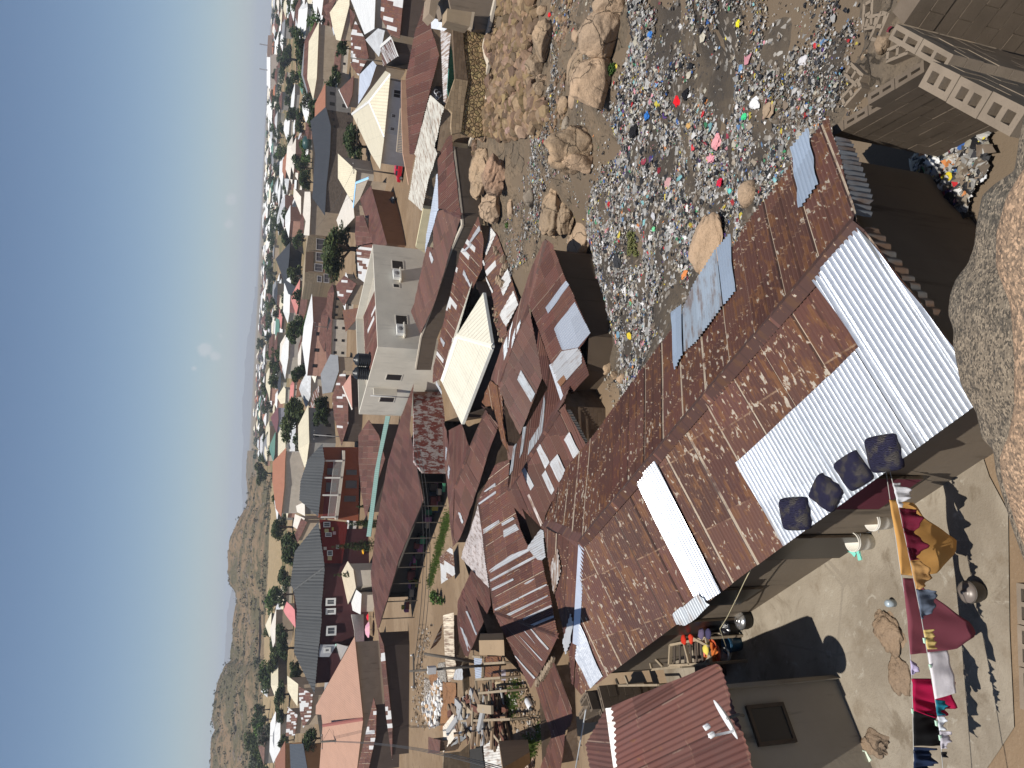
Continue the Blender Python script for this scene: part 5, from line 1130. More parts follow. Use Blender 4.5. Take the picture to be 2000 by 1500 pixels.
boulder(*tb(705,1320,860,1490), 'pale round boulder at the lower scree', 28, RK, sub=3); boulder(*tb(595,1360,720,1500), 'pinkish boulder at the lower scree', 29, m_rock((.36,.24,.20),(.28,.19,.16),16.,.4,.3), sub=3); boulder(*tb(490,1250,570,1340), 'small tan boulder below the retaining wall', 30, RK, sub=3)
boulder(*tb(1200,1260,1300,1430), 'mottled boulder in the litter gully', 31, RKG, sub=3); boulder(*tb(1310,290,1390,480), 'tall narrow stone beside the long slab', 32, RK, sub=3)
boulder(1072,255,1178,338, 'tan boulder with a dark hollow at its side, standing alone', 33, RK2, cuts=6, rough=.2); boulder(1100,300,1176,336, 'lit flank of the hollow boulder', 34, RK, cuts=6)  # second stone lighter: sunlight on the boulder's flank put into its colour
boulder(1057,372,1112,475, 'tall rounded boulder split by a dark crack', 35, RK2, cuts=4, rough=.2); boulder(1085,395,1125,465, 'brown face beside the cracked boulder', 36, RK2, cuts=6)
boulder(1112,422,1150,530, 'smooth curved tan rock at the edge of the refuse', 37, RK, cuts=2, rough=.08)
boulder(918,292,962,382, 'rounded top rock crowning the stone mound', 38, RK2, cuts=3, rough=.22); boulder(945,305,998,378, 'reddish cave-like rock under the stone mound', 39, m_rock((.33,.21,.14),(.20,.14,.10),10.,.7,.3), cuts=6, rough=.25)
boulder(938,372,988,436, 'tall tan rock face beside the rusted roof', 40, RK, cuts=4, rough=.2); boulder(990,385,1006,432, 'small pale rock by the litter gully', 41, RK, sub=3); boulder(1020,368,1052,408, 'grey rock in the litter gully', 42, RKG, cuts=4, sub=3)
boulder(900,385,920,410, 'grey rock by the green bush', 43, RKG, sub=3)
boulder(1340,412,1408,545, 'big tan rock poking through the dump beside the roof edge', 44, RK, cuts=6, rough=.1); boulder(1440,353,1484,406, 'round tan rock on the dump near the roof edge', 45, RK, cuts=4, sub=3, rough=.1)
boulder(1158,672,1180,702, 'brown stone at the dark foot of the slope', 46, RK2, sub=3); boulder(1174,700,1196,735, 'square brown stone at the dark foot of the slope', 47, RK2, cuts=8, sub=3); boulder(1190,722,1212,742, 'flat stone beside the square brown stone', 48, RK2, sub=3); boulder(1205,728,1232,750, 'tan stone at the very foot of the slope', 49, RK, sub=3)
boulder(1880,-70,2010,62, 'big tan rock at the right edge beyond the block walls', 50, m_rock((.36,.25,.165),(.30,.21,.14),30.,.3,.4), cuts=4, rough=.1, gz_=.3)
for k, (a, b, c, d) in enumerate([(680,160,720,195), (676,170,705,186), (690,60,760,120), (672,130,700,160)]): pass
for k, (x0, y0, x1, y1) in enumerate([W1(690,540)+W1(790,690), W1(720,380)+W1(800,480), W1(800,250)+W1(1010,420), W1(640,690)+W1(760,790)]): boulder(x0, min(y0, y1), x1, max(y0, y1), ['flat brown rock slab behind the block wall', 'low rounded rock slab on the sandy ground', 'sandy rock shelf by the stepped wall', 'flat stone slab near the end of the block wall'][k], 51+k, m_rock((.27,.195,.13),(.21,.155,.105),25.,.5,.4), flat=.5, sub=3)
# scree stones: the big ones singly, the rest as one mass
def scree(n, poly, smin, smax, seed, name, label, kind):
    rr = random.Random(seed); W = [gh(*p) for p in poly]; wp = [(p[0], p[1]) for p in W]; xs = [p[0] for p in wp]; ys = [p[1] for p in wp]; V = []; Fc = []; Cc = []
    bms = []
    for s in range(6):
        me = rock_mesh(1, .85, .75, 200+s, 2, 11, .22, .6, 1.); bms.append(([np.array(v.co) for v in me.vertices], [tuple(p.vertices) for p in me.polygons])); bpy.data.meshes.remove(me)
    k = 0; tries = 0
    while k < n and tries < n*40:
        tries += 1; x = rr.uniform(min(xs), max(xs)); y = rr.uniform(min(ys), max(ys))
        if not in_poly(x, y, wp) or rr.random() > .55+.8*mnoise.noise((x*.4, y*.4, seed)): continue
        s_ = smin+(smax-smin)*rr.random()**2.5; a = rr.uniform(0, 6.28); ca, sa = math.cos(a), math.sin(a); z = g1(x, y)+s_*.2+.05; vs, fs = bms[k % 6]; o = len(V); t = rr.uniform(.35, 1.05); cc = (.27*t, .188*t*rr.uniform(.93,1.04), .112*t*rr.uniform(.9,1.2))
        V += [(x+s_*(v[0]*ca-v[1]*sa), y+s_*(v[0]*sa+v[1]*ca), z+s_*v[2]) for v in vs]; Fc += [tuple(i+o for i in f) for f in fs]; Cc += [cc]*len(fs); k += 1
    me = mesh(name, V, Fc); fcol(me, Cc); t = NT('scree_stone'); c = t.attr(); p = t.pos(); nn = t.noise(p, 5, 5); t.bump(nn, .4, .04); t.done(t.hsv(c, .5, 1., t.math('MULTIPLY_ADD', nn, .7, .6)), .95, 0., .1); return tag(link(name, me, None, t.m), label, 'rubble', kind=kind)
scree(2500, [T(545,-40), T(480,290), T(415,520), T(480,700), T(440,960), T(440,1150), T(300,1490), T(560,1490), T(800,1450), T(1100,1300), T(900,850), T(880,560), T(940,250), T(930,-40)], .08, .62, 7, 'rubble', 'brown stones heaped below the retaining wall', 'stuff')
scree(500, [T(1080,-40), T(1150,300), T(1180,800), T(1000,1300), T(760,1500), T(1180,1500), T(1280,1250), T(1260,800), T(1290,300), T(1350,-40)], .05, .2, 8, 'rubble', 'small stones mixed with litter in the gully', 'stuff')
scree(420, [(893,375),(905,330),(930,268),(935,300),(918,330),(915,385),(925,400),(905,405)], .08, .3, 9, 'rubble', 'mound of yellow stones beside the crowning rock', 'stuff')
# retaining wall with cement coping
def low_wall(name, label, pts, h, mat, capm, th=.3, drop=1.6, lift=.28):
    q = [gh(*p) for p in pts]; q = [p+[0,0,lift] for p in q]; root = empty(name, q[0]-[0,0,lift], label, 'wall'); m = MB(); c = MB()
    for a, b in zip(q, q[1:]):
        c.beam(a, b, th*1.25, .16); m.beam(a-[0,0,.08+drop/2], b-[0,0,.08+drop/2], th, drop)
    m.build('masonry', mat, root); c.build('coping', capm, root)
COP = m_plain((.46,.40,.32), .9, 0, .25, 'cement')
low_wall('retaining_wall', 'right part of the low retaining wall with pale cement coping, winding above the scree', [T(545,-30), T(470,290), T(402,530), T(465,700), T(400,950)], 1, m_stonewall(), COP)
low_wall('retaining_wall', 'left part of the low retaining wall with pale cement coping, straight down to the stone mound', [T(462,980), T(420,1150), T(340,1310), T(282,1490), (905,330), (893,376)], 1, m_stonewall(), COP)

# ================================================================== upright walls on vertical planes
def slab(name, label, cat, vp, pts, mat, th=.25, root=None, group=None, kind=None):
    q = [vp(*p) for p in pts]; n = vp.n if vp.n@(q[0]-CAM) > 0 else -vp.n; V = [p for p in q]+[p+n*th for p in q]; k = len(q); f = [tuple(range(k)), tuple(range(k, 2*k))[::-1]]+[(i, (i+1) % k, (i+1) % k+k, i+k) for i in range(k)]
    uv = [((p-vp.q)@vp.t, p[2]) for p in V]; me = mesh(name, V, f, uvs=uv); bm = bmesh.new(); bm.from_mesh(me); bmesh.ops.recalc_face_normals(bm, faces=bm.faces); bm.to_mesh(me); bm.free()
    if root is not None: return child(root, name, me, mat)
    o = link(name, me, None, mat); return tag(o, label, cat, group)
vb = VPlane(at_dist(905,40,50.5), at_dist(905,262,48.5))
slab('stone_plinth', 'yellow rubble-stone plinth under the block walls behind the retaining wall', 'wall', vb, [F(1022,262), F(1030,480), F(1062,700), F(1072,790), F(1040,960), F(1005,1290), F(1150,1335), F(1420,1300), F(1420,262)], m_stonewall((.36,.26,.13)), .5)
vb2 = VPlane(at_dist(905,40,50.4), at_dist(905,262,48.4))
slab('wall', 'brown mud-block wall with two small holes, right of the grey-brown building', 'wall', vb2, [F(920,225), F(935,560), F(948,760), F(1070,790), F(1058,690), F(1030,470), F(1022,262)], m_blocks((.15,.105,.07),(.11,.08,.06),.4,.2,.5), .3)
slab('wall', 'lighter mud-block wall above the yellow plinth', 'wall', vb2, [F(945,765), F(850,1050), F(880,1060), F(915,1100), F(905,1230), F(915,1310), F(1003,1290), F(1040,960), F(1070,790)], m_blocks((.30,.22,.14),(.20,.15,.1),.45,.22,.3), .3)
vd = VPlane(at_dist(900,-40,50), at_dist(900,60,49.3))
ddr = empty('house', at_dist(900,20,50)-[0,0,0], 'unplastered grey-brown building with a projecting ledge at the right edge', 'building')
PLB = m_plaster((.25,.19,.13), .6)
slab('wall', None, None, vd, [F(770,-150), F(880,-20), F(905,90), F(1130,120), F(1135,285), F(1310,290), F(1420,-150)], m_plaster((.19,.15,.115), .7), 3.5, ddr)
vd2 = VPlane(at_dist(900,10,48.6), at_dist(900,52,48.2)); slab('bay', None, None, vd2, [F(868,82), F(1108,118), F(1088,262), F(860,205)], m_plaster((.30,.23,.155), .35), 1.2, ddr); slab('ledge', None, None, vd2, [F(1105,115), F(1137,118), F(1112,278), F(1085,262)], m_plaster((.42,.34,.25), .2), .5, ddr)  # lighter plaster on bay and ledge: sunlight put into the colour
slab('upper_room', None, None, vd, [F(690,130), F(712,-60), F(800,-60), F(745,185)], m_plaster((.26,.20,.145), .5), 2, ddr)

# ================================================================== houses on the right above the plinth
bb = Plane([(*F(715,282), -1.5), F(790,540), (*F(690,920), -1.6), F(540,1512), F(497,1505), (*F(462,760), -0.4), F(550,320), F(640,60), F(690,-40)])
hbb, fbb, _ = house('house', 'wide plain red roof with white flecks at the right, below the big cream roof', 'house', [bb], m_brown(0,.1,.05,0,.75,2.5), MUD2, .4, pitch=.15, amp=.022, spp=4, base=-4)
aa = Plane([(*F(700,925), -.9), (*F(835,1045), -1.3), F(745,1440), G(772,0), G(690,240), G(620,560), (*G(487,440), -1.2), G(560,30), F(548,1500)])
haa, faa, _ = house('house', 'long pale roof streaked with orange rust between the red roofs at the right', 'house', [aa], m_galv(.5, (.50,.48,.42), .1, .65), MUD2, .4, pitch=.2, amp=.02, spp=4, base=-5)
y1 = Plane([(*G(775,40), -1.7), F(872,1335), F(915,1315), (*G(925,0), -2.15), (*G(1000,605), -2.35), G(830,540), G(780,540)]); y2 = Plane([(*G(830,545), -1.95), (*G(1003,622), -2.4), G(905,920), H(745,-40), (*H(605,260), -3.2), H(512,40), G(540,1480), G(650,980), G(782,560)])
hy, fy, _ = house('house', 'very long dark red roof bending along the pale compound wall', 'house', [y1, y2], m_brown(.03,.18,-.08,0,.75,2.5), None, .4, pitch=.15, amp=.022, spp=4, base=-7)
for p_ in (y1, y2): walls(hy, [p_], m_plaster((.42,.36,.25), .3), .4)
cap(fy, P(*G(830,540),-1.9), P(*G(1000,612),-2.33), .2, m_brown(0,.15,-.1)); patch(fy, y2, [G(705,950), G(742,1035), G(722,1078), G(695,1000)], ZINC, .05, 'lone pale sheet', pitch=.15)
yl = Plane([(*G(770,60), -2.0), (*G(782,540), -2.2), G(652,968), G(662,800), (*G(705,560), -1.8), G(755,250)])
hyl, fyl, _ = house('lean_to', 'narrow blue-grey lean-to roof along the cream wall', 'lean-to', [yl], m_galv(.08, (.42,.47,.56), .1, .5), m_plaster((.42,.36,.25), .3), .2, pitch=.12, amp=.014, spp=4, base=-6)
vcw = VPlane(P(*G(735,150), -1.7), P(*G(575,900), -2.4)); slab('compound_wall', 'stained cream wall between the rust-streaked roof and the blue-grey lean-to', 'wall', vcw, [G(750,90), G(700,250), G(630,560), G(560,915), G(655,975), G(705,560), G(768,200)], m_plaster((.62,.55,.36), .5), .25)
cc1 = Plane([(*F(800,285), -1.4), (*F(905,330), -1.9), F(882,560), (*F(855,1010), -1.7), F(832,1030), F(818,700)]); house('awning', 'striped rusty zinc awning beneath the wide plain red roof', 'awning', [cc1], m_galv(.6,(.5,.48,.48),.1,.6), None, pitch=.15, amp=.022, spp=4, base=-4)
cc2 = Plane([(*F(900,425), -2.0), (*F(938,770), -2.6), F(882,990), (*F(862,860), -2.0)]); house('awning', 'teal green sheet awning at the foot of the striped awning', 'awning', [cc2], m_sheet((.012,.15,.125), .2, .5, .1), None, corr=False, base=-4)
cc3 = Plane([(*F(710,180), -1.0), (*F(880,200), -1.6), F(912,240), F(842,302), (*F(712,278), -1.0)]); house('awning', 'flat light grey zinc sheets beside the grey-brown building', 'awning', [cc3], m_galv(.1,(.58,.60,.64),.1,.55), None, pitch=.15, amp=.01, spp=4, base=-4)
vtar = VPlane(P(*F(730,890), -1.5), P(*F(820,1010), -1.5)); o = slab('banner', 'black banner with white looping scrawl under the pale roof corner', 'banner', vtar, [F(735,860), F(800,800), F(830,830), F(845,990), F(830,1020), F(715,915)], m_plain((.012,.013,.02), .6), .04)
m = MB()
for (cx, cy, rr_) in ((760,900,18), (785,930,24), (770,960,15)):
    m.tube([vtar(*F(cx+rr_*math.cos(a), cy+rr_*1.2*math.sin(a)))-vtar.n*(.03 if vtar.n@(vtar.q-CAM) > 0 else -.03) for a in np.linspace(0, 5.3, 14)], .035, 5)
oo = m.build('scrawl', m_plain((.6,.6,.62), .6)); oo.parent = o
def compound_wall(label, pts, mat, capm, th=.25, depth=1.3):
    q = [P(*p) for p in pts]; root = empty('compound_wall', q[0]-[0,0,depth], label, 'wall'); m = MB(); c = MB()
    for a, b in zip(q, q[1:]): c.beam(a, b, th, .12); m.beam(a-[0,0,.06+depth/2], b-[0,0,.06+depth/2], th*.8, depth)
    m.build('masonry', mat, root); c.build('coping', capm, root)
compound_wall('long dark compound wall with a pale cap along the bending red roof', [(*G(930,-60),-2.25), (*G(1008,600),-2.45), (*G(1015,700),-2.5), (*G(905,940),-2.75), (*G(722,1490),-3.15), (*H(610,290),-3.4), (*H(560,600),-3.8)], m_plaster((.11,.085,.065), .7), COP)

# ================================================================== white block of flats
zt = -.3; w0 = P(738,677,zt); wa = P(701,809,zt); wb = P(728,477,zt); wcn = wa+wb-w0; CRM = m_plaster((.58,.54,.46), .35, .6); CRM2 = m_plaster((.46,.44,.395), .25, .6)
flats = empty('block_of_flats', (*((w0+wcn)[:2]/2), -9), 'pale plastered block of flats with black tanks on its roof, in the centre', 'building'); m = MB()
def vq(a, b, z0, z1): return [(a[0],a[1],z0),(b[0],b[1],z0),(b[0],b[1],z1),(a[0],a[1],z1)]
for a, b in ((wa, w0), (w0, wb), (wb, wcn), (wcn, wa)): m.quad(*vq(a, b, -9.2, zt))
ins = [np.array([*p, zt]) for p in inset([tuple(p[:2]) for p in (wa, w0, wb, wcn)], .22)]
for (a, b), (c, d) in zip(((wa, w0), (w0, wb), (wb, wcn), (wcn, wa)), zip(ins, ins[1:]+ins[:1])): m.quad(a, b, d, c); m.quad(*vq(c, d, zt-.8, zt))
m.build('wall', CRM, flats); m = MB(); m.poly([p-[0,0,.75] for p in ins]); m.build('roof', m_plaster((.36,.33,.28), .5), flats)
c = (w0+wcn)/2; tx = (wb-w0)/np.linalg.norm(wb-w0); ty = (wa-w0)/np.linalg.norm(wa-w0)
rp_ = [w0+tx*.6+ty*1.0, w0+tx*8.0+ty*1.0, w0+tx*8.0+ty*6.2, w0+tx*.6+ty*6.2]; rp_ = [p+[0,0,(-.5 if k < 2 else .1)] for k, p in enumerate(rp_)]; pl = Plane(rp_, world=True); roof_part(flats, 'roof_cover', [pl], m_brown(0,.2,.08,.1), True, .2, .02, spp=4)
vl = VPlane(wa, w0); vr = VPlane(w0, wb); FRC = m_plain((.62,.58,.50), .7)
for pts in ([K(1715,875), K(1842,928)], [K(1780,650), K(1912,716)]): opening(flats, vl, pts, fm=FRC, frame=.07, bars=0, out=.0)
for pts in ([G(325,1040), G(442,1132)], [H(360,75), H(482,175)], [G(340,1270), G(402,1312)]): opening(flats, vr, pts, fm=FRC, frame=.07, bars=0, out=.0)
for pt in (G(370,1200), H(405,240)):
    c_ = vr(*pt); n = vr.n if vr.n@(CAM-c_) > 0 else -vr.n; m = MB(); m.obox(c_+n*.3-[0,0,.32], vr.t*.7, n*.3, (0,0,.06)); m.build('ledge', CRM, flats); m = MB(); m.obox(c_+n*.3+[0,0,.05], vr.t*.5, n*.2, (0,0,.3)); o = m.build('air_conditioner', m_plain((.62,.62,.6), .5), flats); m = MB(); m.lathe(c_+n*.5+[0,0,.05], [(0,0),(.2,0),(.22,.02),(.2,.03),(0,.03)], 16, n); m.build('fan_grille', m_plain((.2,.2,.2), .6), o)
c_ = vl(*K(1760,800)); n = vl.n if vl.n@(CAM-c_) > 0 else -vl.n; m = MB(); m.obox(c_+n*.35, vl.t*.12, n*.35, (0,0,1.1)); m.build('downpipe_fin', CRM, flats); m = MB(); m.tube([c_+n*.8+[0,0,1.4], c_+n*.8-[0,0,2.5]], .05, 6); m.build('pipe', m_plain((.4,.4,.4), .5), flats)
for k, (x, y) in enumerate([K(1555,645), K(1555,515)]):
    q = at_dist(x, y, np.hypot(*((w0*.72+wa*.28+(wb-w0)*.0)[:2]))-.0+2.2); q = np.array([q[0], q[1], zt-.2]); root = empty('water_tank', q, ['black ribbed water tank on the flat roof, left one', 'black ribbed water tank on the flat roof, right one'][k], 'water tank', 'black tanks on the flats'); m = MB(); pr = [(0,0),(.62,0)]
    for j in range(6): pr += [(.62,.08+j*.18),(.58,.12+j*.18),(.58,.18+j*.18),(.62,.22+j*.18)]
    pr += [(.62,1.2),(.45,1.45),(.22,1.55),(.22,1.62),(0,1.62)]; m.lathe(q, pr, 22); m.build('barrel', m_plain((.014,.016,.018), .4), root); m = MB(); m.lathe(q-[0,0,.5], [(.55,0),(.55,.5)], 12); m.build('stand', m_plain((.3,.29,.27), .8), root)
# ================================================================== middle town
EXC = []
def facing(pts, face=0., slope=22., dist=None):
    "far slope: its lowest photo point stands at its height (or distance); the plane tilts towards an azimuth off the viewer"
    low = max(pts, key=lambda q: q[0]); zs = [q[2] for q in pts if len(q) == 3]
    a = at_dist(low[0], low[1], dist) if dist else P(low[0], low[1], low[2] if len(low) == 3 else min(zs))
    az = math.atan2(a[0], a[1])+math.pi+R(face); n = np.array([math.sin(az)*math.sin(R(slope)), math.cos(az)*math.sin(R(slope)), math.cos(R(slope))])
    return Plane([on_plane(q[0], q[1], a, n) for q in pts], world=True)
def auto_plane(pts, face=0., slope=22., dist=None, raw=False):
    if raw == 'face': return facing(pts, face, slope)
    if raw: return Plane(pts)
    if dist: return facing(pts, face, slope, dist)
    p = Plane(pts); w = [(q-CAM)@_f for q in p.p]; sl = math.degrees(math.acos(min(1, abs(p.n[2])))); ext = np.ptp(np.array(p.p)[:, :2], axis=0).max()
    c = np.mean(p.p, axis=0); dv_ = (CAM-c)/np.linalg.norm(CAM-c)
    return facing(pts, face, slope) if min(w) < 3 or (min(w) > 70 and p.n@dv_ < .1) or (min(w) > 70 and (sl < 9 or sl > 48 or ext > 28)) else p
def edge_wall(h, i, a, b, off):
    p, q = h[2][i].hit(*a), h[2][i].hit(*b); v = VPlane(p, q); n = v.n if v.n@(CAM-p) > 0 else -v.n
    return VPlane(p-n*off, q-n*off)
def hs(label, planes, mat, wall=None, over=.35, name='house', cat='house', corr=False, caps=None, base=None, gap=.08, faces=None, slope=22., dist=None, raw=False, **k):
    pls = [auto_plane(p, (faces or [0]*9)[i], slope, dist, raw) for i, p in enumerate(planes)]
    for p in planes: EXC.append([q[:2] for q in p])
    c = np.mean([q for p in pls for q in p.p], axis=0)
    rt, rf, ps = house(name, label, cat, pls, mat, wall, over, corr, None, None, None, base, gap=gap, **k)
    for (a, za, b, zb, cm) in caps or []:
        pl = min(pls, key=lambda p: min(abs(proj(q)[0]-a[0])+abs(proj(q)[1]-a[1]) for q in p.p)+min(abs(proj(q)[0]-b[0])+abs(proj(q)[1]-b[1]) for q in p.p))
        cap(rf, pl.hit(*a)+[0,0,.04], pl.hit(*b)+[0,0,.04], .22, cm, h=.06)
    return rt, rf, ps
FB = lambda peel=0., rust=.2, tone=0., galv=0.: m_brown(peel, rust, tone, galv, .75, 1.25, 1)
CR1 = m_sheet((.60,.54,.40), .35, .5, .3, .5); WHT = m_sheet((.66,.66,.65), .35, .45, .22, .4); PINK = m_sheet((.50,.19,.165), .3, .5, .08, .5); CHAR = m_sheet((.036,.039,.045), .35, .5, .05, 1.); GREY = m_sheet((.20,.205,.215), .3, .5, .15, .4); ORG = m_sheet((.31,.135,.08), .3, .5, .1, .5); PEACH = m_sheet((.40,.235,.165), .3, .55, .08, .6); SLATE = m_sheet((.062,.064,.064), .55, .5, .06, 1.); MAR = m_sheet((.14,.06,.065), .3, .5, .1, .5); OFFW = m_sheet((.62,.57,.50), .3, .5, .15, .4); BLUEZ = m_galv(.12,(.50,.55,.64),.1,.5); ZR = m_galv(.35,(.56,.57,.58),.15,.5)
PW1 = m_plaster((.55,.50,.42), .35); PW2 = m_plaster((.42,.34,.25), .5); PWP = m_plaster((.44,.26,.20), .35); PWD = m_plaster((.085,.065,.055), .5); PWG = m_plaster((.28,.27,.25), .4); BRK = m_blocks((.20,.155,.115), (.16,.13,.1), .45, .23, .4); FRW = m_plain((.66,.65,.62), .6)
# market hall and painted wall
hall = hs('long market hall with a big plain red-brown roof and open stalls under its front edge', [[(*H(540,745),-4.4), H(500,1200), M(560,0), (*M(635,385),-4.7), M(400,950), M(350,1135), N(1690,160), N(1660,0), (*M(120,1100),-3.9), M(180,600), M(290,0), H(415,1075)]], m_brown(.02,.12,-.02,0,.75,2.5), m_plain((.03,.025,.022), .9, 0, .3), 3.0, 'market_hall', 'building', True, pitch=.15, amp=.016, spp=4, gap=.5)  # near-black wall colour stands in for shade inside the stalls
hp = hall[2][0]; pm = MB(); sm = MB(); bm_ = MB()
edge = [hp.hit(*M(560,0)), hp.hit(*M(635,385)), hp.hit(*M(350,1135)), hp.hit(*N(1690,150))]
rr = random.Random(5); cols = [(.10,.02,.02),(.03,.05,.09),(.3,.26,.2),(.06,.045,.035),(.35,.30,.05),(.05,.22,.12),(.22,.08,.18),(.025,.025,.03)]
for a, b in zip(edge, edge[1:]):
    n = int(np.linalg.norm(b-a)/2.6); nn = np.cross((b-a)/np.linalg.norm(b-a), [0,0,1.]); nn[2] = 0; nn /= np.linalg.norm(nn); nn = nn if nn@(a-CAM) > 0 else -nn
    pm.beam(a+nn*.3-[0,0,.12], b+nn*.3-[0,0,.12], .1, .14)
    for k in range(n):
        q = a+(b-a)*(k+.5)/n+nn*.3; pm.beam(q-[0,0,.1], (q[0], q[1], g1(q[0], q[1])-.2), .09)
        for j in range(5):
            c = q+nn*rr.uniform(1.2,2.4)+(b-a)/np.linalg.norm(b-a)*rr.uniform(-1.2,1.2); zg = g1(c[0], c[1]); h = rr.uniform(.25,.8)
            sm = MB(); sm.obox((c[0], c[1], zg+h*.5+rr.uniform(0,.7)), (rr.uniform(.2,.5),0,0), (0,rr.uniform(.15,.35),0), (0,0,h*.4)); sm.build('goods_pile', m_plain(rr.choice(cols), .8), hall[0])
pm.build('post', m_wood((.10,.085,.07)), hall[0])
vpl = VPlane(P(*H(545,830), -4.75), P(*M(605,100), -4.75)); slab('wall', 'long wall of flaking dark red paint over whitewash facing the lane', 'wall', vpl, [H(540,825), M(540,0), M(625,110), M(880,112), H(880,825)], m_peelwall(), .3)
# right side
CRH = [[(*I(1435,1112),-2.9), (*I(1600,992),-2.9), (*I(1752,1345),-4.6), J(1712,155), J(1620,0)], [(*I(1600,992),-2.9), (*I(1813,718),-4.6), (*I(1752,1345),-4.6)], [(*I(1435,1112),-2.9), I(1762,692), (*I(1813,718),-4.6), (*I(1600,992),-2.9)]]
crt = hs('large house with a big cream ribbed hipped roof and white walls, right of centre', CRH, m_sheet((.62,.56,.42), .4, .5, .15, .8), m_plaster((.62,.62,.60), .25), .8, raw=True, caps=[(I(1600,992),-2.15,I(1813,718),-4.55,FRW),(I(1600,992),-2.15,I(1752,1345),-4.55,FRW),(I(1435,1112),-1.85,I(1600,992),-2.15,FRW)])
vc = edge_wall(crt, 1, I(1813,718), I(1752,1345), .76)
for s, w in ((vc, [F(345,870), F(408,962)]), (vc, [F(325,1110), F(362,1152)]), (vc, [F(310,1238), F(352,1278)])): opening(crt[0], s, w, fm=FRW, frame=.12, bars=1)
vf = VPlane(P(*F(410,1060), -6.2), P(*F(372,1480), -6.2)); fr = empty('balustrade', P(*F(390,1200), -7), 'cream railing with square posts before the big cream house', 'railing'); m = MB()
for k in range(27):
    t = k/26; q = vf.q+vf.t*t*np.linalg.norm(P(*F(372,1480),-6.2)-P(*F(410,1060),-6.2)); m.beam(q, q-[0,0,1.], .09)
m.beam(P(*F(410,1060),-6.2), P(*F(372,1480),-6.2), .12); m.build('railing', m_plain((.52,.44,.34), .8), fr)
slab('compound_wall', 'peach painted compound wall under the cream railing', 'wall', VPlane(P(*F(475,800), -6.6), P(*F(475,1500), -6.6)), [F(420,780), F(420,1080), F(435,1500), G(490,300), F(560,1500), F(560,780)], m_plaster((.46,.29,.20), .3), .25)
hs('white zinc roof at the right edge behind the orange-leafed tree', [[(*I(1560,337),-4.2), (*I(1655,280),-4.5), I(1668,-80), (*I(1415,-30),-2.4)]], WHT, PW1)
hs('pale cream hipped roof near the right edge with a red slope beside it', [[(*I(1325,400),-5.5), (*I(1412,50),-5.5), I(1412,-30), I(1310,-10), (*I(1220,122),-3.6), I(1245,250), I(1283,388)]], CR1, PW2)
hs('red roof strip below the pale cream hipped roof', [[(*I(1328,396),-5.6), (*I(1414,80),-5.6), I(1472,150), (*I(1385,398),-6.3)]], FB(0,.1), PW2)
hs('dark red roof above the pale cream hipped roof at the right', [[(*I(1152,65),-4.4), (*I(1245,298),-5.8), I(1222,125), (*I(1290,-20),-4.8)]], FB(0,.05), PW2)
pk = hs('salmon pink house with a pink hipped roof and three dark windows', [[(*I(1166,293),-5.6), (*I(1162,480),-5.6), I(1148,566), (*I(1070,455),-3.9), I(1092,415), I(1095,380)]], PINK, PWP, .3)
vk = edge_wall(pk, 0, I(1166,293), I(1162,480), .26)
for w in ([I(1175,355), I(1207,385)], [I(1172,428), I(1205,460)], [I(1170,485), I(1202,520)]): opening(pk[0], vk, w, fm=PWP, frame=.1)
hs('wide rust-brown roof dotted with pale sheets left of the white zinc roof', [[(*I(1428,330),-4.6), I(1428,640), (*I(1500,740),-5.4), I(1600,560), (*I(1565,380),-5.8), I(1470,200)]], FB(.1,.4,.02,.12), PW2)
hs('red gable roof with a pale verge above the big cream house', [[(*I(1310,880),-4.2), (*I(1455,735),-5.2), I(1440,930), (*I(1395,1060),-5.4)]], FB(0,.55,.05), PW2, caps=[(I(1310,880),-4.15,I(1395,1060),-5.35,FRW)])
hs('light blue zinc roof tucked against the big cream roof', [[(*I(1512,728),-4.6), (*I(1640,595),-5.0), I(1675,640), (*I(1612,830),-5.8), I(1497,1020)]], BLUEZ, PW2)
hs('grey zinc roof near the right edge with a leaning pole', [[(*I(1568,388),-3.6), (*I(1690,278),-3.9), I(1757,300), (*I(1722,480),-4.8), I(1700,556)]], ZR, PW2)
hs('small rusty roof edged in white at the right edge', [[(*F(215,450),-3.5), (*F(320,358),-3.2), (*F(390,545),-4.4), F(240,650)]], m_brown(.2,.4,0,.3,.5), PWD, caps=[(F(320,358),-3.15,F(390,545),-4.35,FRW),(F(215,450),-3.45,F(320,358),-3.15,FRW)])
hs('red roof patched with pale squares at the right edge above the grey-brown building', [[(*F(215,165),-2.7), F(310,345), (*F(402,378),-3.8), F(445,-80), (*F(225,-80),-2.7)]], m_brown(.1,.4,0,.22), PWD)
# charcoal row and around
chr_ = hs('long two-storey grey house with a charcoal ribbed roof, right of centre', [[(*I(1030,1182),-2.6), (*I(1232,1235),-4.8), J(1222,0), J(1190,300), (*J(1172,605),-4.8), J(1050,430), J(1075,0)], [(*I(1030,1182),-2.6), (*I(1183,1040),-4.8), (*I(1232,1235),-4.8)]], CHAR, m_blocks((.13,.105,.085),(.10,.08,.065),.45,.23,.4), .5)
vch = edge_wall(chr_, 0, I(1232,1235), J(1172,605), .46); vc2 = edge_wall(chr_, 1, I(1183,1040), I(1232,1235), .46)
for w in ([I(1260,1225), I(1278,1250)], [I(1250,1155), I(1268,1180)], [I(1240,1080), I(1255,1100)], [I(1390,1190), I(1408,1215)], [I(1395,1100), I(1412,1125)]): opening(chr_[0], vc2, w, fm=PWD, frame=.08)
for w in ([J(1270,0), J(1290,55)], [J(1275,-60), J(1295,-25)]): opening(chr_[0], vch, w, fm=PWD, frame=.08)
hs('cream house roof in front of the charcoal-roofed house', [[(*J(1300,0),-5.5), (*J(1482,168),-6.7), J(1446,480), J(1390,392), (*J(1300,240),-5.5)]], CR1, m_plaster((.40,.36,.30),.4))
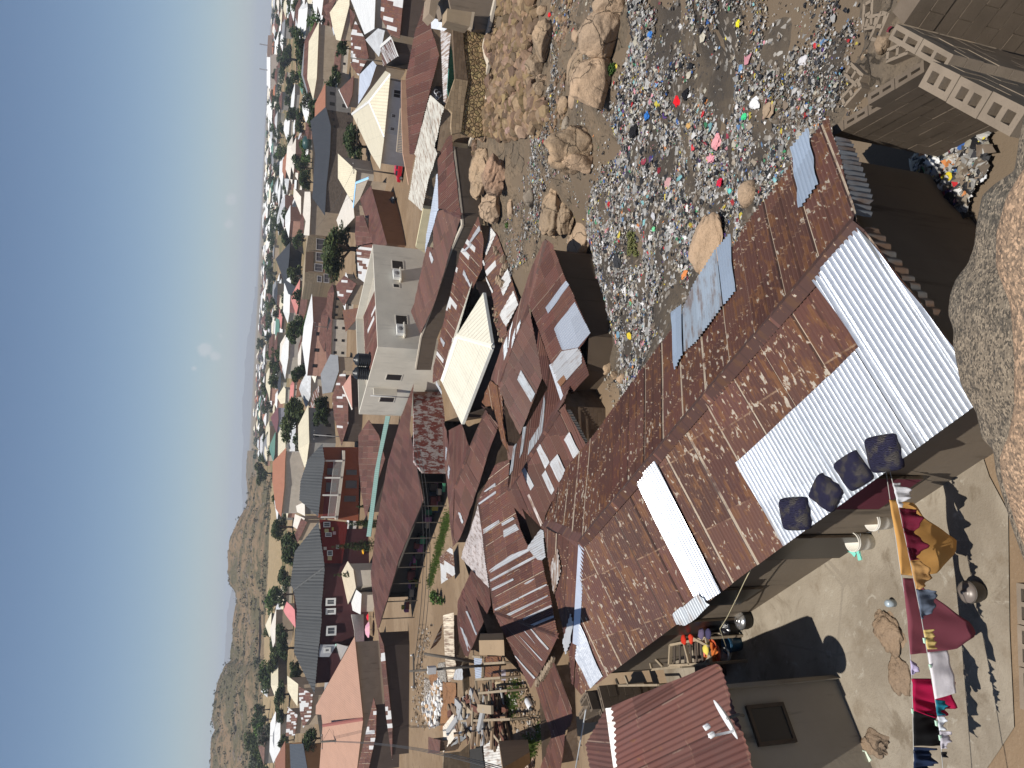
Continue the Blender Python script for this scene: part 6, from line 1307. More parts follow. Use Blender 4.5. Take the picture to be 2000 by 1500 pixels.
hs('off-white roof beside the leafy tree, below the unfinished block', [[(*J(1390,396),-5.8), J(1448,485), (*J(1460,625),-6.8), J(1325,775), (*J(1285,650),-5.6)]], OFFW, PW2)
hs('sand-coloured roof with a sky-blue verge', [[(*J(1475,285),-6.0), (*J(1602,235),-6.9), J(1515,440), (*J(1450,530),-6.0)]], m_sheet((.30,.255,.20), .3, .8, .3, .2), PW2, caps=[(J(1475,285),-5.95,J(1602,235),-6.85,m_plain((.30,.55,.80),.6)),(J(1475,285),-5.95,J(1450,530),-5.95,m_plain((.30,.55,.80),.6))])
bkk = hs('red-roofed house with orange-brown walls beside the parked dark car', [[(*J(1515,440),-5.3), (*J(1622,312),-6.3), (*J(1782,890),-6.9), J(1690,930), J(1640,880)]], FB(0,.35,.03), m_plaster((.27,.14,.07), .4), .45)
hs('red roof with a white square below the leafy tree', [[(*J(1475,610),-5.8), (*J(1550,600),-6.3), J(1640,870), (*J(1480,900),-5.7), J(1465,800)]], FB(0,.1), PW2)
hs('striped red and white roof left of the pale block of flats roof corner', [[(*J(1480,935),-5.6), J(1600,850), (*J(1640,890),-6.6), (*J(1560,1260),-6.4), J(1500,1215)]], m_brown(.2,.3,0,.42,.5,2.5,1), PW2)
hs('rusty red roof with two pale strips behind the flats', [[(*K(1345,30),-5.2), (*K(1502,5),-6.4), K(1480,122), (*K(1375,240),-6.)]], FB(.1,.7,.05), PW1); hs('red roof half hidden behind the leafy tree', [[(*J(1280,1290),-6), (*J(1360,1190),-6.5), J(1480,1270), (*J(1360,1490),-6.6), J(1300,1400)]], FB(0,.15,0,.12), PW2)
# unfinished long block
vo = VPlane(P(*J(1265,560), -9.5), P(*J(1258,1270), -9.5)); ub = empty('apartment_block', vo.q+np.array([0,0,0]), 'long unfinished two-storey block with bare concrete walls and a salmon band', 'building')
slab('wall', None, None, vo, [J(1035,380), J(1010,800), J(985,960), J(972,1262), J(1280,1272), J(1300,560), J(1190,560), J(1180,430)], m_blocks((.30,.24,.165),(.22,.18,.13),.5,.25,.4), 9, ub); EXC.append([J(960,380), J(960,1275), J(1300,1275), J(1300,380)])
vo2 = VPlane(vo.q-vo.n*.12*(1 if vo.n@(vo.q-CAM) > 0 else -1), vo.q-vo.n*.12*(1 if vo.n@(vo.q-CAM) > 0 else -1)+vo.t)
slab('band', None, None, vo2, [J(1187,590), J(1160,1168), J(1176,1168), J(1202,590)], m_plain((.60,.26,.19), .7), .1, ub); slab('plank_panel', None, None, vo2, [J(990,960), J(980,1155), J(1058,1155), J(1062,960)], m_wood((.16,.105,.07)), .1, ub)
for w in ([J(1112,595), J(1178,670)], [J(1105,712), J(1172,800)], [J(1092,830), J(1170,945)], [J(1088,965), J(1158,1055)], [J(1075,1075), J(1148,1152)], [J(1100,1195), J(1140,1255)], [J(1165,1175), J(1212,1262)], [J(1228,640), J(1285,690)], [J(1228,730), J(1275,792)]): opening(ub, vo2, w, fm=m_plain((.45,.43,.42), .6), frame=.15, gm=m_plain((.09,.085,.095), .4), bars=1)
for y in (800, 958, 1160): c_ = vo2(*J(1100, y)); m = MB(); m.beam((c_[0], c_[1], -9.8), (c_[0], c_[1], -2.9), .3); m.build('column', m_plaster((.20,.15,.105), .4), ub)
hs('long flat cream roof behind the unfinished block', [[(*J(1030,372),-2.5), J(1035,500), (*J(1020,800),-2.5), J(965,795), (*J(985,660),-1.6), J(958,600), J(975,372)]], OFFW, PW2); hs('small white roof behind the long cream roof', [[(*J(868,330),-4), (*J(940,420),-5.), J(938,600), (*J(865,420),-4)]], OFFW, PW2)
blk = hs('dark house with a black hipped roof and a cream porch, left of the unfinished block', [[(*J(692,1028),-1.6), (*J(832,868),-4.2), J(826,1010), (*J(800,1240),-4.0), J(742,1160)], [(*J(742,1160),-2.2), (*J(800,1240),-4.0), J(885,1300), (*J(882,1402),-5.2), J(815,1370)]], CHAR, m_plaster((.11,.095,.085),.4), .6)
# left-centre
hs('broad off-white hipped roof left of the dark trees', [[(*K(945,345),-4.2), (*K(1100,155),-6.4), (*K(1120,330),-6.4), K(975,420)], [(*K(975,420),-4.2), (*K(1120,330),-6.4), K(1110,590), (*K(1075,742),-6.2), K(970,520)]], m_sheet((.68,.65,.55),.4,.5,.12,.3), PW1, .6)
hs('plain grey sheet roof in front of the broad off-white roof', [[(*K(1130,655),-5.6), (*K(1225,460),-5.9), K(1300,470), (*K(1310,620),-7.2), K(1240,830), K(1150,845)]], GREY, PW2)
hs('red roof scattered with pale patches behind the flats', [[(*K(1242,880),-5.8), K(1310,660), (*K(1372,640),-7.2), K(1400,900), (*K(1400,1140),-7.2), K(1335,1350), K(1262,1080)]], m_brown(.1,.3,.02,.16,.75,1.25,1), PWD)
hs('faded pink roof with pale edges just behind the flats', [[(*K(1345,775),-6.), (*K(1425,650),-7.), (*K(1440,1005),-7.2), K(1372,865)]], m_sheet((.45,.24,.19),.3,.6,.1,.3), PWD, caps=[(K(1345,775),-5.95,K(1440,1005),-7.1,m_plain((.6,.56,.5),.6))])
hs('sandy brown roof by the tall round trees', [[(*K(890,890),-6), (*K(905,700),-6), K(960,720), (*K(985,760),-6.8), K(945,850)]], FB(0,.7,.15), PW2); hs('striped rusty roof under the tall round trees', [[(*K(1015,1020),-6), (*K(1060,830),-6.), K(1120,760), (*K(1110,900),-7), K(1060,1010)]], m_brown(.2,.6,.05,.2,.5,2.5,1), PW2)
hs('maroon hipped roof with pale walls beyond the tall round trees', [[(*K(640,1080),-3.6), (*K(715,970),-5.6), K(720,1100), (*K(702,1232),-5.6)]], MAR, m_plaster((.35,.36,.42),.2)); hs('yellowish cream hipped roof before the bare field', [[(*K(705,878),-4.4), (*K(772,770),-6), K(790,800), (*K(785,935),-6), K(742,946)]], CR1, PW1)
hs('red roof behind the market hall, beside the teal gutter roof', [[(*K(1500,1250),-5.6), (*M(0,0),-5.8), M(25,300), (*M(70,560),-6.4), K(1760,1480), K(1700,1250), K(1600,1100)]], FB(0,.1), PWD); hs('teal corrugated gutter roof behind the cypress row', [[(*H(265,1060),-5.4), (*H(310,1065),-5.6), M(215,0), (*M(120,740),-5.6), M(78,740), M(160,100)]], m_sheet((.17,.27,.24),.25,.5,.1,.8), None)
orh = hs('three-storey pale house with an orange-red hipped roof below the bare hill', [[K(690,1482), (*K(795,1370),-3.5), L(785,0), L(778,250), (*L(745,550),-3.5), L(692,465), (*L(660,210),.6), L(662,10)]], ORG, m_plaster((.50,.45,.38),.25), .8)
vor = edge_wall(orh, 0, K(795,1370), L(745,550), .76); GW = m_plain((.07,.075,.085), .4)
for w in ([L(805,85), L(850,120)], [L(870,90), L(940,125)], [L(790,150), L(935,200)], [L(820,225), L(850,250)], [L(890,215), L(925,245)], [L(780,405), L(820,440)], [L(850,405), L(885,440)], [L(780,465), L(815,500)], [L(845,465), L(885,500)], [K(810,1410), K(850,1440)], [K(890,1410), K(930,1440)]): opening(orh[0], vor, w, fm=FRW, frame=.2, gm=GW, bars=1)
sh1 = hs('orange-fronted shop house with a slate-grey ribbed roof and white balcony posts', [[(*K(1000,1495),0.), (*K(1148,1330),-3.2), L(1172,0), L(1145,200), (*L(1108,548),-3.2), L(1000,450), (*L(922,385),0.), L(935,200)]], SLATE, None, .8, corr=True, pitch=.5, amp=.045, spp=4, wav=.02)
vs1 = edge_wall(sh1, 0, K(1148,1335), L(1108,548), .9); OR = m_plaster((.27,.085,.045), .4)
slab('wall', None, None, vs1, [K(1160,1370), L(1165,0), L(1110,555), L(1500,590), L(1510,0), K(1500,1370)], OR, 9, sh1[0]); EXC.append([K(1000,1350), L(900,600), L(1500,600), K(1500,1350)])
vs0 = VPlane(vs1.q-vs1.n*1.3*(1 if vs1.n@(vs1.q-CAM) > 0 else -1), vs1.q-vs1.n*1.3*(1 if vs1.n@(vs1.q-CAM) > 0 else -1)+vs1.t)
slab('balcony', None, None, vs0, [L(1345,0), L(1275,575), L(1300,575), L(1370,0), K(1370,1400), K(1345,1400)], m_plain((.52,.47,.40),.7), 1.3, sh1[0]); slab('recess', None, None, VPlane(vs1.q-vs1.n*.03*(1 if vs1.n@(vs1.q-CAM)>0 else -1), vs1.q-vs1.n*.03*(1 if vs1.n@(vs1.q-CAM)>0 else -1)+vs1.t), [L(1200,20), L(1150,545), L(1275,560), L(1335,20)], m_plain((.16,.02,.018),.7), .02, sh1[0])
for y in (0, 165, 335, 550):
    a, b = vs0(*L(1195-y*.08, y)), vs0(*L(1345-y*.12, y)); m = MB(); m.beam(a+[0,0,.3], b, .28); m.build('balcony_post', m_plain((.62,.60,.56), .6), sh1[0])
m = MB(); 
for k in range(60):
    t = k/59; q = vs0(*L(1262-t*60, t*550)); q2 = vs0(*L(1345-t*68, t*550)); m.beam(q, q2, .05)
m.beam(vs0(*L(1262,0)), vs0(*L(1202,550)), .08); m.build('railing', m_plain((.55,.53,.5),.6), sh1[0])
vsd = VPlane(vs1.q-vs1.n*.05*(1 if vs1.n@(vs1.q-CAM)>0 else -1), vs1.q-vs1.n*.05*(1 if vs1.n@(vs1.q-CAM)>0 else -1)+vs1.t)
for w in ([L(1385,90), L(1480,135)], [L(1380,195), L(1480,265)], [L(1365,345), L(1470,395)], [L(1200,75), L(1300,135)], [L(1190,215), L(1280,300)]): opening(sh1[0], vsd, w, fm=m_plain((.12,.11,.11),.5), frame=.12, gm=m_plain((.10,.10,.115),.5), name='shutter')
sh2 = hs('long maroon-walled house with a slate-grey ribbed roof left of the orange shop', [[(*L(1108,595),-2.8), (*L(1172,1035),-2.8), L(865,1262), L(835,1200), (*L(880,885),1.0)], [(*L(1172,1035),-2.8), L(1140,1420), N(1142,60), N(1105,400), N(1072,775), N(980,600), N(870,370), L(900,1455), L(865,1262)]], SLATE, m_plaster((.075,.028,.03),.3), .7, raw='face', slope=27., corr=True, pitch=.5, amp=.045, spp=4, wav=.02)
cap(sh2[1], sh2[2][0].hit(*L(1170,1035))+[0,0,.06], sh2[2][0].hit(*L(865,1262))+[0,0,.06], .2, SLATE, h=.08)
vq_ = edge_wall(sh2, 0, L(1108,595), L(1172,1030), .6); vq2 = edge_wall(sh2, 1, L(1172,1040), N(1142,60), .6); RED = m_plaster((.16,.022,.018), .5)
vq0 = VPlane(vq_.q-vq_.n*.06*(1 if vq_.n@(vq_.q-CAM)>0 else -1), vq_.q-vq_.n*.06*(1 if vq_.n@(vq_.q-CAM)>0 else -1)+vq_.t); slab('painted_front', None, None, vq0, [L(1120,570), L(1165,1000), L(1340,1000), L(1400,600)], RED, .05, sh2[0])
vq00 = VPlane(vq0.q-vq_.n*.06*(1 if vq_.n@(vq_.q-CAM)>0 else -1), vq0.q-vq_.n*.06*(1 if vq_.n@(vq_.q-CAM)>0 else -1)+vq_.t)
for w in ([L(1162,602), L(1222,645)], [L(1180,705), L(1235,738)], [L(1198,880), L(1245,925)]): opening(sh2[0], vq00, w, fm=FRW, frame=.12, gm=GW, bars=1)
for (x0,y0,x1,y1,cl) in ((1170,665,1210,700,(.45,.42,.2)),(1240,650,1258,680,(.5,.45,.12)),(1250,690,1280,720,(.5,.35,.35)),(1160,840,1190,870,(.55,.5,.45)),(1280,820,1310,860,(.45,.4,.38)),(1200,930,1240,970,(.5,.4,.2))): slab('poster', None, None, vq00, [L(x0,y0), L(x0,y1), L(x1,y1), L(x1,y0)], m_plain(cl,.7), .03, sh2[0])
slab('pale_front', None, None, VPlane(vq2.q-vq2.n*.06*(1 if vq2.n@(vq2.q-CAM)>0 else -1), vq2.q-vq2.n*.06*(1 if vq2.n@(vq2.q-CAM)>0 else -1)+vq2.t), [N(1125,295), N(1110,415), N(1215,415), N(1290,295)], m_plaster((.42,.42,.44),.2), .05, sh2[0])
vq3 = VPlane(vq2.q-vq2.n*.12*(1 if vq2.n@(vq2.q-CAM)>0 else -1), vq2.q-vq2.n*.12*(1 if vq2.n@(vq2.q-CAM)>0 else -1)+vq2.t)
for w in ([N(1195,122), N(1275,195)], [N(1172,332), N(1220,366)], [L(1190,1350), L(1270,1405)], [L(1190,1450), L(1270,1490)]): opening(sh2[0], vq3, w, fm=FRW, frame=.28, gm=GW, bars=1)
pe = hs('very large peach-coloured hipped roof at the left', [[(*N(1463,215),-5.4), (*N(1545,1018),-6.2), N(1150,1082), N(1138,980), (*N(1082,975),-2.3), N(1085,890)], [(*N(1546,1025),-6.2), N(1480,1560), (*N(1115,1560),-2.6), (*N(1150,1090),-2.5)]], PEACH, PW2, .5, caps=[(N(1150,1086),-2.45,N(1545,1022),-6.1,m_plain((.26,.09,.07),.6))])
hs('grey roof with a mint verge between the slate roof and the peach roof', [[(*N(1285,285),-5.), (*N(1400,315),-6.), (*N(1165,742),-5.6), N(1185,490)]], m_sheet((.28,.265,.255),.3,.6,.1,.3), PW2, caps=[(N(1285,285),-4.9,N(1185,490),-5.0,m_plain((.35,.6,.5),.6))])
hs('rusty roof with white sheets in front of the peach roof', [[(*N(1650,815),-5.5), (*N(1676,930),-6.4), N(1670,1180), (*N(1590,1560),-6.3), N(1480,1560)]], m_brown(.2,.4,0,.22,.6,2.5,1), PWD); hs('narrow red roof strip along the shaded street', [[(*N(1690,140),-5.0), (*N(1748,300),-5.8), N(1790,700), N(1832,1100), (*N(1828,1420),-5.7), N(1770,1000), N(1725,500)]], m_brown(.1,.2,0,.12,.75,2.5,1), PWD, .2)
hs('beige roof with a skylight left of the cypress row', [[(*L(1272,1215),-5.2), (*L(1395,980),-5.8), L(1450,1060), (*L(1476,1240),-7.), L(1370,1460), L(1278,1470)]], m_sheet((.52,.45,.34),.3,.6,.15,.3), PW1); hs('white awning roof below the beige roof', [[(*L(1400,1440),-7.2), (*L(1480,1260),-7.2), L(1530,1300), (*L(1520,1500),-8.)]], WHT, PW1)
slab('wall', 'pale weathered board wall behind the umbrellas', 'wall', VPlane(P(*N(1530,0),-8.6), P(*N(1560,330),-8.6)), [N(1430,0), N(1460,150), N(1470,380), N(1560,380), N(1550,0)], m_wood((.52,.48,.43)), .2)
hs('pink hipped roof behind the slate-grey roof', [[(*L(768,1462),-2.6), N(785,0), (*N(882,130),-4.6), N(905,40), (*L(912,1500),-4.6), L(850,1420), L(800,1375)]], m_sheet((.55,.20,.20),.3,.5,.06,.4), PW2)
hs('cream roof half hidden by trees at the far left', [[(*N(805,600),-4), (*N(912,680),-5.4), N(905,900), (*N(850,820),-4.2), N(808,740)]], CR1, PW2); hs('patched red roof below the cream roof at the far left', [[(*N(915,700),-5), (*N(1055,780),-6.4), N(1035,1000), (*N(960,1110),-6), N(930,960)]], m_brown(.2,.3,0,.3,.6,2.,1), PW2); hs('white and rust roof left of the cream roof at the far left', [[(*N(808,900),-4.6), (*N(905,980),-5.6), N(880,1180), (*N(790,1190),-5.)]], m_brown(.4,.4,.1,.45,.6,2.,1), PW2)
hs('tiled orange-brown roof at the left edge', [[(*N(685,1420),-3.8), (*N(785,1235),-5.), N(785,1560), (*N(690,1560),-3.9)]], m_sheet((.22,.095,.06),.3,.7,.2,.8), m_plaster((.36,.2,.09),.4)); hs('dark slate-blue roof at the left edge', [[(*N(828,1265),-5.4), (*N(960,1262),-6.4), N(1010,1560), (*N(840,1560),-5.4)]], m_sheet((.05,.06,.075),.3,.6,.1,.5), m_plaster((.36,.2,.09),.4)); hs('lone small house with a bright white hipped roof on the bare plain', [[(*N(545,750),-3.5), (*N(610,688),-6.6), (*N(612,812),-6.6)]], WHT, PW2, .5)
hs('brown shed roofs left of the bare hill foot', [[(*L(905,800),-3.6), (*L(1000,600),-5), L(940,560), (*L(880,720),-3.6)]], FB(0,.2), PW2); hs('white box-like flat roof between orange house and slate roof', [[(*L(890,440),-3.6), (*L(975,400),-4.6), L(978,540), (*L(900,500),-3.8)]], OFFW, PWG); hs('pale broken roof below the round green trees', [[(*L(860,640),-4.), (*L(880,520),-4.4), L(975,560), (*L(960,640),-5.), L(905,670)]], OFFW, PW2)
hs('long white warehouse on the far right skyline', [[(*I(605,520),2.2), (*I(640,520),0.6), I(640,872), (*I(604,830),2.2)]], WHT, m_plaster((.5,.42,.36),.2), .2, 'warehouse', 'warehouse', dist=900)
vsk = VPlane(at_dist(530, 70, 900), at_dist(528, 115, 900)); slab('building', 'brown two-storey block on the far right skyline', 'building', vsk, [I(618,345), I(606,555), I(660,555), I(660,345)], m_plaster((.30,.21,.17),.2), 12)
for k, (a, b) in enumerate(((I(535,430), I(606,442)), (I(533,672), I(606,684)))): q = at_dist(*b, 905); z1 = at_dist(*a, 905)[2]; m = MB(); m.beam(q-[0,0,8], (q[0], q[1], z1), .9); tag(m.build('mast', m_plain((.3,.3,.32),.6)), ['thin radio mast over the brown skyline block', 'thin radio mast over the white skyline warehouse'][k], 'mast')
# ================================================================== trees one can point to
for k, (x, y, w, h, kind, lb) in enumerate([
    (592,106,76,52,'big','tall dark double-crowned tree behind the pink house'), (668,96,36,34,'big','round dark tree just below the pink house'), (655,172,66,44,'big','dark green tree between pink house and big cream roof'), (690,287,72,50,'big','dense round dark tree at the cream house railing'), (728,14,44,40,'big','tree with thin branches at the right edge before the white zinc roof'),
    (596,358,40,40,'big','dark tree above the charcoal roof'), (664,490,126,66,'bigolive','big leafy tree in front of the unfinished block'), (580,645,52,52,'big','dark round tree right of the broad off-white roof'), (586,731,42,46,'big','dark upright tree left of the broad off-white roof'), (580,812,84,68,'bigolive','large yellow-green tree, tallest of the centre-left'), (632,802,66,46,'big','dark green tree in front of the large yellow-green tree'),
    (584,470,34,32,'big','green tree behind the unfinished block'), (578,541,44,38,'bigolive','olive tree by the black-roofed house'), (560,470,44,34,'big','dark tree right of the black-roofed house'), (572,225,30,30,'big','round dark tree above the charcoal roof corner'), (586,238,44,26,'big','low dark tree next to the charcoal roof corner'), (566,118,60,24,'big','dark broad tree behind the double-crowned tree'), (602,182,36,30,'big','tree by the green-roofed sheds on the right'), (568,170,40,24,'big','tree above the green-roofed sheds'), (570,278,34,26,'dark','round tree behind the charcoal ridge'),
    (512,924,42,34,'bigolive','grey-green tree on the plain above the orange roof'), (568,1066,66,56,'big','big green tree behind the slate-grey roof'), (548,1030,50,40,'bigolive','olive tree beside the pale box roof'), (556,1130,44,34,'big','tree behind the ridge of the slate-grey roof'), (538,1280,62,36,'bigolive','spreading olive tree at the foot of the bare hill'), (552,1266,56,40,'big','green tree above the white-roofed shed at the left'), (580,1312,46,34,'big','dark tree below the spreading olive tree'), (548,1356,52,30,'big','dark tree beside the cream roof at the far left'), (548,1396,38,26,'big','small dark tree left of the cream roof'), (606,1440,54,42,'big','dark bushy tree above the peach roof'), (612,1480,40,28,'bigolive','light green tree at the left edge'), (496,1448,56,40,'bigolive','broad grey tree standing on the hill foot'),
    (540,720,30,34,'dark','slim dark tree on the far plain, centre'), (512,672,24,24,'dark','small tree at the edge of the far town'), (622,566,30,26,'bigolive','olive scrub tree beside the blue tank roof'), (630,604,26,26,'bigolive','scrub tree behind the flats')]):
    tree_img(x, y, w, h, lb, kind, k % 4); EXC.append([(x-h/2, y-w/2), (x-h/2, y+w/2), (x+h/2, y+w/2), (x+h/2, y-w/2)])
# slender cypress row
def cypress(xt, yt, xb, yb, label, v):
    q = gh(xb+3, yb); top = at_dist(xt, yt, math.hypot(q[0], q[1]))[2]; h = top-q[2]; rr = random.Random(v); bl = []; r0 = h*.13
    for k in range(9): t = k/8; bl.append((rr.uniform(-.1,.1), rr.uniform(-.1,.1), h*(.12+.84*t), r0*(1.1-.85*t), 1.5))
    V, Fc, Cc = leaf_cloud(rr, bl, 2400, .14, [(.03,.06,.016),(.05,.08,.02),(.075,.10,.025),(.022,.042,.012)], .3); me = mesh('crown', V, Fc); fcol(me, Cc); root = empty('cypress_tree', q, label, 'tree', 'cypress row behind the market hall')
    o = link('crown', me, root, MG); m = MB(); m.tube([(0,0,-.3),(0,0,h*.6)], [.1,.04], 6); tr = mesh('trunk', m.v, m.f); link('trunk', tr, root, BARK)
for k, a in enumerate([(L(1575,45)+L(1790,50)), (L(1568,155)+L(1760,150)), (L(1610,320)+L(1720,330)), (L(1480,445)+L(1690,450)), (L(1375,600)+L(1680,610)), (L(1240,808)+L(1660,830)), (L(1262,1080)+L(1630,1105))]):
    cypress(*a, ['cypress at the right end of the row', 'second cypress from the right end of the row', 'shortest cypress of the row', 'cypress beside the tall lamp pole', 'cypress before the white van', 'tallest cypress, before the red painted front', 'cypress at the left end of the row'][k], k)
# bushes near the lane and the walls
def bush_img(label, pts, n, size, cols, seed, zt=None):
    bl = []
    for (x, y, r_, up) in pts: q = gh(x, y); d = (q-CAM)@_f; rr_ = r_*d/FPX; bl.append((q[0], q[1], q[2]+rr_*up, rr_, .8))
    bush_obj('bush', label, bl, n, size, cols, seed)
bush_img('grey-green shrub spilling over the stone plinth behind the retaining wall', [F(1070,420)+(24,.9), F(1120,560)+(22,.7), F(1200,640)+(22,.7), F(1060,600)+(16,.7), F(1230,720)+(14,.6), F(1150,480)+(16,.7)], 3200, .10, G_GREY, 3)
bush_img('glossy green bush in the gap beside the tan rock face', [E(490,180)+(13,.8), E(520,230)+(11,.6), E(460,215)+(9,.6)], 1300, .09, G_BRIGHT, 4)
bush_img('olive bush leaning over the lane wall', [E(190,1040)+(20,.6), E(150,1140)+(18,.5), E(200,1180)+(12,.4), E(110,1020)+(10,.5)], 2000, .10, G_OLIVE, 5)
bush_img('dark green bush in the lane beside the flats', [H(690,440)+(14,.8), H(700,520)+(12,.7), H(680,560)+(8,.5)], 1500, .09, G_BRIGHT, 6); bush_img('broad-leaved papaya plant at the corner of the flats', [H(560,370)+(11,2.2), H(600,400)+(9,2.), H(575,330)+(7,2.2)], 500, .16, G_BRIGHT, 7); bush_img('brownish shrub next to the papaya plant', [H(700,300)+(14,.8), H(740,270)+(12,.6)], 1200, .08, G_OLIVE, 8)
bush_img('young leafy sapling on the grassy path', [C(125,760)+(12,1.2), C(90,720)+(7,1.6), C(160,800)+(8,1.)], 420, .14, G_BRIGHT, 9); bush_img('small green shrub at the foot of the broad tan boulder', [T(1770,760)+(8,.7), T(1790,730)+(6,.6)], 700, .07, G_BRIGHT, 10); bush_img('sparse yellow-green weeds on the dump', [Q2(690,800)+(12,.3), Q2(700,900)+(14,.25), Q2(730,980)+(9,.2), Q2(660,960)+(8,.2)], 900, .05, [(.16,.17,.06),(.12,.14,.045),(.20,.19,.08)], 11); bush_img('tiny green plant at the right edge of the dump', [Q1(655,155)+(4,.7)], 200, .05, G_BRIGHT, 12); bush_img('low weeds under the tan rock face', [E(855,390)+(6,.5)], 300, .05, G_BRIGHT, 13)
V = []; Fc = []; Cc = []; rr = random.Random(2)
for k in range(650):
    if k > 430: pp = [D(890,720), D(900,860), D(1230,1120), D(1100,1250), D(940,640), D(1270,1150)][k % 6]; x, y = pp[0]+rr.gauss(0, 5), pp[1]+rr.gauss(0, 6)
    else: a = M(880, 540); b = M(700, 1200); t = rr.random(); x = a[0]+(b[0]-a[0])*t+rr.gauss(0, 3); y = a[1]+(b[1]-a[1])*t+rr.gauss(0, 3)
    q0 = gh(x, y)
    for j in range(9):
        q = q0+np.array([rr.gauss(0, .25), rr.gauss(0, .25), 0]); h = rr.uniform(.08, .26); an = rr.uniform(0, 6.28); i = len(V); d = np.array([math.cos(an), math.sin(an), 0]); V += [q-d*.05, q+d*.05, q+d*rr.uniform(-.1,.1)+[0,0,h]]; Fc.append((i, i+1, i+2)); Cc.append(rr.choice([(.10,.17,.03),(.14,.2,.045),(.08,.12,.03)]))
me = mesh('grass', V, Fc); fcol(me, Cc); tag(link('grass', me, None, MG), 'bright grass tufts along the path and the dirt compound', 'grass', kind='stuff')

# ================================================================== poles and wires
PM = m_wood((.115,.10,.085)); PG = m_plain((.30,.29,.28), .7)
def pole(xt, yt, xb, yb, label, r_=.11, mat=None, arms=True, zb=None, box=False, lean=False):
    q = gh(xb, yb) if zb is None else P(xb, yb, zb); top = at_dist(xt, yt, math.hypot(q[0], q[1]))
    root = empty('utility_pole', q, label, 'pole', 'utility poles of the town'); m = MB(); m.tube([q-[0,0,.3], top], [r_, r_*.7], 8); m.build('shaft', mat or PM, root)
    if arms: a = MB(); s = np.array([.9,.35,0]); a.beam(top-s-[0,0,.25], top+s-[0,0,.25], .09); a.build('crossarm', PM, root); i = MB(); [i.lathe(top+s*t-[0,0,.2], [(0,0),(.05,0),(.05,.12),(0,.14)], 8) for t in (-.9,0,.9)]; i.build('insulators', FRW, root)
    if box: b = MB(); b.box(top[0]-.2, top[1]-.2, top[2]-1.55, top[0]+.2, top[1]+.1, top[2]-1.05); b.build('transformer', m_plain((.5,.5,.5),.5), root)
    return top-[0,0,.2]
tops = {}
for k, (a, b, lb, kw) in enumerate([(N(1130,1245),N(1700,1200),'thick dark wooden pole in front of the peach roof',dict(r_=.2)), (N(1090,15),N(1565,38),'weathered pole between the slate roof and the umbrellas',dict(r_=.13)), (N(1350,640),N(1610,642),'short dark pole with a transformer by the lilac umbrella',dict(box=True)), (O(500,555),O(1440,482),'tall black pole with a white box above the rubble alley',dict(r_=.1,box=True)), (O(640,385),O(1130,470),'leaning black pole next to the boxed pole',dict(r_=.13,arms=False)),
    (L(1090,452),L(1480,452),'pale lamp pole in front of the orange shop',dict(mat=PG,arms=False,r_=.08)), (L(1215,405),L(1490,412),'cream pole by the orange shop posters',dict(mat=FRW,arms=False,r_=.08)), (L(1130,752),L(1480,752),'thin grey pole before the red painted front',dict(mat=PG,r_=.08)), (L(1200,1140),L(1560,1142),'grey pole left of the cypress row',dict(mat=PG,r_=.08)), (J(1440,140),J(1900,205),'dark pole with many cables in front of the cream railing',dict(r_=.13)),
    (I(1420,565),F(450,620),'leaning wooden pole by the small rusty roof',dict(r_=.12)), (K(1070,185),K(1350,212),'wooden pole beside the broad off-white roof',dict()), (K(1060,1245),K(1450,1275),'tall grey pole left of the tall round trees',dict(mat=PG)), (J(1070,738),J(1300,762),'pole in front of the unfinished block, left one',dict(mat=PG,r_=.09)), (J(1150,618),J(1295,632),'pole in front of the unfinished block, right one',dict(mat=PG,r_=.09)), (I(1075,905),I(1190,915),'far pole beside the long white shed roof',dict()), (K(950,740),K(1100,750),'thin pole left of the broad off-white roof',dict(r_=.08)), (N(470,570),N(600,572),'far pole on the bare plain',dict(r_=.1)), (N(540,1185),N(780,1190),'pole by the white and rust roof at the far left',dict(r_=.09))]):
    tops[k] = pole(*a, *b, lb, **kw)
def wire(a, b, sag, label, r_=.018):
    a = np.array(a); b = np.array(b); m = MB(); m.tube([a+(b-a)*t-np.array([0,0,sag*4*t*(1-t)]) for t in np.linspace(0, 1, 14)], r_, 4, False); tag(m.build('cable', m_plain((.05,.05,.05), .6)), label, 'cable', 'overhead cables')
for a, b, lb in ((0,2,'cable from the thick pole to the transformer pole'), (2,1,'cable from the transformer pole to the weathered pole'), (1,8,'cable from the weathered pole towards the cypress row'), (8,7,'cable behind the cypress row'), (7,5,'cable before the red front'), (9,10,'cable from the railing pole to the leaning pole at the right'), (9,13,'cable from the railing pole towards the unfinished block'), (13,14,'cable between the two poles of the unfinished block'), (12,11,'cable over the tall round trees')):
    wire(tops[a], tops[b], .7, lb)
for k, dz in enumerate((0., -.5, -1.)): wire(tops[0]+[0,0,dz], P(*O(1500+k*80,1560), 1.2), 2.2, ['upper street cable sweeping to the lower left', 'middle street cable sweeping to the lower left', 'lower street cable sweeping to the lower left'][k]); wire(tops[3]+[0,0,dz*.4], P(*H(520+k*30,1300), -2.8), .8, ['upper cable from the boxed pole over the market hall', 'middle cable from the boxed pole over the market hall', 'lower cable from the boxed pole over the market hall'][k])
m = MB(); m.tube([P(*D(1690,870), 1.5), P(*D(1660,1050), 1.1), P(*D(1580,1500), .8)], .02, 6); tag(m.build('pipe', m_plain((.35,.36,.37), .5)), 'thin grey pipe slanting from the ruined block wall', 'pipe')

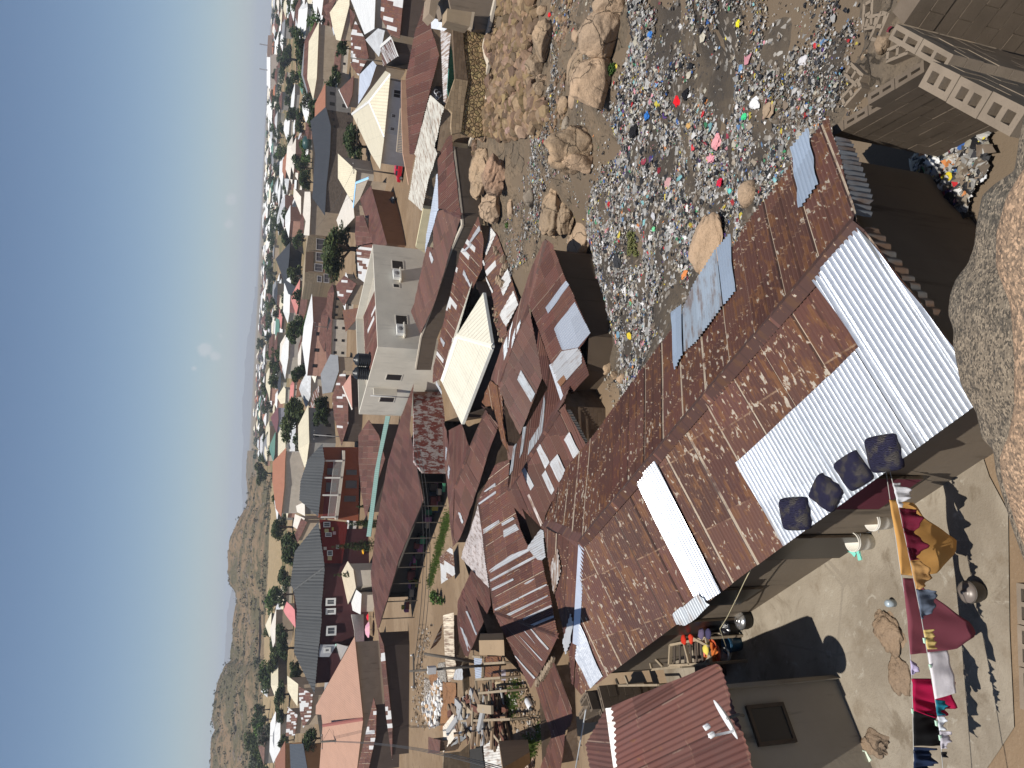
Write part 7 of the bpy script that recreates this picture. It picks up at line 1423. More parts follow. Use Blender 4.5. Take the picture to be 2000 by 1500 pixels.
# ================================================================== umbrellas, vehicles, odds and ends
def umbrella(x, y, w, label, col, col2=None, tilt=(0,0), hgt=2.4):
    q0 = gh(x+12, y); d = (q0-CAM)@_f; rad = w/2*d/FPX; c = at_dist(x, y, math.hypot(q0[0], q0[1])); root = empty('parasol', (c[0], c[1], q0[2]), label, 'umbrella', 'market umbrellas'); V = [c+[0,0,rad*.33]]; Fc = []; n = 8; mi = []
    for j in range(n):
        a = 2*math.pi*j/n; V.append(c+np.array([rad*.55*math.cos(a), rad*.55*math.sin(a), rad*.22])); V.append(c+np.array([rad*math.cos(a), rad*math.sin(a), -rad*.1]))
    for j in range(n):
        k = (j+1) % n; Fc += [(0, 1+2*j, 1+2*k), (1+2*j, 2+2*j, 2+2*k, 1+2*k)]; mi += [j % 2, j % 2]
    me = mesh('canopy', V, Fc, mids=mi); child(root, 'canopy', me, [m_cloth(col), m_cloth(col2 or col)]); m = MB(); m.tube([(c[0], c[1], q0[2]), c+[0,0,rad*.35]], .03, 6); m.build('pole', FRW, root)
umbrella(*N(1590,150), 32, 'pink and violet market umbrella nearest the cypress row', (.60,.33,.38), (.58,.3,.4)); umbrella(*N(1590,25), 14, 'small red umbrella at the right end of the market', (.55,.02,.04)); umbrella(*N(1618,370), 30, 'blue and beige market umbrella', (.16,.30,.42), (.5,.45,.36)); umbrella(*N(1670,460), 22, 'white market umbrella between the blue and yellow ones', (.66,.66,.66)); umbrella(*N(1712,470), 22, 'pale yellow umbrella beside the white one', (.62,.58,.28)); umbrella(*N(1635,655), 44, 'large lilac market umbrella', (.52,.20,.50)); umbrella(*N(1702,1420), 30, 'peach umbrella at the left end of the street', (.60,.36,.27)); umbrella(*N(1735,900), 26, 'teal and brown umbrella in the shade of the street', (.05,.25,.25), (.25,.15,.14)); umbrella(*L(1545,880), 14, 'orange-yellow canopy beneath the tallest cypress', (.6,.3,.02))
def car(x, y, label, length, width, height, an, paint, name='car', cat='car', van=False, zb=None, kind=0):
    q = gh(x, y) if zb is None else P(x, y, zb); t = np.array([math.cos(an), math.sin(an), 0]); s = np.array([-t[1], t[0], 0]); root = empty(name, q, label, cat); L2 = length/2
    prof = [(-1,.25,.95),(-1,.55,.97),(-.96,.62,.95),(-.62,.66,.93),(-.42,.97,.78),(.35,1.,.78),(.62,.7,.92),(.97,.62,.93),(1,.5,.95),(1,.25,.93)] if not van else [(-1,.2,.95),(-1,.9,.93),(-.95,.98,.88),(.55,1.,.88),(.68,.96,.86),(.88,.58,.92),(1,.5,.92),(1,.2,.95)]
    m = MB(); N_ = len(prof); V = []; 
    for sg in (-1, 1): V += [q+t*L2*a+s*sg*width/2*w_+[0,0,height*h] for a, h, w_ in prof]
    f = [tuple(range(N_))[::-1], tuple(range(N_, 2*N_))]+[(i, (i+1) % N_, (i+1) % N_+N_, i+N_) for i in range(N_)]; o = child(root, 'body', mesh('body', V, f), m_plain(paint, .25, .2, .03)); b = o.modifiers.new('b', 'BEVEL'); b.width = .06; b.segments = 2; b.limit_method = 'ANGLE'
    g = MB()
    for sg in (-1, 1):
        for (a0, a1, h0, h1) in (((-.5,-.05,.66,.92),(.0,.42,.66,.92)) if not van else ((-.9,-.4,.55,.88),(-.35,.1,.55,.88),(.15,.6,.55,.88))): c = lambda a, h: q+t*L2*a+s*sg*(width/2*(.95 if van else .93-.13*(h-.62)/.35)+.012)+[0,0,height*h]; g.quad(c(a0,h0), c(a1,h0), c(a1-.06,h1), c(a0+.06,h1))
    for (a0, h0, a1, h1) in (((-.6,.69,-.44,.94),(.60,.73,.38,.96)) if not van else ((.86,.62,.70,.92),(-1.01,.6,-1.005,.86))): 
        e = t*.02*(1 if a0 > 0 else -1)+np.array([0,0,.015]); w_ = width/2*.74; g.quad(q+t*L2*a0-s*w_+[0,0,height*h0]+e, q+t*L2*a0+s*w_+[0,0,height*h0]+e, q+t*L2*a1+s*w_*.95+[0,0,height*h1]+e, q+t*L2*a1-s*w_*.95+[0,0,height*h1]+e)
    g.build('window', m_plain((.02,.025,.03), .12, 0, .05), root)
    for a in (-.62, .62):
        for sg in (-1, 1): w_ = MB(); c = q+t*L2*a+s*sg*(width/2-.1)+[0,0,.32]; w_.lathe(c, [(0,-.1),(.3,-.1),(.32,-.06),(.32,.08),(.28,.11),(0,.11)], 16, s*sg); o = w_.build('wheel', m_plain((.012,.012,.012), .8), root); r_ = MB(); r_.lathe(c, [(0,.118),(.17,.118),(.19,.112)], 12, s*sg); r_.build('rim', m_plain((.4,.4,.42), .3, .8), o)
    for sg in (-1, 1): l = MB(); l.obox(q+t*(L2+.005)+s*sg*width*.36+[0,0,height*.45], t*.02, s*.14, (0,0,.07)); l.build('headlight', m_plain((.7,.7,.68), .15), root)
car(*J(1855,530), 'dark car parked in the sandy yard below the red-roofed house', 4.3, 1.75, 1.45, -1.35, (.015,.022,.035)); car(*G(445,150), 'bright red car behind the cream railing', 3.8, 1.65, 1.4, -.6, (.5,.012,.03)); car(*L(1500,590), 'white van parked before the orange shop', 4.8, 1.8, 2.0, 3.1, (.72,.72,.72), 'van', 'van', True); car(*L(1510,330), 'silver car parked before the orange shop posters', 4.2, 1.7, 1.45, .2, (.45,.46,.48))
for k, (x, y) in enumerate([I(830,215), I(845,175), I(840,330), I(985,200), I(990,320)]): car(x, y, ['far dark car on the road at the right, upper', 'far dark car on the road at the right, nearer the edge', 'far white car on the road at the right', 'far white minibus among the stalls at the right', 'far silver car by the stalls at the right'][k], 4.2, 1.75, 1.45, .5+k, [(.02,.02,.03),(.03,.03,.04),(.6,.6,.6),(.65,.65,.65),(.3,.3,.32)][k])
# rubble alley behind the striped roof
def strew(name, label, pts, n, smin, smax, cols, seed, cat='rubble'):
    rr = random.Random(seed); W = [gh(*p) for p in pts]; wp = [(p[0], p[1]) for p in W]; xs = [p[0] for p in wp]; ys = [p[1] for p in wp]; m = MB(); cc = []; k = 0
    while k < n:
        x = rr.uniform(min(xs), max(xs)); y = rr.uniform(min(ys), max(ys))
        if not in_poly(x, y, wp): continue
        s_ = rr.uniform(smin, smax); a = rr.uniform(0, 3.14); b = rr.uniform(-.4,.4); c = (x, y, g1(x, y)+s_*.4+rr.random()**2*smax*1.2); w_, h_ = (.22, .07) if name == 'planks' else (.5, .4); c = (x, y, c[2]-s_*.4+s_*h_+.05) if name == 'planks' else c; m.obox(c, (s_*math.cos(a), s_*math.sin(a), s_*b*.5), (-s_*w_*math.sin(a), s_*w_*math.cos(a), 0), (-s_*.2*b*h_, 0, s_*h_)); cc += [rr.choice(cols)]*6; k += 1
    me = mesh(name, m.v, m.f); fcol(me, cc); return tag(link(name, me, None, m_attr('rubble_colours', .9, .15)), label, cat, kind='stuff')
strew('rubble', 'heap of white broken blocks in the alley', [D(90,560), D(150,560), D(150,800), D(110,1000), D(60,1060), D(0,1000), D(-40,800), D(30,700)], 420, .10, .30, [(.62,.62,.62),(.7,.69,.66),(.5,.47,.43),(.45,.3,.18)], 3); strew('rubble', 'pale gravel strip beside the white blocks', [O(655,620), O(700,640), O(740,760), O(690,900), O(700,1120), O(660,1000)], 2600, .03, .09, [(.5,.46,.42),(.4,.35,.3),(.3,.25,.2)], 4); strew('rubble', 'grey gravel patch between the brown sand heaps', [O(790,480), O(850,470), O(870,660), O(785,650)], 1500, .03, .08, [(.42,.39,.35),(.33,.3,.26)], 5)
for k, pts in enumerate(([D(150,560), D(300,580), D(300,780), D(250,980), D(120,1100), D(150,800)], [O(700,600), O(790,560), O(790,640), O(740,740)])): sheet('sand_heap', ['reddish brown sand spread in front of the torn sheets', 'reddish sand heap beside the gravel'][k], 'sand', [gh(*p) for p in pts], m_rock((.25,.13,.065),(.20,.105,.055),10.,.3,.3), .12, 20, kind='structure', bumpy=.15)
low = hs('low shelter with a cream roof streaked orange by rust beside the plain red roof', [[(*O(825,10),-5.0), (*O(930,-20),-5.7), O(938,420), (*O(955,490),-5.8), O(918,645), O(880,660), O(850,500)]], m_galv(.60, (.70,.60,.46), 0., .7), DKW, .15, 'shelter', 'shelter', True, pitch=.15, amp=.016, spp=4)
hs('small zinc-and-rust shelter on the grassy path', [[(*C(105,320),-5.4), C(245,195), (*C(272,510),-5.9), (*C(122,612),-5.5)]], m_brown(.9,.5,.02,.45,.6,2.5), None, .2, 'shelter', 'shelter', True, pitch=.12, amp=.014, spp=4); hs('arched loose roof sheet leaning on the low shelter', [[(*O(700,345),-5.2), (*O(820,90),-5.), (*O(808,230),-5.9), O(760,300)]], m_brown(.9,.4,.02,.4), None, .2, 'roof_sheet', 'sheet', True, pitch=.15, amp=.016, spp=4)
for k, pts in enumerate(([D(230,1085), D(330,1010), D(480,985), D(440,1050)], [D(240,1200), D(330,1110), D(475,1030), D(450,1110)], [D(235,1255), D(320,1160), D(470,1090), D(360,1200)], [D(240,500), D(350,385), D(355,545), D(270,545)], [D(330,960), D(400,905), D(460,930), D(350,1010)])): hs(['crumpled dark zinc sheet on top of the torn heap', 'torn zinc sheet in the middle of the heap', 'lowest torn zinc sheet of the heap', 'striped zinc sheet at the end of the cream shelter', 'small rusty sheet behind the torn heap'][k], [[(*pts[0],-5.9), (*pts[1],-5.5), (*pts[2],-5.2), pts[3]]], [m_galv(.2,(.16,.17,.18),.4,.5), m_galv(.3,(.28,.29,.30),.4,.5), m_galv(.2,(.12,.125,.13),.4,.5), ZR, FB(.2,.5)][k], None, .2, 'roof_sheet', 'sheet', True, pitch=.18, amp=.03, spp=4, wav=.12)
for k, (pts, mt) in enumerate((([D(140,1050), D(300,850), D(320,1000), D(300,1120), D(140,1340)], m_galv(.3,(.62,.55,.46),0,.8)), ([D(-20,1160), D(110,1200), D(105,1340), D(-20,1340)], FB(0,.2)), ([D(575,1270), D(600,1245), D(700,1150), D(735,1200), D(790,1560), D(610,1560)], m_galv(.5,(.60,.58,.54),.1,.6)), ([D(430,1300), D(560,1270), D(590,1560), D(440,1560)], m_plain((.02,.018,.016), .9)))): hs(['pale plank-like sheet covering at the end of the alley', 'dark red lean-to at the left edge of the alley', 'narrow zinc roof with rust dots at the bottom of the compound', 'near-black lean-to roof beside the rust-dotted zinc roof'][k], [[(*pts[0],-5.2), (*pts[1],-5.0), (*pts[2],-5.4)]+list(pts[3:])], mt, DKW, .15, 'shed', 'shed', True, pitch=.15, amp=.016, spp=4)
slab('wall', 'dark mud wall between the cream shelter and the timber workshop', 'wall', VPlane(P(*D(500,300),-6.6), P(*D(520,720),-6.6)), [D(350,390), D(360,560), D(372,720), D(520,720), D(500,560), D(470,300), D(380,300)], m_blocks((.10,.075,.05),(.085,.065,.045),.4,.2,.6), .3)
slab('wall', 'unplastered block wall at the bottom left of the alley', 'wall', VPlane(P(*D(400,1260),-5.9), P(*D(430,1560),-5.9)), [D(150,1340), D(330,1320), D(420,1240), D(440,1560), D(140,1560)], m_blocks((.22,.17,.115),(.17,.13,.09),.45,.22,.5), .3)
strew('planks', 'poles, boards and broken sheets lying about the timber workshop', [D(400,900), D(560,700), D(840,690), D(880,960), D(900,1180), D(600,1200), D(470,1100)], 240, .15, 1.1, [(.24,.17,.11),(.17,.12,.08),(.30,.24,.17),(.12,.055,.04),(.3,.3,.3)], 12, 'planks'); strew('debris', 'stones and scraps scattered over the dirt compound', [D(860,420), D(900,950), D(930,1130), D(1280,1250), D(1260,1000), D(1080,660), D(940,430)], 260, .03, .12, [(.3,.22,.15),(.2,.14,.09),(.45,.42,.38),(.1,.08,.06)], 13, 'debris'); strew('debris', 'stones and scraps along the dusty street', [D(-60,380), D(0,540), D(-30,1100), O(540,1050), O(560,600), O(600,100), O(750,100)], 300, .04, .14, [(.3,.22,.15),(.22,.16,.1),(.42,.38,.33)], 14, 'debris')
# timber workshop in the compound
ws = empty('workshop', P(*D(640,500), -6), 'roofless timber-framed workshop with hanging rusty sheets in the compound', 'shed'); m = MB(); zw = -4.2
for a, b in ((D(470,290),D(570,300)),(D(565,370),D(820,355)),(D(500,540),D(770,520)),(D(530,690),D(845,660)),(D(495,540),D(515,690)),(D(570,370),D(575,540)),(D(655,550),D(665,660)),(D(540,700),D(570,1000)),(D(600,720),D(660,1100)),(D(340,990),D(880,970))): m.beam(P(*a, zw), P(*b, zw-.2), .13)
for a in (D(820,355),D(770,520),D(845,660),D(515,690),D(575,540),D(880,970),D(570,370)): q = P(*a, zw-.2); m.beam(q, (q[0], q[1], g1(q[0], q[1])-.2), .11)
m.build('frame', m_wood((.27,.215,.15)), ws)
for pts, mt, z in (([D(590,290), D(770,290), D(760,510), D(585,515)], m_brown(.1,.8,.05,.0,.3), -5.2), ([D(475,300), D(560,300), D(555,525), D(490,530)], m_galv(.1,(.28,.32,.40),.3,.5), -4.6), ([D(620,700), D(740,700), D(760,940), D(670,960)], m_brown(.1,.8,.0,.0,.3), -5.5), ([D(705,560), D(815,560), D(820,650), D(715,655)], m_wood((.36,.29,.19)), -5.4), ([D(545,990), D(620,990), D(640,1210), D(580,1220)], m_galv(.6,(.40,.33,.28),.1,.7), -5.), ([D(772,432), D(832,432), D(832,552), D(774,552)], m_plain((.60,.57,.66),.7), -5.3)):
    pl = Plane([(*pts[0], z), (*pts[1], z-.35), (*pts[2], z-.35), pts[3]]); roof_part(ws, 'panel', [pl], mt, True, .15, .016, spp=4)
slab('wall', 'low mud wall closing the dirt compound at its left end', 'wall', VPlane(P(*D(760,1200),-5.1), P(*D(1060,1190),-5.1)), [D(745,1205), D(1060,1190), D(1080,1330), D(790,1500)], m_plaster((.26,.18,.11),.4), .3); slab('wall', 'crumbling mud wall at the far right of the dirt compound', 'wall', VPlane(P(*D(540,40),-5.), P(*D(790,30),-5.)), [D(545,40), D(790,20), D(800,110), D(530,115)], m_plaster((.28,.20,.125),.4), .3); slab('wall', 'broken mud wall behind the timber workshop', 'wall', VPlane(P(*D(535,200),-5.3), P(*D(760,120),-5.3)), [D(540,250), D(560,140), D(740,120), D(745,260)], m_plaster((.32,.22,.13),.4), .3)
q = gh(*D(1112,800)); m = MB(); t = np.array([.25,.92,0]); t /= np.linalg.norm(t); root = empty('bundle', q, 'white bundle with black ends lying on the dirt compound', 'bundle'); m.lathe(q+[0,0,.2]-t*.35, [(0,0),(.15,.02),(.19,.12),(.19,.6),(.15,.68),(0,.7)], 14, t); m.build('body', m_plain((.62,.63,.65), .5), root); m = MB(); m.lathe(q+[0,0,.2]-t*.55, [(0,0),(.1,.02),(.14,.2),(0,.22)], 12, t); m.lathe(q+[0,0,.2]+t*.33, [(0,0),(.14,.02),(.1,.2),(0,.22)], 12, t); m.build('end', m_plain((.02,.02,.02), .6), root)
strew('planks', 'jumble of reddish bricks and planks at the bottom of the compound', [D(940,1290), D(1010,1310), D(1130,1400), D(1130,1560), D(920,1560), D(930,1430)], 90, .2, .6, [(.36,.25,.19),(.45,.35,.28),(.25,.15,.11)], 8, 'planks')
# dish on the light blue roof and a roof drum
def drum(x, y, label, r_, h, col, up): q = gh(x+14, y); c = at_dist(x, y, math.hypot(q[0], q[1])); root = empty('water_tank', (c[0], c[1], c[2]), label, 'water tank'); m = MB(); m.lathe(c-[0,0,h/2], [(0,0),(r_,0),(r_,h*.8),(r_*.5,h),(0,h)], 14); m.build('barrel', m_plain(col, .4), root); s = MB(); s.box(c[0]-r_*.8, c[1]-r_*.8, q[2]-.2, c[0]+r_*.8, c[1]+r_*.8, c[2]-h/2); s.build('tower', m_plain((.25,.24,.23),.7), root)
drum(*I(995,1395), 'dark green cylindrical tank above the charcoal roof', 2.6, 3.4, (.02,.06,.055), 0); drum(*J(1160,1380), 'blue water tank left of the unfinished block', .8, 1.3, (.02,.10,.42), 0); drum(*L(722,368), 'black tank on the orange-red roof', .9, 1.6, (.02,.022,.025), 0); drum(*N(850,960), 'blue drum among the white and rust roofs', .6, 1., (.03,.09,.3), 0); drum(*I(665,160), 'small dark tank on the right skyline', 1.6, 2., (.05,.055,.06), 0)

# ================================================================== far town
rr = random.Random(21)
EXB = [(min(q[0] for q in p)-4, max(q[0] for q in p)+(26 if len(p) != 4 or True else 0), min(q[1] for q in p), max(q[1] for q in p), p) for p in EXC]
def excl(x, y, k=1.):
    o = k*max(.15, (x-489-(750-y)*.0545)/100)
    for (sx, sy) in ((0, 0), (0, 15*o), (0, -15*o), (-12*o, 0)):
        for a, b, c, d, p in EXB:
            if a < x+sx < b and c < y+sy < d and (in_poly(x+sx, y+sy, p) or in_poly(x+sx-14, y+sy, p) or in_poly(x+sx-20*o, y+sy, p)): return True
    return False
FARC = [('white', WHT, 26), ('cream', CR1, 15), ('off-white', OFFW, 14), ('rust-red', FB(0,.3), 20), ('silver', ZR, 12), ('charcoal', CHAR, 6), ('orange', ORG, 4), ('pink', PINK, 3), ('green', m_sheet((.09,.19,.15),.3,.5,.1,.4), 3), ('grey', GREY, 6)]
WALLS = [PW1, PW2, PWG, BRK, PWP]
protos = {}
def far_house_meshes(v):
    if v in protos: return protos[v]
    r2_ = random.Random(v); w, l, h, rh = r2_.uniform(4, 6), r2_.uniform(5.5, 9.5), r2_.choice([3., 3.2, 3.4, 6.2]), r2_.uniform(1.6, 2.6); hip = r2_.choice([.45, .8, 1.]); o = .5
    V = [(-l-o,-w-o,h), (l+o,-w-o,h), (l+o,w+o,h), (-l-o,w+o,h), (-l+w*hip,0,h+rh), (l-w*hip,0,h+rh)]; Fr = [(0,1,5,4), (2,3,4,5), (1,2,5), (3,0,4), (3,2,1,0)]; uv = [(a[0], a[1]) for a in V]; me = mesh('roof', V, Fr, uvs=uv)
    m = MB()
    for a, b in (((-l,-w),(l,-w)), ((l,-w),(l,w)), ((l,w),(-l,w)), ((-l,w),(-l,-w))): m.quad((*a,-1.2), (*b,-1.2), (*b,h), (*a,h))
    wl = mesh('wall', m.v, m.f, uvs=m.uv); wn = [(x, sx*w, 1.5+lev*3) for lev in range(int(h//3)) for sx in (-1, 1) for x in (-.6*l, 0, .6*l)]
    protos[v] = (me, wl, wn, max(l, w)); return protos[v]
WINM = MB(); WINM.box(-.55, -.04, -.6, .55, .04, .6); WINM = mesh('window', WINM.v, WINM.f); WINM.materials.append(DARK)
cache = {}
def mat_copy(me, mat):
    k = (me.name, mat.name)
    if k not in cache: c = me.copy(); c.materials.clear(); c.materials.append(mat); cache[k] = c
    return cache[k]
def zone(x, y):
    s = 'far right' if y < 260 else 'right of centre' if y < 560 else 'left of centre' if y < 860 else 'far left'; d = 'at the far edge of town' if x < 548 else 'in the middle distance' if x < 585 else 'in the nearer town'; return s, d
def far_house(x, y, q, sc=1.):
    c = rr.choices(FARC, [f[2] for f in FARC])[0]; v = rr.randrange(9); rf, wl, wn, _ = far_house_meshes(v); s, d = zone(x, y); lb = 'small house with %s hipped roof %s, %s' % (c[0], d, s)
    root = empty('house', q, lb, 'house', '%s-roofed houses %s %s' % (c[0], d, s)); root.rotation_euler = (0, 0, R(rr.choice([35, 125])+rr.uniform(-25, 25))); root.scale = (sc,)*3
    wt = rr.choice(WALLS)
    if q[1] < 210:
        for p in wn: o = bpy.data.objects.new('window', WINM); COL.objects.link(o); o.parent = root; o.location = p
    for nm, me, mt in (('roof', rf, c[1]), ('wall', wl, wt)):
        o = bpy.data.objects.new(nm, mat_copy(me, mt)); COL.objects.link(o); o.parent = root
placed = []
def try_place(n, fn, x0, x1, y0, y1, gap, kmax=4000, bias=1.):
    k = 0; t = 0
    while k < n and t < kmax:
        t += 1; y = rr.uniform(y0, y1); h = 489+(750-y)*.0545; x = h+(x0)+(x1-x0)*rr.random()**bias
        if excl(x, y, (.55 if x0 > 50 else 1.) if fn is far_house else .3): continue
        q = gh(x, y)
        if q[1] > 2400: continue
        if any((q[0]-p[0])**2+(q[1]-p[1])**2 < (gap+p[2])**2/4 for p in placed): continue
        placed.append((q[0], q[1], gap)); fn(x, y, q); k += 1
def ft(x, y, q):
    s, d = zone(x, y); kind = rr.choice(['dark', 'dark', 'olive', 'bright', 'grey', 'olive']); h = rr.uniform(5, 9.5)*(1.15 if x < 560 else 1); tree(tuple(q), h*rr.uniform(.42, .62), h, '%s round tree among the houses %s, %s' % ({'dark':'dark green','olive':'olive green','grey':'grey-green','bright':'fresh green'}[kind], d, s), kind, rr.randrange(5), group='%s trees %s %s' % (kind, d, s), rot=rr.uniform(0, 6))
HL = "12,538,80,0 18,547,70,6 42,548,120,1 46,612,250,2 50,638,120,8 84,654,90,8 140,572,90,0 160,590,90,5 192,588,70,5 212,602,160,5 200,618,150,9 224,612,120,1 148,540,70,3 212,531,280,2 230,548,130,1 248,564,110,0 272,576,110,0 176,634,130,0 120,648,150,3 320,538,80,0 340,548,150,1 324,560,110,1 312,574,90,0 358,570,100,0 336,580,90,2 324,534,120,7 430,518,150,0 396,530,90,4 404,566,120,0 440,583,100,3 440,570,80,5 486,520,80,0 492,534,90,9 536,512,80,0 546,524,80,1 588,560,120,4 588,516,120,0 564,630,160,3 568,654,110,0 590,644,110,3 610,508,80,0 656,524,110,0 640,519,100,10 678,540,90,10 680,530,90,0 654,545,130,0 628,564,110,0 606,556,130,3 624,573,90,3 690,552,160,7 684,562,100,0 686,576,110,3 700,584,80,2 716,564,200,1 748,567,150,1 768,570,110,10 618,608,70,1 756,522,150,0 810,506,100,5 792,512,70,0 824,516,80,3 846,500,140,3 834,556,100,1 864,548,150,0 868,560,140,7 866,578,110,3 866,598,190,8 824,642,110,3 640,632,130,3 668,640,120,3 700,634,110,2 560,600,110,3 586,612,120,0 420,604,120,1 380,586,110,2 300,590,100,0 250,600,80,3 130,566,100,3 90,580,110,0 20,600,120,3 30,626,140,3 15,574,90,1 75,598,90,3 100,622,90,1 150,610,80,0 235,578,80,1 285,562,90,3 350,600,90,2 465,548,90,1 510,552,90,0 520,580,90,3 545,590,100,3 605,536,90,1 700,516,90,0 730,538,90,3 780,540,100,0 800,530,80,1 660,560,90,1 735,590,100,3 775,596,90,0"
HN = [('white', WHT), ('cream', CR1), ('off-white', OFFW), ('rust-red', FB(0,.3)), ('orange', ORG), ('green', FARC[8][1]), ('blue-grey', BLUEZ), ('charcoal', CHAR), ('pale blue', BLUEZ), ('slate', GREY), ('pink', PINK)]
for t in HL.split():
    y, x, w_, c = [int(k) for k in t.split(',')]; w_ = w_/5
    if any(a < x < b and c_ < y < d and in_poly(x, y, p) for a, b, c_, d, p in EXB): continue
    q = gh(x, y); q = P(x, y, q[2]+3.9); zg = g1(q[0], q[1]); d = (q-CAM)@_f; s_, dd = zone(x, y); v = (x*7+y) % 9; rf, wl, wn, _ = far_house_meshes(v); sc = min(1.7, max(.55, w_*d/FPX/13.)); cn, cm = HN[c]
    root = empty('house', (q[0], q[1], zg), 'house with a %s hipped roof %s, %s' % (cn, dd, s_), 'house', '%s hipped houses %s %s' % (cn, dd, s_)); root.rotation_euler = (0, 0, -math.atan2(q[0], q[1])+R(rr.uniform(-32, 32))); root.scale = (sc, sc, min(sc, 1.15)); wt = rr.choice(WALLS); placed.append((q[0], q[1], 11))
    if x-489-(750-y)*.0545 > 75:
        for p in wn:
            if p[1] < 0: o = bpy.data.objects.new('window', WINM); COL.objects.link(o); o.parent = root; o.location = p
    for nm, me, mt in (('roof', rf, cm), ('wall', wl, wt)): o = bpy.data.objects.new(nm, mat_copy(me, mt)); COL.objects.link(o); o.parent = root
print('A', len(placed))
try_place(95, far_house, 58, 190, -20, 890, 8., 14000); try_place(120, ft, 40, 175, -20, 900, 4.5, 8000); print('B', len(placed))
try_place(90, far_house, 30, 62, -20, 900, 12, 9000); try_place(95, ft, 24, 64, -20, 940, 7, 4000)
# beyond that the roofs and trees can no longer be told apart: one mass each
bulk = {'roof': ([], [], []), 'tree': ([], [], [])}
COLS = [((.72,.72,.70),28),((.66,.6,.46),14),((.58,.54,.48),14),((.115,.055,.042),18),((.42,.43,.45),12),((.06,.06,.065),5),((.34,.13,.07),4),((.09,.19,.15),2)]
def bulk_house(x, y, q):
    V, Fq, Cq = bulk['roof']; w, l, h, rh = rr.uniform(4, 6), rr.uniform(5.5, 9.5), rr.choice([3., 3.3, 6.]), rr.uniform(1.6, 2.6); a = R(rr.choice([35, 125])+rr.uniform(-25, 25)); ca, sa = math.cos(a), math.sin(a); o = len(V); hp_ = w*rr.choice([.45, .9])
    for p in [(-l,-w,-1.5),(l,-w,-1.5),(l,w,-1.5),(-l,w,-1.5),(-l,-w,h),(l,-w,h),(l,w,h),(-l,w,h),(-l-.5,-w-.5,h),(l+.5,-w-.5,h),(l+.5,w+.5,h),(-l-.5,w+.5,h),(-l+hp_,0,h+rh),(l-hp_,0,h+rh)]: V.append((q[0]+p[0]*ca-p[1]*sa, q[1]+p[0]*sa+p[1]*ca, q[2]+p[2]))
    fs = [(0,1,5,4),(1,2,6,5),(2,3,7,6),(3,0,4,7),(8,9,13,12),(10,11,12,13),(9,10,13),(11,8,12),(11,10,9,8)]; Fq += [tuple(i+o for i in f) for f in fs]; wc = rr.choice([(.5,.46,.39),(.38,.31,.23),(.28,.25,.22),(.4,.25,.19)]); Cq += [wc]*4+[rr.choices([c[0] for c in COLS], [c[1] for c in COLS])[0]]*5
def bulk_tree(x, y, q):
    V, Fq, Cq = bulk['tree']; h = rr.uniform(5, 10); w = h*rr.uniform(.35, .6); cols = rr.choice([G_DARK, G_DARK, G_OLIVE])
    for k in range(70):
        a, r_ = rr.uniform(0, 6.28), w*rr.random()**.5; c = np.array([q[0]+r_*math.cos(a), q[1]+r_*math.sin(a), q[2]+h*(.35+.6*rr.random()*(1-.5*r_/w))]); s_ = w*.28; d1 = np.array([rr.gauss(0,1), rr.gauss(0,1), rr.gauss(0,.6)]); d1 /= np.linalg.norm(d1); d2 = np.cross(d1, [rr.gauss(0,1), rr.gauss(0,1), rr.gauss(0,1)]); d2 /= np.linalg.norm(d2); i = len(V); V += [c-d1*s_, c-d2*s_*.6, c+d1*s_, c+d2*s_*.6]; Fq.append((i, i+1, i+2, i+3)); Cq.append(rr.choice(cols))
EXF = [p for p in EXC if min(q[0] for q in p) < 548]
EXC2, EXB = EXB, [b for b in EXB if b[0] < 545]
try_place(330, bulk_house, 6, 32, -20, 840, 13, 5000, .75); try_place(330, bulk_tree, 5, 40, -20, 930, 5, 5000, .8)
EXB = EXC2
for nm, mt, lb, ct in (('roof', m_attr('far_roofs', .7, .2), 'countless tiny roofs at the far edge of the town', 'houses'), ('tree', MG, 'dark tree crowns between the tiny far roofs', 'trees')):
    V, Fq, Cq = bulk[nm]; me = mesh('far_'+ct, V, Fq); fcol(me, Cq); tag(link('far_'+ct, me, None, mt), lb, ct, kind='stuff')
print('PLACED', len(placed))
try_place(12, far_house, 92, 150, 960, 1500, 14, 2000); try_place(24, ft, 85, 150, 930, 1510, 8, 2000); try_place(10, ft, 45, 80, 1280, 1510, 12, 800)
# ================================================================== hills and field
def hill(name, label, prof, base_x, dist, depth, mat, rows=34, amp=2.2, seed=0, n=150):
    "ridge following a skyline: (photo y, photo x of crest); real body from its foot to its far side"
    ys = np.linspace(prof[0][0], prof[-1][0], n); cx = np.interp(ys, [p[0] for p in prof], [p[1] for p in prof]); V = []
    foot = [at_dist(base_x(y), y, dist) for y in ys]; crest = [at_dist(x, y, dist+depth) for x, y in zip(cx, ys)]
    for i in range(rows+1):
        s = i/rows
        for j in range(n):
            f_, c_ = foot[j], crest[j]; zc = c_[2]
            if s <= .62: t = s/.62; xy = f_[:2]+(c_[:2]-f_[:2])*t; z = -10.3+(zc+10.3)*(sst(0, 1, t)*.55+t*.45)
            else: t = (s-.62)/.38; d = c_[:2]/np.linalg.norm(c_[:2]); xy = c_[:2]+d*depth*1.3*t; z = -10.3+(zc+10.3)*(1-sst(0, 1, t))
            sc = 1/depth*7; nz = mnoise.fractal(Vector((xy[0]*sc, xy[1]*sc, seed)), 1., 2., 6); k = min(1, s*6, (1-s)*6)*(.35 if abs(s-.62) < .02 else 1); V.append((xy[0], xy[1], z+amp*nz*k))
    f = [(i*n+j, i*n+j+1, (i+1)*n+j+1, (i+1)*n+j) for i in range(rows) for j in range(n-1)]
    return tag(link(name, mesh(name, V, f, True), None, mat), label, 'hill', kind='structure'), V
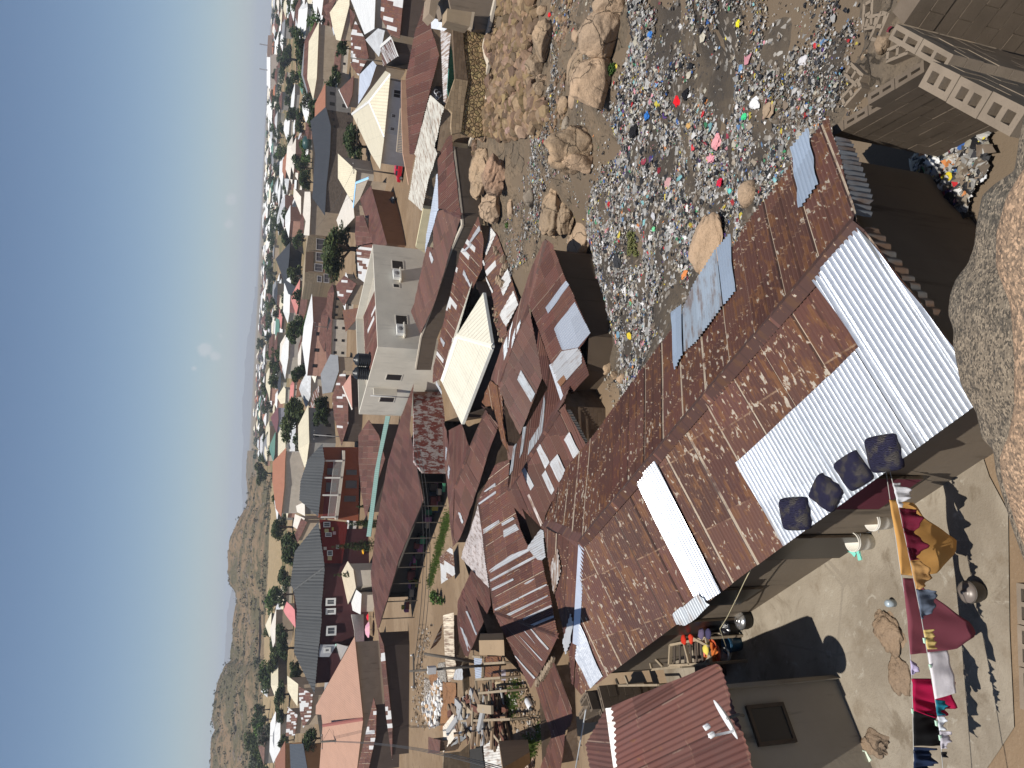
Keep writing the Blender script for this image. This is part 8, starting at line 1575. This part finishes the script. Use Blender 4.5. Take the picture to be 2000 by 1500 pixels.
@cached
def m_hill():
    t = NT('dry_hillside'); p = t.pos(); n1 = t.noise(p, .028, 7, .62); n2 = t.noise(p, .13, 6, .7); n3 = t.noise(p, .6, 4, .7); c = t.mix(t.step(n1, .42, .58), (.20,.14,.085), (.105,.09,.052)); c = t.mix(t.math('MULTIPLY', t.step(n2, .5, .62), .85), c, (.055,.055,.03)); c = t.mix(t.math('MULTIPLY', t.step(n3, .58, .7), .6), c, (.27,.215,.16)); t.bump(t.math('ADD', n2, n3), .8, 1.2); return t.done(c, .97, 0., .1)
hl, HV = hill('hill', 'bare rocky hill with scrub at the left', [(930,493),(960,486),(986,484),(1024,462),(1050,454),(1080,452),(1114,447),(1140,448),(1155,457),(1175,461),(1230,459),(1290,452),(1300,440),(1330,425),(1360,419),(1400,415),(1418,417),(1425,419),(1440,412),(1480,410),(1560,408)], lambda y: 512, 620, 330, m_hill(), seed=3, amp=5.5)
hill('hill', 'low far hill with a pale settlement behind the rocky hill', [(880,484),(900,482),(920,483),(945,482),(975,486),(1000,488)], lambda y: 492, 1500, 500, m_hill(), amp=4, seed=5, n=60)
MT = m_plain((.16,.15,.13), .95, 0, .2, 'far_mountain', .01)
hill('hill', 'blue hazy mountain range on the horizon, centre', [(560,500),(600,496),(640,489),(680,482),(720,479),(760,476),(800,475),(830,474),(870,476),(920,473),(960,474),(1000,476),(1100,470),(1200,462)], lambda y: 489+(750-y)*.0545+4, 7000, 1800, MT, amp=25, seed=8); hill('hill', 'blue hazy mountain on the horizon behind the hill, left', [(1060,466),(1110,458),(1150,453),(1200,444),(1250,441),(1290,438),(1330,437),(1420,440),(1560,442)], lambda y: 489+(750-y)*.0545+4, 6000, 1500, MT, amp=20, seed=9)
# scrub and rocks on the hill (one mass each)
rr = random.Random(77); V = []; Fc = []; Cc = []; n = 150
for k in range(3600):
    p = HV[rr.randrange(0, int(len(HV)*.66))]; r_ = rr.uniform(.5, 1.2)+2.2*rr.random()**4
    if mnoise.noise((p[0]*.016, p[1]*.016, 1.)) < .0 and rr.random() < .8: continue
    px, py = p[0]+rr.gauss(0, 3), p[1]+rr.gauss(0, 3); col = rr.choice([(.075,.072,.038),(.10,.092,.055),(.055,.058,.028),(.12,.105,.065)])
    for j in range(9):
        a = rr.uniform(0, 6.28); c = np.array([px+r_*.8*math.cos(a)*rr.random(), p[1]+r_*.8*math.sin(a)*rr.random(), p[2]+r_*rr.uniform(.0, .7)]); s_ = r_*.35; d1 = np.array([rr.gauss(0,1), rr.gauss(0,1), rr.gauss(0,1)]); d1 /= np.linalg.norm(d1); d2 = np.cross(d1, [rr.gauss(0,1), rr.gauss(0,1), rr.gauss(0,1)]); d2 /= np.linalg.norm(d2); i = len(V); V += [c-d1*s_, c-d2*s_*.6, c+d1*s_, c+d2*s_*.6]; Fc.append((i, i+1, i+2, i+3)); Cc.append(col)
me = mesh('scrub', V, Fc); fcol(me, Cc); tag(link('scrub', me, None, MG), 'grey-green scrub covering the rocky hill', 'scrub', kind='stuff')
V = []; Fc = []; rms = [rock_mesh(1, .8, .7, 300+s, 2, 12, .3) for s in range(3)]; rms = [([np.array(v.co) for v in me.vertices], [tuple(p.vertices) for p in me.polygons]) for me in rms]
for k in range(900):
    p = HV[rr.randrange(int(len(HV)*.2), int(len(HV)*.66))]; s_ = rr.uniform(.6, 1.8)+2.6*rr.random()**6; vs, fs = rms[k % 3]; o = len(V); V += [(p[0]+s_*v[0], p[1]+s_*v[1], p[2]+s_*.7*v[2]-s_*.15) for v in vs]; Fc += [tuple(i+o for i in f) for f in fs]
tag(link('outcrops', mesh('outcrops', V, Fc), None, m_rock((.17,.135,.105),(.12,.10,.08),.8,.6,.4)), 'weathered rock outcrops scattered over the hill', 'rocks', kind='stuff')
fp = [(527,960),(522,1100),(516,1250),(512,1330),(520,1500),(548,1500),(552,1300),(556,1180),(546,1000),(545,900)]
sheet('field', 'dry sandy field below the hill', 'field', [gh(*p) for p in fp], m_rock((.33,.235,.135),(.26,.20,.105),.15,.4,.2), .15, 30)
m = MB(); a = gh(517, 985); b = gh(512, 1290); m.beam(a+[0,0,1.4], b+[0,0,1.4], .4, 2.8); tag(m.build('boundary_wall', m_plaster((.15,.105,.085), .3)), 'long dark brown boundary wall at the foot of the hill', 'wall')
# ================================================================== light, air, camera
w = bpy.data.worlds.new('World'); SC.world = w; w.use_nodes = True; nt = w.node_tree; nt.nodes.clear()
sky = nt.nodes.new('ShaderNodeTexSky'); sky.sky_type = 'NISHITA'; sky.sun_disc = False; sky.sun_elevation = R(SUN_EL); sky.sun_rotation = R(SUN_AZ); sky.altitude = 1200; sky.air_density = 1.0; sky.dust_density = .5; sky.ozone_density = 2.4
bg = nt.nodes.new('ShaderNodeBackground'); bg.inputs[1].default_value = .074; wo = nt.nodes.new('ShaderNodeOutputWorld'); 
tc = nt.nodes.new('ShaderNodeTexCoord'); acc = None
nz = nt.nodes.new('ShaderNodeTexNoise'); nt.links.new(tc.outputs['Generated'], nz.inputs['Vector']); nz.inputs['Scale'].default_value = 110; nz.inputs['Detail'].default_value = 7; nz.inputs['Roughness'].default_value = .62
def wmath(op, a, b):
    q = nt.nodes.new('ShaderNodeMath'); q.operation = op
    for i, v in enumerate((a, b)):
        if isinstance(v, bpy.types.NodeSocket): nt.links.new(v, q.inputs[i])
        else: q.inputs[i].default_value = v
    return q.outputs[0]
for (x, y, sx, k) in [(452,388,.011,1.),(447,437,.009,.8),(400,682,.014,.9),(420,695,.010,.9),(379,719,.006,.6),(432,657,.008,.4)]:
    d = ray(x, y); d = d/np.linalg.norm(d); vm = nt.nodes.new('ShaderNodeVectorMath'); vm.operation = 'DISTANCE'; nt.links.new(tc.outputs['Generated'], vm.inputs[0]); vm.inputs[1].default_value = tuple(d)
    m_ = wmath('MULTIPLY', wmath('MAXIMUM', wmath('SUBTRACT', 1., wmath('DIVIDE', vm.outputs['Value'], sx)), 0.), k); acc = m_ if acc is None else wmath('MAXIMUM', acc, m_)
cl = wmath('MINIMUM', wmath('MULTIPLY', wmath('MAXIMUM', wmath('SUBTRACT', wmath('ADD', acc, wmath('MULTIPLY', nz.outputs[0], 1.)), .72), 0.), wmath('MULTIPLY', wmath('MINIMUM', wmath('MULTIPLY', acc, 3.), 1.), 1.3)), .4)
mxs = nt.nodes.new('ShaderNodeMix'); mxs.data_type = 'RGBA'; nt.links.new(cl, mxs.inputs[0]); nt.links.new(sky.outputs[0], mxs.inputs[6]); mxs.inputs[7].default_value = (9.5, 9.2, 9.2, 1); nt.links.new(mxs.outputs[2], bg.inputs[0])
nt.links.new(bg.outputs[0], wo.inputs[0])
sl = bpy.data.lights.new('sun', 'SUN'); sl.energy = 5.0; sl.angle = R(.53); sl.color = (1., .955, .88); so = bpy.data.objects.new('sun', sl); COL.objects.link(so)
az, el = R(SUN_AZ), R(SUN_EL); dv = Vector((math.sin(az)*math.cos(el), math.cos(az)*math.cos(el), math.sin(el))); so.rotation_euler = dv.to_track_quat('Z', 'Y').to_euler(); so.location = dv*50
HAZE = True
if HAZE:
    m = MB(); m.box(-9000, -60, -14, 9000, 12500, 190); o = m.build('haze', None); t = bpy.data.materials.new('thin_air'); t.use_nodes = True; t.node_tree.nodes.clear()
    pv = t.node_tree.nodes.new('ShaderNodeVolumePrincipled'); pv.inputs['Color'].default_value = (.77, .845, .98, 1); pv.inputs['Density'].default_value = 1.5e-4; pv.inputs['Anisotropy'].default_value = .0
    mo = t.node_tree.nodes.new('ShaderNodeOutputMaterial'); t.node_tree.links.new(pv.outputs[0], mo.inputs['Volume']); o.data.materials.clear(); o.data.materials.append(t); tag(o, 'thin dry-season haze over the town', 'haze', kind='stuff')
cam = bpy.data.cameras.new('camera'); co = bpy.data.objects.new('camera', cam); COL.objects.link(co); cam.sensor_fit = 'HORIZONTAL'; cam.sensor_width = 36; cam.lens = 36*FPX/2000; cam.clip_start = .05; cam.clip_end = 60000
from mathutils import Matrix
mx = Matrix(((_d[0], _r[0], -_f[0]), (_d[1], _r[1], -_f[1]), (_d[2], _r[2], -_f[2]))).to_4x4(); mx.translation = Vector(CAM); co.matrix_world = mx; SC.camera = co
SC.view_settings.view_transform = 'Standard'; SC.view_settings.look = 'None'; SC.view_settings.exposure = 0.18; SC.view_settings.gamma = 1; SC.view_settings.use_curve_mapping = False
SC.cycles.volume_bounces = 0; SC.cycles.max_bounces = 6; SC.cycles.diffuse_bounces = 3; SC.cycles.use_denoising = True
